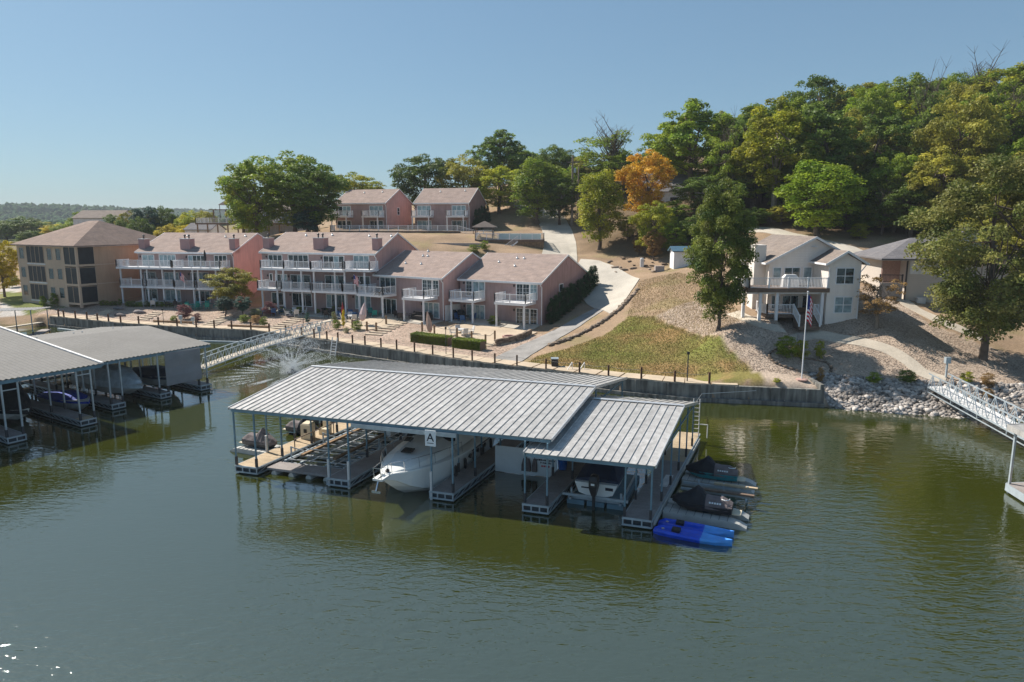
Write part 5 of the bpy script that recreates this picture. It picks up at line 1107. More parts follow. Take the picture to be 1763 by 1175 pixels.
def crown_pts(shape,n,clumps,seed,clr=.27,flat=1.,gap=.0,low=-.55):
    "clump centres in the crown volume, leaves on and in the clumps; unit: crown radius 1, centre at 0"
    r=np.random.default_rng(seed); C_=[]
    while len(C_)<clumps:
        p=r.normal(0,1,3); p/=np.linalg.norm(p); rad=r.uniform(.25,1)**.45*.86; p=p*rad
        if p[2]<low: continue
        w=1.
        if shape=='oval': p=p*np.array([.82,.82,1.18])
        elif shape=='cone':
            h=(p[2]+1)/2; p[:2]*=max(.12,(1.1-h)); p[2]*=1.3
        elif shape=='vase': 
            h=(p[2]+1)/2; p[:2]*=(.55+.6*h)
        elif shape=='wild': p=p*np.array([1+.25*math.sin(5*p[2]+seed),1+.25*math.cos(4*p[2]+seed*2),1.15])
        C_.append(p)
    C_=np.array(C_); rr=clr*r.uniform(.6,1.25,clumps)
    wt=rr**2/np.sum(rr**2); idx=r.choice(clumps,n,p=wt)
    d=r.normal(0,1,(n,3)); d/=np.linalg.norm(d,axis=1)[:,None]; d[:,2]=np.where(d[:,2]<-.35,-d[:,2],d[:,2])
    rad=rr[idx][:,None]*r.uniform(.55,1.08,(n,1))
    c=C_[idx]+d*rad*np.array([1,1,.78]); nr=d*.8+r.normal(0,.55,(n,3))+np.array([0,0,.25]); nr/=np.linalg.norm(nr,axis=1)[:,None]
    tone=(r.uniform(.75,1.25,clumps))[idx]*r.uniform(.8,1.2,n)
    return c,nr,tone,C_
PROTO={}
def make_tree(key,shape,n,clumps,seed,hratio,leaf=.2,clr=.27,trunk=.22,bark='bark',low=-.8,bare=0,multi=1,crownbase=.2,mat_='green'):
    "prototype 10 m tall; hratio = crown radius (m) for 10 m height"
    r=np.random.default_rng(seed+100); c,nr,tone,C_=crown_pts(shape,n,clumps,seed,clr,low=low)
    Rr=hratio; Hc=10*(1-crownbase)/2; cz=10*crownbase+Hc*.97
    S=np.array([Rr,Rr,Hc*.92]); zmx=max(1.0,C_[:,2].max()+clr*.7); S[2]=(10-cz)/zmx
    c=c*S+np.array([0,0,cz]); Cw=C_*S+np.array([0,0,cz])
    me=leafmesh('crown',c,nr,leaf,LF[mat_],tone)
    mb=MB(); stems=[]
    for k in range(multi):
        a=2*math.pi*k/max(1,multi)+seed; off=(0 if multi==1 else .45); bx_,by_=off*math.cos(a),off*math.sin(a)
        pts=[(bx_,by_,-.5),(bx_*1.1,by_*1.1,.1),(bx_*1.6+r.normal(0,.08),by_*1.6+r.normal(0,.08),10*crownbase),(bx_*2.6+r.normal(0,.25),by_*2.6+r.normal(0,.25),cz),(bx_*3+r.normal(0,.4),by_*3+r.normal(0,.4),cz+Hc*.7)]
        mb.tube(pts,[trunk*1.5,trunk*1.1,trunk*.85,trunk*.5,trunk*.12],8); stems.append(pts)
    order=r.permutation(len(Cw))[:34 if bare==0 else 70]
    for i in order:
        st=stems[r.integers(len(stems))]; t=r.uniform(.15,.95); p=Vector(st[2]).lerp(Vector(st[3]),t) if t<.7 or len(st)<5 else Vector(st[3]).lerp(Vector(st[4]),(t-.7)/.3)
        q=Vector(Cw[i]); m_=p.lerp(q,.5)+Vector((r.normal(0,.15),r.normal(0,.15),-.25*abs(r.normal()))); rr=trunk*r.uniform(.16,.34)
        mb.tube([p,m_,q],[rr,rr*.6,rr*.2],4,cap=False)
    if bare:
        for i in range(bare):
            st=stems[0]; a=r.uniform(0,6.28); p=Vector(st[3]).lerp(Vector(st[4]),r.uniform(-.3,1)); L_=r.uniform(2.,4.2); q=p+Vector((math.cos(a)*L_*.42,math.sin(a)*L_*.42,L_*.95)); mb.tube([p,p.lerp(q,.5)+Vector((0,0,-.2)),q],[.05,.035,.012],4,cap=False)
            for j in range(7):
                b=p.lerp(q,r.uniform(.3,1)); a2=r.uniform(0,6.28); e=b+Vector((math.cos(a2)*.7,math.sin(a2)*.7,r.uniform(.5,1.4))); mb.tube([b,e],[.018,.007],3,cap=False)
    tm=mb.mesh('trunk',M[bark],smooth=True)
    PROTO[key]=(me,tm)
make_tree('oak_a','wild',19000,150,3,3.1,.19,.17); make_tree('oak_b','oval',18000,140,5,3.0,.19,.18); make_tree('oak_c','vase',18000,140,8,3.5,.19,.18,low=-.7)
make_tree('oak_d','wild',18000,130,12,3.8,.2,.19,trunk=.26); make_tree('round','oval',20000,170,15,3.5,.19,.22,crownbase=.08,low=-.9); make_tree('tall','wild',15000,120,18,2.4,.18,.2)
make_tree('sparse','wild',4200,60,21,3.4,.2,.17,bare=0); make_tree('bareoak','wild',6500,60,24,3.6,.2,.22,bare=26); make_tree('multi','wild',16000,95,27,4.2,.2,.23,multi=4,trunk=.17,crownbase=.25)
make_tree('low','wild',20000,160,31,3.5,.19,.17,crownbase=.12,low=-.8); make_tree('bush','oval',9000,70,35,5.5,.3,.25,crownbase=.0,low=-.95,trunk=.15)
make_tree('conif','cone',15000,110,38,2.6,.19,.2,crownbase=.08,low=-.98)
make_tree('near_a','oval',54000,210,53,3.1,.125,.16,trunk=.15,crownbase=.04,low=-.9); make_tree('near_b','wild',70000,230,57,3.7,.12,.16,trunk=.17,crownbase=.10,low=-.9)
ntree=0
def tree(key,x,y,h,w=None,leaf='green',label=None,group=None,z=None,rot=None,name='broadleaf_tree',bark=None,cat='tree'):
    me,tm=PROTO[key]; z=float(gz(x,y)) if z is None else z
    r=thing(name,(x,y,z-.05),label,cat,group)
    rr={'oak_a':3.3,'oak_b':3.,'oak_c':3.6,'oak_d':3.9,'round':3.5,'tall':2.4,'sparse':3.4,'bareoak':3.6,'multi':4.2,'low':3.6,'bush':5.5,'conif':2.6,'near_a':3.3,'near_b':3.5}[key]
    sx=(h/10) if w is None else w/2/rr*1.16
    r.scale=(sx,sx*random.uniform(.92,1.08),h/10); r.rotation_euler=(0,0,random.uniform(0,6.28) if rot is None else rot)
    c=link(bpy.data.objects.new('crown',me),r); c.material_slots[0].link='OBJECT'; c.material_slots[0].material=LF[leaf]
    t=link(bpy.data.objects.new('trunk',tm),r)
    if bark: t.material_slots[0].link='OBJECT'; t.material_slots[0].material=M[bark]
    return r
def treepx(key,px,Y,top,wpx,leaf,label=None,group=None,base=None,**k):
    if base: x,y,z=P(px,base)
    else: x,y=xat(px,Y),Y; z=float(gz(x,y))
    zt=D(px,top,y)[2]; return tree(key,x,y,max(2.,zt-z),wpx*y/FPX,leaf,label,group,z=z,**k)
treepx('near_a',1236,0,306,138,'oak','dark green oak standing on the gravel left of the beige house',base=570) 
PROTO['front']=None
treepx('near_b',1692,0,268,235,'oliveg','big oak with browning leaves at the right edge in front of the grey house',base=620)
treepx('sparse',1509,0,468,80,'rust','thin small tree with rusty leaves beside the beige house wall',base=566,bark='bark_pale')
treepx('oak_d',395,97,461,84,'olive','low spreading tree with golden brown leaves in front of the leftmost pink block')
treepx('low',448,128,268,115,'green','left tree of the big cluster behind the pink blocks, sunlit yellow-green side')
treepx('low',512,126,259,125,'green','tallest middle tree of the big cluster behind the pink blocks')
treepx('low',548,122,275,100,'dark','right dark tree of the big cluster, next to the upper mauve houses')
treepx('conif',535,121,335,62,'teal','blue-green evergreen at the foot of the big tree cluster')
treepx('oak_b',425,134,300,70,'yellowgreen','yellowish tree at the left flank of the big cluster')
treepx('low',615,150,296,95,'yellowgreen','yellow-green tree behind the left upper house')
treepx('low',735,152,264,105,'dark','dark tree behind and between the two upper houses'); treepx('low',800,150,266,85,'olive','brownish tree behind the right upper house roof')
treepx('oak_a',862,160,223,100,'dark','tallest dark tree behind the right upper house'); treepx('low',860,148,285,95,'yellowgreen','mottled tree beside the right upper house')
treepx('round',926,0,273,100,'green','round mid-green tree at the bend of the hill road above the pool',base=386)
treepx('low',905,165,258,95,'green','tree behind the round green one by the hill road'); treepx('low',952,160,248,75,'dark','narrow dark tree left of the utility pole')
treepx('bareoak',1052,140,226,135,'green','half bare oak with leafless top twigs above the hill road')
treepx('round',1032,0,293,92,'yellowgreen','yellow-green tree right of the hill road bend',base=430)
treepx('low',1108,114,256,88,'orange','orange autumn maple in the middle of the hillside'); treepx('tall',1150,130,215,85,'green','leafy oak between the orange maple and the tall open oak'); treepx('oak_a',1185,122,170,140,'green','tall open green oak behind the orange maple')
treepx('low',1122,104,345,70,'yellowgreen','mottled yellow and green tree below the orange maple'); treepx('low',1215,112,300,120,'dark','dark bushy tree uphill behind the gravel oak')
treepx('tall',1150,108,345,70,'green','slim green tree between the shed and the orange maple')
treepx('oak_a',1325,106,165,140,'yellowgreen','tall brownish oak with a straight pale trunk behind the beige house',bark='bark_pale')
treepx('round',1408,0,276,150,'bright','bright green round maple directly behind the beige house',base=408)
treepx('oak_d',1275,122,182,110,'dark','dark crowned oak at the left edge of the hill forest'); treepx('oak_d',1390,134,130,110,'dark','dark oak topping the skyline above the bright maple')
G0='trees of the dense hillside forest'; GL='tree in the dense mixed autumn forest covering the hillside on the right'
NM={'green':'mid green','dark':'dark green','olive':'brownish olive','yellowgreen':'yellow-green','orange':'orange','bright':'bright green'}
GLf=lambda l:'%s tree in the dense autumn forest covering the hillside on the right'%NM[l]
def GLr():
    l=random.choice(pal); return l,GLf(l),G0+', '+NM[l]
pal=['green','green','dark','yellowgreen','yellowgreen','green','olive','dark','green','bright']
keys=['oak_a','oak_b','oak_c','oak_d','low','tall','low','oak_b','bareoak','tall']
for (px,Y,top,w,lf) in [(1240,138,200,90,'green'),(1455,138,142,110,'olive'),(1500,128,165,110,'yellowgreen'),(1545,135,122,120,'green'),(1600,130,135,110,'dark'),(1650,132,118,120,'green'),(1700,128,112,120,'yellowgreen'),(1755,125,104,130,'green'),(1810,120,100,130,'green'),(1575,112,190,110,'green'),(1500,108,215,100,'olive'),(1640,110,185,120,'olive'),(1710,105,175,120,'yellowgreen'),(1760,104,170,110,'green'),(1530,98,258,95,'green'),(1600,94,250,110,'olive'),(1665,96,235,100,'olive'),(1480,103,290,85,'green'),(1560,95,300,90,'dark'),(1620,98,290,90,'green'),(1290,112,250,100,'yellowgreen'),(1350,115,220,100,'green'),(1430,118,200,110,'olive'),(1240,118,262,90,'olive'),(1340,108,290,70,'green'),(1510,96,330,70,'dark'),(1740,92,230,110,'green'),(1800,90,200,130,'olive'),(1690,98,280,90,'orange'),(1070,138,262,80,'green'),(1140,135,250,80,'dark'),(1010,150,262,60,'olive'),(985,160,268,60,'dark')]:
    treepx(random.choice(keys),px,Y,top,w,lf,GLf(lf),G0+', '+NM[lf])
treepx('low',962,136,300,70,'dark','dark bushy tree overhanging the left side of the hill road'); treepx('low',985,150,285,60,'green','mid green tree at the top of the hill road')
rr=np.random.default_rng(5); placed=[]
SKY=[(1180,190),(1240,188),(1330,170),(1400,150),(1550,135),(1763,118),(1950,105)]
for k in range(4200):
    if len(placed)>=105: break
    Y=rr.uniform(98,205); X=rr.uniform(16,150); px=881.5+X/Y*FPX
    if px<1225 or px>1900: continue
    if Y<104 and px<1480: continue
    if any((X-a)**2+(Y-b)**2<40 for a,b in placed): continue
    zmax=D(px,float(np.interp(px,*zip(*SKY)))+rr.uniform(0,55),Y)[2]; z=float(gz(X,Y)); h=min(rr.uniform(14,20),zmax-z)
    if h<8: continue
    placed.append((X,Y)); tree(random.choice(keys),X,Y,h,h*rr.uniform(.5,.62),*GLr())
for X,Y in [(xat(1700,72),72),(xat(1760,70),70),(xat(1735,80),80),(xat(1680,84),84)]: tree('low',X,Y,rr.uniform(8,10),8,random.choice(['olive','green']),'tree beside the grey house at the right edge','trees beside the grey house')
# understory at the forest edge
GU='bushy young trees at the foot of the forest'
for px,b,h,w,lf in [(1455,398,3.5,4,'dark'),(1490,400,4,4,'green'),(1520,398,3,4,'olive'),(1560,402,3.6,4,'dark'),(1590,405,3,4,'green'),(1345,388,3,4,'olive'),(1300,392,3,4,'dark'),(1255,395,3.5,4,'green'),(1080,415,4,3.4,'olive'),(1130,430,4.5,4,'yellowgreen'),(1160,440,5,4.5,'green'),(1195,430,5,5,'dark'),(1100,440,3,2,'rust'),(1125,448,4.5,3,'rust'),(1235,420,5,5,'dark'),(1210,452,3,3,'green'),(1620,410,4,4,'dark'),(1660,405,4,5,'green'),(1480,412,2.2,3,'yellowgreen')]:
    q=P(px,b); tree('low' if h>2.6 else 'bush',q[0],q[1],h,w,lf,'%s bushy young tree at the foot of the hillside forest'%NM.get(lf,'rust coloured'),GU+', '+NM.get(lf,'rust'))
# left background trees
NB={'dark':'dark green','olive':'olive brown','teal':'blue-green','yellowgreen':'yellow-green','gold':'golden yellow','green':'mid green'}
for i,(px,Y,top,w,lf) in enumerate([(205,190,366,45,'dark'),(235,185,362,45,'olive'),(262,180,352,60,'teal'),(290,182,354,50,'dark'),(315,185,372,40,'yellowgreen'),(340,175,362,55,'yellowgreen'),(360,172,360,45,'olive'),(300,165,385,50,'gold'),(335,160,385,50,'gold'),(250,170,372,40,'dark'),(180,230,364,40,'dark'),(155,240,362,40,'green'),(218,175,375,30,'dark'),
    (50,240,372,60,'dark'),(80,250,380,60,'olive'),(20,260,380,60,'green'),(110,230,385,60,'gold'),(-10,240,375,60,'dark'),(60,200,395,50,'dark'),(130,220,380,50,'green')]):
    treepx('low' if i%2 else 'oak_c',px,Y,top,w,lf,NB[lf]+(' tree behind the brown apartment building' if i<13 else ' tree on the low ground at the far left'),NB[lf]+(' trees behind the brown apartment building' if i<13 else ' trees on the low ground at far left'))
treepx('low',5,112,408,60,'gold','bright yellow tree at the left edge beside the brown building'); 
q=P(20,440); treepx('bush',22,0,472,24,'bright','small bright green shrub at the corner of the brown building',base=495,name='shrub',cat='shrub')
# far forest
def ico(sub=1):
    bm=bmesh.new(); bmesh.ops.create_icosphere(bm,subdivisions=sub,radius=1); v=np.array([x.co[:] for x in bm.verts]); f=np.array([[a.index for a in x.verts] for x in bm.faces]); bm.free(); return v,f
def scatter(name,pos,scl,m,sub=1,jit=.25,kind='stuff',label=None,attr=None,parent=None):
    v,f=ico(sub); n=len(pos); r=np.random.default_rng(len(pos))
    V=v[None]*scl[:,None,:]*(1+r.uniform(-jit,jit,(n,len(v),1)))+pos[:,None,:]
    F=f[None]+(np.arange(n)*len(v))[:,None,None]; me=npmesh(name,V.reshape(-1,3),F.reshape(-1,3),m)
    at=me.attributes.new('tone','FLOAT','POINT'); at.data.foreach_set('value',np.repeat(r.uniform(.65,1.3,n) if attr is None else attr,len(v)).astype(np.float32))
    o=link(bpy.data.objects.new(name,me),parent); return tag(o,label,kind=kind)
n=9000; Y=rr.uniform(330,1750,n)**1.0; X=-Y*rr.uniform(.36,.80,n); keep=rr.uniform(0,1,n)<np.clip(Y/900,.35,1); X=X[keep];Y=Y[keep]; Z=gz(X,Y)
s=rr.uniform(2.6,5.5,len(X))*np.clip(Y/1000,.7,1.2)
scatter('distant_forest',np.c_[X,Y,Z+s*.7],np.c_[s,s,s*rr.uniform(.9,1.5,len(X))],LF['far'],2,.3,label='far wooded hills beyond the lake at left')
# ------------------------------------------------------------------ shrubs, hedges, small trees
def ball(name,x,y,r,h,leaf,label,group=None,key='bush',cat='shrub',z=None): return tree(key,x,y,h,2*r,leaf,label,group,name=name,cat=cat,z=z)
for i,px in enumerate([177,185,193,200,207,222,230,237,244,253,261,270,279,287,295]):
    q=P(px,527 if px<210 else 529); ball('round_shrub',q[0],q[1],rr.uniform(.38,.62),rr.uniform(.7,1.1),random.choice(['green','hedge','dark']),'small clipped round shrub in the row before the leftmost pink block','clipped round shrubs')
for px in [505,515,521,547,562,576,592,487,470]:
    q=P(px,540); ball('round_shrub',q[0],q[1],rr.uniform(.4,.65),rr.uniform(.7,1.1),random.choice(['green','dark']),'small round shrub before the middle pink block','round shrubs before the middle block')
for px,b,w,h,lf,lb in [(75,528,1.3,1.7,'green','left of the two round bushes at the foot of the brown building'),(95,528,1.5,2.1,'green','right of the two round bushes at the foot of the brown building'),
  (318,550,2.6,2.1,'purple','large purple barberry bush below the leftmost pink block'),(340,555,1.4,1.2,'purple','smaller purple barberry bush beside the large one'),(300,556,1.2,1.,'hedge','light green low bush at the foot of the purple barberry'),
  (466,544,2.3,2.,'purple','rounded purple barberry bush below the middle pink block'),(420,556,1.6,1.1,'hedge','yellow-green mounded shrub left in the kerbed planting bed'),(440,558,1.6,1.2,'rust','reddish shrub in the middle of the kerbed planting bed'),(455,562,1.3,1.3,'hedge','bright rounded shrub at the right of the kerbed planting bed'),(440,545,2.,1.1,'pale','pale grey-green shrub above the kerbed planting bed'),
  (530,558,.8,1.5,'teal','blue spruce seedling beside the concrete steps'),(580,568,1.2,1.3,'hedge','yellow-green rounded shrub left of the timber patio'),(614,570,1.4,1.3,'hedge','yellow-green rounded shrub right of the timber patio'),(592,566,.5,2.4,'gold','upright golden evergreen between the two rounded shrubs'),(575,560,.8,1.8,'pale','pale flowering shrub beside the patio corner'),(596,574,.8,.7,'pale','low pale shrub below the golden evergreen'),
  (1353,618,2.2,2.,'bright','large green ornamental grass in the round bed by the flagpole'),(1378,620,1.6,1.8,'yellowgreen','tan-green ornamental grass behind the flagpole'),(1411,620,1.0,1.7,'yellowgreen','small upright ornamental grass at the right of the round bed'),
  (1505,662,1.3,1.0,'green','left green shrub on the gravel above the riprap'),(1560,662,1.6,1.2,'dark','right dark green shrub on the gravel above the riprap'),(1412,660,.7,1.4,'rust','dry brown shrub next to the flagpole base'),(1337,660,.8,.4,'yellowgreen','low weed tuft on the gravel left of the flagpole'),(1664,660,1.2,1.,'yellowgreen','yellowish shrub behind the gangway landing'),(1700,668,1.3,1.2,'rust','brown dead shrub right of the gangway landing'),
  (850,560,1.6,1.2,'hedge','clipped low shrub between the balconies of the end condo'),(846,548,1.8,2.6,'green','leafy shrub climbing beside the balcony post of the end condo'),(1467,545,1.2,1.5,'rust','rust coloured shrub at the corner of the beige house'),(835,432,1.8,1.6,'green','green shrub on the bank below the pool deck'),(815,436,2.,1.4,'green','shrub left of the pool deck stairs'),(1700,690,1,1,'rust','scrubby bush on the bank at right')]:
    q=P(px,b); ball('shrub',q[0],q[1],w/2,h,lf,lb)
# topiary pines
for px,b,lb in ((388,546,'left of the two small blue-green topiary pines'),(419,546,'right of the two small blue-green topiary pines')):
    q=P(px,b); tree('oak_c',q[0],q[1],2.9,2.6,'teal',lb,'topiary pines',name='topiary_pine')
# arborvitae row beside the end condo, and by upper house
make_tree('arb','cone',9000,90,41,2.2,.2,.22,crownbase=.0,low=-.99)
def arb(x,y,h,w,label,group):
    me,tm=PROTO['arb']; z=float(gz(x,y)); r=thing('arborvitae',(x,y,z-.1),label,'evergreen',group); r.scale=(w/2/1.6,w/2/1.6,h/10); r.rotation_euler=(0,0,random.uniform(0,6))
    c=link(bpy.data.objects.new('crown',me),r); c.material_slots[0].link='OBJECT'; c.material_slots[0].material=LF['evergreen']; link(bpy.data.objects.new('trunk',tm),r)
for k in range(13):
    q=f4(11.64+.75,1.2+k*1.12,0); arb(q[0],q[1],rr.uniform(2.9,3.5),1.35,'dark columnar arborvitae in the row along the gable wall of the end condo','arborvitae row beside the end condo')
for k in range(5):
    q=g2(11.22+.9,1.5+k*1.7,0); arb(q[0],q[1],rr.uniform(4,4.6),1.5,'dark columnar evergreen beside the right upper house','columnar evergreens beside the upper house')
# clipped hedge blocks
for (pa,pb,lb) in (((712,588),(776,596),'left clipped hedge block in front of the rope-fenced patio'),((784,598),(832,604),'right clipped hedge block in front of the rope-fenced patio')):
    a=P(*pa);b=P(*pb); n=9000; t=rr.uniform(0,1,n); L_=math.hypot(b[0]-a[0],b[1]-a[1]); dx,dy=(b[0]-a[0])/L_,(b[1]-a[1])/L_
    u=rr.uniform(-.55,.55,n); h=rr.uniform(0,.95,n); face=rr.integers(0,3,n); u=np.where(face==0,-.55,u); h=np.where(face==1,.95,h); u=np.where(face==2,.55,u)
    c=np.c_[a[0]+dx*t*L_-dy*u,a[1]+dy*t*L_+dx*u,np.zeros(n)]; c[:,2]=gz(c[:,0],c[:,1])+h+rr.normal(0,.03,n)
    r=thing('hedge',(*((np.array(a[:2])+np.array(b[:2]))/2),float(a[2])),lb,'hedge'); o=np.array(r.location)
    nr=rr.normal(0,.6,(n,3))+np.array([0,-.4,.8]); nr/=np.linalg.norm(nr,axis=1)[:,None]
    link(bpy.data.objects.new('foliage',leafmesh('foliage',c-o,nr,.1,LF['hedge'])),r)
    q1=(a[0]+dx*.06,a[1]+dy*.06);q2=(b[0]-dx*.06,b[1]-dy*.06); mb=MB(); mb.bar((*q1,a[2]+.35),(*q2,b[2]+.35),1.0,.95); mb.build('twigs',M['wood'],r)
# palm on balcony
q=f3(2.9,-1.9,5.25); t=thing('potted_palm',q,'potted palm with arching fronds on the left balcony of the pink two-storey condo','potted plant')
MB().lathe(q,[(.2,0),(.28,.45)],10).build('pot',M['white_dirty'],t)
V=[];Fc=[]
for k in range(16):
    a=k*.4*2.4; p=[]
    for j in range(6): 
        s=j/5; p.append((q[0]+math.cos(a)*1.3*s,q[1]+math.sin(a)*1.3*s,q[2]+.5+1.1*s-1.25*s*s+.3*math.sin(k)))
    for j in range(5):
        w=.13*(1-j/6); n0=len(V); V+=[(p[j][0]-math.sin(a)*w,p[j][1]+math.cos(a)*w,p[j][2]-.04),(p[j][0]+math.sin(a)*w,p[j][1]-math.cos(a)*w,p[j][2]-.04),(p[j+1][0]+math.sin(a)*w*.8,p[j+1][1]-math.cos(a)*w*.8,p[j+1][2]-.04),(p[j+1][0]-math.sin(a)*w*.8,p[j+1][1]+math.cos(a)*w*.8,p[j+1][2]-.04)]; Fc.append((n0,n0+1,n0+2,n0+3))
mb=MB(); mb.add(V,Fc); mb.build('fronds',LF['bright'],t,fix=False)
q=fr_(.9,1.1,.5); pot(q[0],q[1],.5,'rust red pot of yellow flowers on the right dock corner','redpot','yellow'); q=fr_(1.7,.9,.5); pot(q[0],q[1],.5,'blue glazed pot with purple flowers on the right dock corner','bluepot','purplef')
# ------------------------------------------------------------------ riprap, boulders, edging stones, steps
v0,f0=ico(1)
def stone_mesh(i,m):
    r=np.random.default_rng(i); v=v0*np.array([1,r.uniform(.6,.95),r.uniform(.45,.8)])*(1+r.uniform(-.34,.34,(len(v0),1))); return npmesh('stone',v,f0[:],m)
SM=[stone_mesh(i,M['stone']) for i in range(10)]
rp=thing('riprap',(35,52,.5),'bank of grey riprap rocks between the sea wall end and the gangway','rock bank')
cand=[]
for k in range(26000):
    X=rr.uniform(24.9,62); Y=rr.uniform(42,60); s=float(shore_dist([X],[Y])[0])
    if -1.2<s<4.3: cand.append((X,Y,s))
cand.sort(key=lambda c:c[1]); idx=rr.permutation(len(cand)); near=[cand[i] for i in idx if cand[i][0]<41]; rest=near[300:5200]+[cand[i] for i in idx if cand[i][0]>=41][:2600]
for (X,Y,s) in near[:300]:
    o=link(bpy.data.objects.new('stone',random.choice(SM)),rp); sc=rr.uniform(.19,.31); o.location=(X-35,Y-52,float(gz(X,Y))+.12-.5); o.scale=(sc,sc,sc); o.rotation_euler=(rr.uniform(-.4,.4),rr.uniform(-.4,.4),rr.uniform(0,6))
A=np.array([(c[0],c[1]) for c in rest]); sc=rr.uniform(.12,.25,len(A)); Z=gz(A[:,0],A[:,1])+.06
M['stone_mix']=leafmat('mixed_riprap_stone',(.24,.215,.195),(.52,.47,.43),0.,.1)
M['pebble']=leafmat('mixed_gravel_pebbles',(.27,.20,.155),(.50,.41,.33),0.,.1)
scatter('small_stones',np.c_[A[:,0]-35,A[:,1]-52,Z-.5],np.c_[sc,sc*rr.uniform(.6,1,len(A)),sc*.7],M['stone_mix'],1,.34,attr=rr.uniform(.55,1.3,len(A)),parent=rp)
# loose gravel over the yards
def gravel(poly,n,s0,s1,name,label,cond=None):
    xs=[p[0] for p in poly];ys=[p[1] for p in poly]; X=rr.uniform(min(xs),max(xs),n*3);Y=rr.uniform(min(ys),max(ys),n*3); k=inpoly(X,Y,poly)
    sd_=shore_dist(X,Y); k&=sd_>2.2
    if cond is not None: k&=cond(X,Y)
    X=X[k][:n];Y=Y[k][:n]; s=rr.uniform(s0,s1,len(X)); v=np.array([(1,0,0),(-1,0,0),(0,1,0),(0,-1,0),(0,0,1),(0,0,-1)],float); f=np.array([(0,2,4),(2,1,4),(1,3,4),(3,0,4)])
    a=rr.uniform(0,6.28,len(X)); c,sn=np.cos(a),np.sin(a)
    V=v[None]*np.c_[s,s*.75,s*.55][:,None,:]; V=np.stack([V[...,0]*c[:,None]-V[...,1]*sn[:,None],V[...,0]*sn[:,None]+V[...,1]*c[:,None],V[...,2]],-1)+np.c_[X,Y,gz(X,Y)+.01][:,None,:]
    F=f[None]+(np.arange(len(X))*6)[:,None,None]; me=npmesh(name,V.reshape(-1,3),F.reshape(-1,3),M['pebble']); at=me.attributes.new('tone','FLOAT','POINT'); at.data.foreach_set('value',np.repeat(rr.uniform(.6,1.45,len(X)),6).astype(np.float32)); tag(link(bpy.data.objects.new(name,me)),label,kind='stuff')
def offpath(X,Y): return np.ones(len(X),bool)
gravel(YARD,48000,.035,.085,'gravel','tan river gravel covering the yard of the beige house'); gravel(PINKG,40000,.04,.10,'gravel','pinkish gravel sloping between condos and walkway')
# lawn blades
def blades(poly,n,name,label,m,h=.16):
    xs=[p[0] for p in poly];ys=[p[1] for p in poly]; X=rr.uniform(min(xs),max(xs),n*3);Y=rr.uniform(min(ys),max(ys),n*3); k=inpoly(X,Y,poly)&(shore_dist(X,Y)>2.1); X=X[k][:n];Y=Y[k][:n]
    Z=gz(X,Y); a=rr.uniform(0,3.14,len(X)); w=.032; hh=h*rr.uniform(.4,1.3,len(X)); V=np.stack([np.c_[X-w*np.cos(a),Y-w*np.sin(a),Z-.02],np.c_[X+w*np.cos(a),Y+w*np.sin(a),Z-.02],np.c_[X+rr.normal(0,.07,len(X)),Y+rr.normal(0,.07,len(X)),Z+hh]],1).reshape(-1,3)
    me=npmesh(name,V,np.arange(len(V)).reshape(-1,3),m); at=me.attributes.new('tone','FLOAT','POINT'); at.data.foreach_set('value',np.repeat(rr.uniform(.6,1.5,len(X)),3).astype(np.float32)); tag(link(bpy.data.objects.new(name,me)),label,kind='stuff')
M['blade']=leafmat('dry_lawn_blades',(.17,.17,.05),(.33,.245,.11),.2,.05)
blades(LAWN,26000,'grass','patchy green and brown lawn between driveway and sea wall',M['blade'],.13)
# dry tufts over the slope
gpoly=[P(*q) for q in [(1100,485),(1080,545),(1140,560),(1210,590),(1290,548),(1230,500),(1170,470)]]
blades(gpoly,16000,'dry_grass','dry grass on the slope below the shed',leafmat('straw_blades',(.42,.32,.19),(.34,.27,.14),.2,.05),.14)
# stone edging along the driveway
ed=thing('stone_edging',(*P(1000,585)[:2],2.5),'curved border of dark fieldstones along the right side of the driveway','stone border')
SB=[stone_mesh(i+30,M['brown_stone']) for i in range(6)]
pts=smooth([P(*q) for q in [(948,596),(985,583),(1020,566),(1048,548),(1070,530),(1085,515),(1098,500)]],8)
for i in range(len(pts)-1):
    for k in range(3):
        t=k/3; X=pts[i][0]+(pts[i+1][0]-pts[i][0])*t+rr.normal(0,.1); Y=pts[i][1]+(pts[i+1][1]-pts[i][1])*t+rr.normal(0,.1); s=rr.uniform(.2,.36); o=link(bpy.data.objects.new('stone',random.choice(SB)),ed); L0=ed.location; o.location=(X-L0[0],Y-L0[1],float(gz(X,Y))+.1-L0[2]); o.scale=(s,s,s); o.rotation_euler=(0,0,rr.uniform(0,6))
for i in range(22):   # rocks on the bank above the pad
    q=P(rr.uniform(1040,1170),rr.uniform(445,470)); s=rr.uniform(.2,.5); o=link(bpy.data.objects.new('rock',random.choice(SB))); o.location=(q[0],q[1],q[2]+.1); o.scale=(s*1.4,s,s*.8); o.rotation_euler=(0,0,rr.uniform(0,6)); tag(o,'brown rock lying on the dry bank above the parking pad','rock','rocks on the bank above the parking pad')
for i,(px,b,w,d_,h,lb) in enumerate([(203,533,1.7,.7,.6,'upper of the two stacked slab boulders on the gravel at left'),(207,545,1.6,.7,.5,'lower of the two stacked slab boulders on the gravel at left'),(240,540,2.,.9,.6,'long grey boulder right of the stacked slabs'),(500,546,1.2,.7,.45,'low boulder between the planting bed and the steps'),(985,357,1.4,.9,.5,'dark rock beside the hill road'),(1142,428,1.,.7,.9,'green utility cylinder look-alike')]):
    if i==5: continue
    q=P(px,b); me=stone_mesh(60+i,M['stone_dark']); o=link(bpy.data.objects.new('boulder',me)); o.location=(q[0],q[1],q[2]+h*.3); o.scale=(w/2*1.2,d_/1.4,h/1.2); o.rotation_euler=(0,0,-.3); tag(o,lb,'boulder')
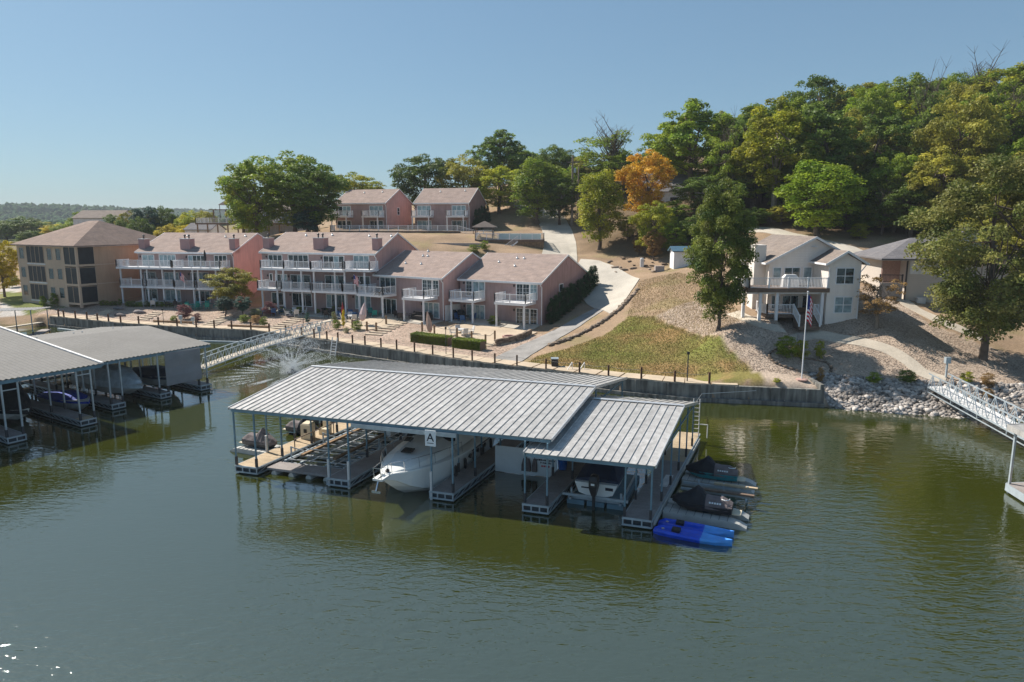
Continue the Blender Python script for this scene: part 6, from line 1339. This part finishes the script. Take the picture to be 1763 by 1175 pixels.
q=P(1135,468); t=thing('utility_box',q,'grey-green utility box above the parking pad','utility box'); MB().box(q[0]-.6,q[0]+.6,q[1]-.4,q[1]+.4,q[2]-.2,q[2]+.75).build('cabinet',M['retain'],t)
q=P(1105,460); t=thing('utility_pedestal',q,'pale green utility pedestal above the parking pad','utility pedestal'); MB().lathe((q[0],q[1],q[2]),[(.28,-.2),(.28,1.1),(.2,1.25)],10).build('housing',M['pale'] if 'pale' in M else M['white_dirty'],t)
# flights of stone steps
def steps(pa,pb,n,w,label):
    a=P(*pa);b=P(*pb); r=thing('stone_steps',((a[0]+b[0])/2,(a[1]+b[1])/2,a[2]),label,'steps'); th=math.degrees(math.atan2(b[1]-a[1],b[0]-a[0]))
    for k in range(n):
        t=(k+.5)/n; X=a[0]+(b[0]-a[0])*t;Y=a[1]+(b[1]-a[1])*t; Z=max(float(gz(X,Y)),1.4); f=frame(X,Y,-22); MB(f).box(-w/2,w/2,-.2,.22,Z-.1,Z+.13).build('step',M['step'],r)
steps((155,552),(192,534),6,1.9,'flight of stone steps at left, beside the stacked boulders')
steps((243,553),(275,538),5,1.9,'flight of stone steps below the long boulder and clipped shrubs')
steps((360,562),(392,546),6,2.,'flight of stone steps below the topiary pines')
steps((473,568),(522,545),7,2.1,'flight of stone steps right of the kerbed planting bed')
steps((640,580),(690,555),7,2.2,'flight of stone steps beside the timber patio')
cl=smooth([P(*q) for q in [(505,576),(545,560),(570,552),(590,545)]]); drape('garden_walk',ribbon(cl,1.1),M['concrete'],.07,label='pale walk slanting up from the walkway to the condos')
# kerbed bed logs
for (pa,pb,lb) in (((265,556),(332,558),'weathered landscape timber edging the purple shrub bed'),((393,563),(462,566),'weathered landscape timber edging the mixed shrub bed')):
    a=P(*pa);b=P(*pb); t=thing('landscape_timber',a,lb,'timber edging'); MB().bar((a[0],a[1],a[2]+.15),(b[0],b[1],b[2]+.15),.25,.3).build('log',M['post_wood'],t)
# round bed by the flagpole
q=P(1378,622); rb=thing('stone_ring',(q[0],q[1],q[2]),'low ring of stones around the ornamental grass bed','stone border')
for k in range(30):
    a=k/30*6.283; X=q[0]+2.6*math.cos(a);Y=q[1]+1.5*math.sin(a); o=link(bpy.data.objects.new('stone',random.choice(SB)),rb); o.location=(X-q[0],Y-q[1],float(gz(X,Y))+.06-q[2]); o.scale=(.28,.2,.18); o.rotation_euler=(0,0,a+1.57)
q=P(1378,600); t=thing('power_pedestal',q,'small grey electric pedestal behind the ornamental grasses','utility box'); MB().box(q[0]-.05,q[0]+.05,q[1]-.05,q[1]+.05,q[2]-.2,q[2]+.6).build('leg',M['darksteel'],t); MB().box(q[0]-.3,q[0]+.3,q[1]-.12,q[1]+.12,q[2]+.6,q[2]+1.2).build('box',M['retain'],t)
# ------------------------------------------------------------------ flags and flagpole
def usflag(name_root,o,w,h,dirx,diry,droop,label=None):
    "hanging striped flag: 13 stripes and a blue canton with small stars"
    nx,ny=10,13; V=[];F=[];mi=[]
    for j in range(ny+1):
        for i in range(nx+1):
            u=i/nx; v=j/ny; X=o[0]+dirx*w*u; Y=o[1]+diry*w*u+.06*math.sin(u*9+v*2); Z=o[2]-h*v-droop*u*u; V.append((X,Y,Z))
    for j in range(ny):
        for i in range(nx):
            a=j*(nx+1)+i; F.append((a,a+1,a+nx+2,a+nx+1)); mi.append(2 if (i<4 and j<7) else (0 if j%2==0 else 1))
    mb=MB()
    Lo=org(name_root)
    me=npmesh('flag',np.array(V)-np.array(Lo),np.array(F),[M['flagred'],M['flagwhite'],M['flagblue']],mi=mi); return link(bpy.data.objects.new('flag',me),name_root)
q=P(1380,655); fpz=D(1385.5,505,q[1])[2]
t=thing('flagpole',q,'tall white flagpole with a hanging American flag in front of the beige house','flagpole')
MB().tube([(q[0],q[1],q[2]-.3),(q[0]+.0,q[1],fpz)],[.06,.035],8).build('pole',M['white'],t); MB().lathe((q[0],q[1],fpz),[(.02,0),(.08,.05),(.08,.12),(.01,.17)],8).build('finial',M['flash'],t)
usflag(t,(q[0]+.06,q[1],fpz-.15),.62,2.1,.75,.3,.55); MB().lathe((q[0],q[1],q[2]-.02),[(.5,0),(.5,.1),(.3,.14)],10).build('base_ring',M['brick'],t)
for (f,x,z,lb) in ((f1,9.9,6.1,'American flag hanging on a short staff at the leftmost pink block'),(f2,16.9,6.6,'American flag on a slanted staff at the right end of the middle pink block')):
    a=f(x,-1.8,z); b=f(x-.6,-2.5,z+1.1); t=thing('staff_flag',a,lb,'flag'); MB().tube([a,b],.025,5).build('staff',M['white'],t); usflag(t,(b[0],b[1],b[2]),.7,1.1,.85,.0,.5)
# lamp post, fountain, poles
q=P(1183,655); q=(14.9,57.5,1.4); t=thing('pole_light',q,'slim dark pole standing at the sea wall by the lawn','pole'); b=G(1182,680,.3); MB().tube([(b[0],b[1],.2),(b[0],b[1],D(1184,608,b[1])[2])],.05,6).build('pole',M['darksteel'],t); MB().box(b[0]-.1,b[0]+.1,b[1]-.1,b[1]+.1,D(1184,610,b[1])[2],D(1184,606,b[1])[2]).build('lamp_head',M['black'],t)
for px,b_,tp,lb in ((768,612,565,'thin dark lamp pole by the hedge blocks'),(523,572,540,'slim pole with a small box at the gangway head'),(282,560,533,'thin dark pole on the gravel at left'),(103,560,535,'thin pole at the left end of the walkway')):
    q=P(px,b_) ; t=thing('thin_pole',q,lb,'pole'); MB().tube([(q[0],q[1],q[2]-.2),(q[0],q[1],D(px,tp,q[1])[2])],.035,6).build('pole',M['darksteel'],t); MB().box(q[0]-.09,q[0]+.09,q[1]-.09,q[1]+.09,D(px,tp,q[1])[2]-.1,D(px,tp,q[1])[2]+.1).build('lamp_head',M['black'],t)
for px,b_,h,lb in ((551,590,1.4,'blue-grey power pedestal on the walkway by the gangway'),(312,560,1.2,'white power pedestal near the purple bush'),(333,560,1.,'second white power pedestal right of the first'),(1628,652,1.7,'grey power pedestal at the head of the white gangway'),(1378,560,.0,'x')):
    if h==0: continue
    q=P(px,b_); z=max(q[2],1.4); t=thing('power_pedestal',q,lb,'pedestal'); MB().box(q[0]-.06,q[0]+.06,q[1]-.06,q[1]+.06,z-.2,z+h-.5).build('leg',M['galv'],t); MB().box(q[0]-.2,q[0]+.2,q[1]-.15,q[1]+.15,z+h-.5,z+h).build('box',M['galv'],t)
# utility pole
x,y=xat(983,135),135; z=float(gz(x,y)); zt=D(983,268,y)[2]; t=thing('utility_pole',(x,y,z),'tall wooden utility pole with crossarms among the trees beside the hill road','utility pole')
MB().tube([(x,y,z-.5),(x,y,zt)],[.26,.16],8).build('pole',M['bark_pale'],t); MB().box(x-1.1,x+1.1,y-.08,y+.08,zt-1.3,zt-1.15).build('crossarm',M['bark_pale'],t); MB().lathe((x+.45,y,zt-3.2),[(.22,0),(.25,.1),(.25,.8),(.1,.9)],10).build('transformer',M['galv'],t)
MB().tube([(x+1.1,y+.5,z-.5),(x+1.2,y+.5,zt-2)],.12,6).build('guy_pole',M['bark_pale'],t)
# ladder on the sea wall, bins, grills on walkway
q=G(572,613,0); t=thing('wall_ladder',(q[0],q[1],0),'pale ladder leaning against the sea wall down to the water','ladder'); f=frame(q[0],q[1],-28); mb=MB(f)
for x in (-.35,.35): mb.bar((x,0,-.2),(x,.55,1.95),.09)
for k in range(6): mb.bar((-.35,.06+.08*k,.1+.3*k),(.35,.06+.08*k,.1+.3*k),.07)
mb.build('rails',M['white_dirty'],t)
q=P(955,634); t=thing('trash_bin',q,'dark lidded bin in a rack at the lawn edge of the walkway','bin'); MB().box(q[0]-.3,q[0]+.3,q[1]-.3,q[1]+.3,q[2],q[2]+.8).build('bin',M['black'],t); MB().box(q[0]-.34,q[0]+.34,q[1]-.34,q[1]+.34,q[2]+.801,q[2]+.88).build('lid',M['galv'],t)
q=P(985,640); t=thing('hand_rail',q,'little white handrail beside the bin at the walkway','railing'); mb=MB()
for d_ in (0,1.1): mb.bar((q[0]+d_,q[1],q[2]),(q[0]+d_,q[1],q[2]+.8),.05).bar((q[0]+d_,q[1],q[2]+.8),(q[0]+d_-.5,q[1]-.3,q[2]+.1),.05)
mb.build('rail',M['white'],t)
# fountain
c=G(503,642,0); fo_=thing('water_fountain',(c[0],c[1],0),'aerating fountain throwing fine white jets over the water behind the dock','fountain')
MB().lathe((c[0],c[1],0),[(.5,-.1),(.5,.12),(.15,.2),(.1,.4)],12).build('nozzle',M['black'],fo_)
mw=bpy.data.materials.new('water_spray'); mw.use_nodes=True; p_=mw.node_tree.nodes['Principled BSDF']; p_.inputs['Base Color'].default_value=(.85,.88,.9,1); p_.inputs['Roughness'].default_value=.3
tr2=mw.node_tree.nodes.new('ShaderNodeBsdfTransparent'); mx2=mw.node_tree.nodes.new('ShaderNodeMixShader'); mx2.inputs[0].default_value=.45; mw.node_tree.links.new(tr2.outputs[0],mx2.inputs[1]); mw.node_tree.links.new(p_.outputs[0],mx2.inputs[2]); mw.node_tree.links.new(mx2.outputs[0],mw.node_tree.nodes['Material Output'].inputs[0])
pos=[]
for k in range(46):
    a=k/46*6.283+rr.normal(0,.05); el=rr.choice([1.25,1.05,.85,.6]) +rr.normal(0,.04); v=rr.uniform(7.2,8.3); 
    for j in range(240):
        t_=rr.uniform(0,2*v*math.sin(el)/9.8)*rr.uniform(.2,1)**.6; r_=v*math.cos(el)*t_; zz=.3+v*math.sin(el)*t_-4.9*t_*t_
        sp_=.02+.12*t_; pos.append((r_*math.cos(a)+rr.normal(0,sp_),r_*math.sin(a)+rr.normal(0,sp_),max(.01,zz+rr.normal(0,sp_))))
for k in range(2500):
    a=rr.uniform(0,6.28); r_=rr.uniform(.0,1)**.7*1.2; pos.append((r_*math.cos(a),r_*math.sin(a),abs(rr.normal(0,.35))))
pos=np.array(pos); s_=rr.uniform(.007,.021,len(pos)); scatter('spray',pos,np.c_[s_,s_,s_*1.8],mw,1,.1,parent=fo_)
# foam where the jets land on the water
pos=[]
for k in range(46):
    a=k/46*6.283+rr.normal(0,.05); r0=rr.uniform(3.6,6.2)
    for j in range(150): r_=r0+rr.normal(0,.8); pos.append((r_*math.cos(a+rr.normal(0,.03)),r_*math.sin(a+rr.normal(0,.03)),.015))
pos=np.array(pos); s_=rr.uniform(.015,.05,len(pos)); scatter('foam',pos,np.c_[s_,s_,s_*.25],mw,1,.1,parent=fo_)
# ------------------------------------------------------------------ patio furniture and umbrellas
def chair(label,group,m,x,y,z,a):
    f=lambda X,Y,Z:(X,Y,Z); t=thing('patio_chair',(0,0,0),label,'chair',group)
    MB().box(-.3,.3,-.28,.28,.38,.44).build('seat',M[m],t); MB().hexa([(-.3,.24,.44),(.3,.24,.44),(.3,.3,.44),(-.3,.3,.44)],[(-.28,.4,1.0),(.28,.4,1.0),(.28,.45,1.0),(-.28,.45,1.0)]).build('backrest',M[m],t)
    for sx in (-1,1):
        for sy in (-1,1): MB().box(sx*.27-.025,sx*.27+.025,sy*.25-.025,sy*.25+.025,0,.38).build('leg',M[m],t)
        MB().box(sx*.3-.03,sx*.3+.03,-.26,.3,.62,.66).build('arm',M[m],t)
    t.location=(x,y,z); t.rotation_euler=(0,0,a); return t
def table(label,m,x,y,z,r=.6):
    t=thing('patio_table',(x,y,z),label,'table'); MB().lathe((x,y,z),[(r,.7),(r,.74)],14).build('tabletop',M[m],t); MB().lathe((x,y,z),[(.3,0),(.05,.05),(.05,.7)],8).build('pedestal',M[m],t)
protos={}
def putchair(m,x,y,z,a,label,group):
    if m not in protos: protos[m]=chair(label,group,m,x,y,z,a); return
    c=copy_tree(protos[m]); c.location=(x,y,z); c.rotation_euler=(0,0,a); c['label']=label; c['group']=group
def setof(f,x,y,m,tm,nc,where,cat):
    q=f(x,y,0); z=float(gz(q[0],q[1])); z=max(z,1.5); table('%s patio table %s'%(tm[1],where),tm[0],q[0],q[1],z)
    for k in range(nc):
        a=k/nc*6.283+.4; putchair(m,q[0]+1.05*math.cos(a),q[1]+1.05*math.sin(a),z,a-1.57,'%s chair around the patio table %s'%(cat,where),'chairs around the table '+where)
setof(f1,8.,-2.2,'darkfurn',('whitefurn','pale'),4,'under the leftmost pink block','dark'); setof(f1,11.5,-3.2,'tealfurn',('tealfurn','teal'),6,'of the teal set near the topiary pines','teal')
setof(f1,13.6,-2.8,'tealfurn',('tealfurn','teal'),4,'of the second teal set by the topiary','teal'); setof(f1,4.6,-2.6,'whitefurn',('whitefurn','pale'),4,'at the left under the leftmost block','pale')
setof(f2,4.,-3.,'bluefurn',('whitefurn','pale'),4,'at the left of the middle block','blue'); setof(f2,7.3,-2.6,'whitefurn',('whitefurn','pale'),4,'in the middle of the middle block','pale'); setof(f2,12.,-1.6,'darkfurn',('darkfurn','dark'),3,'beneath the middle block balconies','dark')
setof(f3,-1.2,-3.4,'bluefurn',('whitefurn','pale'),5,'of the blue set on the timber patio','blue'); setof(f3,1.2,-1.6,'tealfurn',('tealfurn','green'),4,'of the green set under the palm balcony','green'); setof(f3,.6,-4.6,'whitefurn',('whitefurn','pale'),4,'with glass top on the timber patio','pale')
setof(f3,6.,-1.2,'darkfurn',('darkfurn','dark'),3,'beside the black wicker sofa','dark wicker'); setof(f4,1.9,-1.5,'bluefurn',('darkfurn','dark'),3,'under the left balcony of the end condo','blue')
a=P(795,578); setof(frame(a[0],a[1],0),0,0,'whitefurn',('whitefurn','pale'),4,'behind the clipped hedge blocks','pale')
q=f3(8.6,-.7,0); t=thing('wicker_sofa',(q[0],q[1],2.3),'long black wicker sofa against the wall of the pink two-storey condo','sofa'); f=frame(q[0],q[1],-32.3,oz=2.4); MB(f).box(-1.2,1.2,-.4,.4,0,.45).build('seat',M['darkfurn'],t); MB(f).box(-1.2,1.2,.25,.45,.451,.9).build('backrest',M['darkfurn'],t); MB(f).box(-1.4,-1.2,-.4,.45,0,.65).build('arm',M['darkfurn'],t); MB(f).box(1.2,1.4,-.4,.45,0,.65).build('arm',M['darkfurn'],t)
for (f,x,y,lb) in ((f4,-.2,-.9,'black covered grill left of the end condo post'),(f4,.8,-.6,'second black covered grill under the end condo balcony')):
    q=f(x,y,0); z=float(gz(q[0],q[1])); t=thing('covered_grill',(q[0],q[1],z),lb,'grill'); fq=frame(q[0],q[1],-28,oz=z); MB(fq).loft([[(-.5,-.3,0),(.5,-.3,0),(.5,.3,0),(-.5,.3,0)],[(-.5,-.3,.85),(.5,-.3,.85),(.5,.3,.85),(-.5,.3,.85)],[(-.35,-.2,1.2),(.35,-.2,1.2),(.35,.2,1.2),(-.35,.2,1.2)]]).build('cover',M['blackfab'],t)
q=f3(11.9,.2,0); g=thing('garden_gate',(q[0],q[1],2.3),'white board gate panel between the two two-storey condos','gate'); a_=f3(11.3,.5,0); b_=f4(.05,.6,0)
for k in range(9):
    t0,t1=k/9,(k+.96)/9; p0=(a_[0]+(b_[0]-a_[0])*t0,a_[1]+(b_[1]-a_[1])*t0); p1=(a_[0]+(b_[0]-a_[0])*t1,a_[1]+(b_[1]-a_[1])*t1); MB().hexa([(*p0,2.2),(*p1,2.2),(p1[0],p1[1]+.05,2.2),(p0[0],p0[1]+.05,2.2)],[(*p0,4.2),(*p1,4.2),(p1[0],p1[1]+.05,4.2),(p0[0],p0[1]+.05,4.2)]).build('board',M['white'],g)
def umbrella(px,b,top,wpx,m,label,z=None,lean=0,Y=None):
    q=P(px,b) if Y is None else (xat(px,Y),Y,z); h=D(px,top,q[1])[2]-q[2]; w=wpx*q[1]/FPX/2
    t=thing('umbrella',q,label,'umbrella'); T=Vector((q[0]+lean,q[1],q[2]+h)); MB().tube([q,tuple(T)],.03,6).build('pole',M['darksteel'],t)
    B=Vector(q).lerp(T,.22); pts=[tuple(B.lerp(T,s)) for s in (0,.1,.35,.6,.85,1)]; MB().tube(pts,[w*.35,w*.8,w,w*.75,w*.35,.03],7).build('folded_canopy',M[m],t,smooth=False)
    MB().lathe(q,[(.28,0),(.28,.08),(.08,.12)],10).build('base',M['darksteel'],t)
umbrella(742,583,536,11,'beigefab','tall folded beige umbrella by the clipped hedges',lean=-.35); umbrella(622,562,521,13,'pinkfab','large folded faded pink umbrella on the timber patio',lean=.5); umbrella(591,556,521,6,'redfab','folded dark red umbrella at the corner of the timber patio')
q=f1(12.8,-1.4,7.85); umbrella(0,0,0,0,'blackfab','x') if False else None
t=thing('umbrella',q,'folded black umbrella on the top balcony of the leftmost pink block','umbrella'); MB().tube([q,(q[0],q[1],q[2]+2.5)],.03,6).build('pole',M['darksteel'],t); MB().tube([(q[0],q[1],q[2]+.8),(q[0],q[1],q[2]+1.2),(q[0],q[1],q[2]+2.),(q[0],q[1],q[2]+2.5)],[.1,.2,.16,.03],7).build('folded_canopy',M['blackfab'],t)
# timber patio fence and rope-fenced terrace
def postline(name,label,pxs,h=1.0,m='post_wood',w=.2):
    pts=[P(*q) for q in pxs]; t=thing(name,pts[0],label,'fence')
    for q in pts: MB().box(q[0]-w/2,q[0]+w/2,q[1]-w/2,q[1]+w/2,q[2]-.2,q[2]+h).build('post',M[m],t)
    mb=MB()
    for a,b in zip(pts[:-1],pts[1:]): mb.tube([(a[0],a[1],a[2]+h-.15),((a[0]+b[0])/2,(a[1]+b[1])/2,(a[2]+b[2])/2+h-.35),(b[0],b[1],b[2]+h-.15)],.025,4)
    mb.build('rope',M['cable'],t)
postline('patio_fence','timber post and rope fence around the patio of the end condo',[(727,571),(748,577),(787,582),(812,588),(836,594),(852,587)],1.1)
postline('patio_fence','timber posts around the patio with the pink umbrella',[(577,556),(607,566),(632,570),(648,572),(665,560)],1.1)
cl=[P(*q) for q in [(745,566),(725,574),(760,584),(840,598),(880,592),(925,574),(880,566),(800,560)]]
drape('patio',cl,M['walk'],.1,label='tan patio slab in front of the end condo'); drape('patio',[P(*q) for q in [(575,556),(600,548),(690,548),(700,556),(665,566),(615,572)]],M['walk'],.1,label='tan patio slab of the middle two-storey condo')
for (f,w,lb,zz) in ((f1,16.25,'concrete patio strip under the leftmost pink block',0),(f2,18.1,'concrete patio strip under the middle pink block',0),(f3,11.3,'concrete patio strip under the palm balcony',0),(f4,11.6,'concrete patio strip under the end condo balconies',0)):
    drape('patio',[f(.2,-2.6,0),f(w-.2,-2.6,0),f(w-.2,.3,0),f(.2,.3,0)],M['driveway'],.09,label=lb)
wl=[P(*q) for q in [(852,596),(875,592),(900,585),(914,577)]]
t=thing('brick_seat_wall',wl[0],'low curved brown brick wall at the patio edge of the end condo','wall')
bl_=[]
for i in range(len(wl)-1):
    for k in range(7):
        for row in range(3):
            a=Vector(wl[i]).lerp(Vector(wl[i+1]),(k+(.5 if row%2 else 0))/7); b=Vector(wl[i]).lerp(Vector(wl[i+1]),min(1,(k+(.5 if row%2 else 0)+.94)/7)); MB().bar((a.x,a.y,a.z+.12+row*.22),(b.x,b.y,b.z+.12+row*.22),.3,.2).build('block',M['brown_stone'],t)
q=P(877,585); t=thing('fire_pit',q,'round brick fire pit on the end condo patio','fire pit'); MB().lathe(q,[(.75,0),(.8,.4),(.6,.4),(.55,.15),(.0,.15)],14).build('ring',M['brick'],t)
# ------------------------------------------------------------------ air
hz=MB().box(-4300,4300,-720,4400,-4.5,62).build('haze',bpy.data.materials.new('light_haze'))
hm=hz.data.materials[0]; hm.use_nodes=True; nt=hm.node_tree; nt.nodes.clear(); ov=nt.nodes.new('ShaderNodeOutputMaterial'); pv=nt.nodes.new('ShaderNodeVolumePrincipled'); pv.inputs['Density'].default_value=.0002; pv.inputs['Color'].default_value=(.86,.92,1,1); nt.links.new(pv.outputs[0],ov.inputs['Volume'])
tag(hz,'thin autumn haze over the lake and hills',kind='stuff')
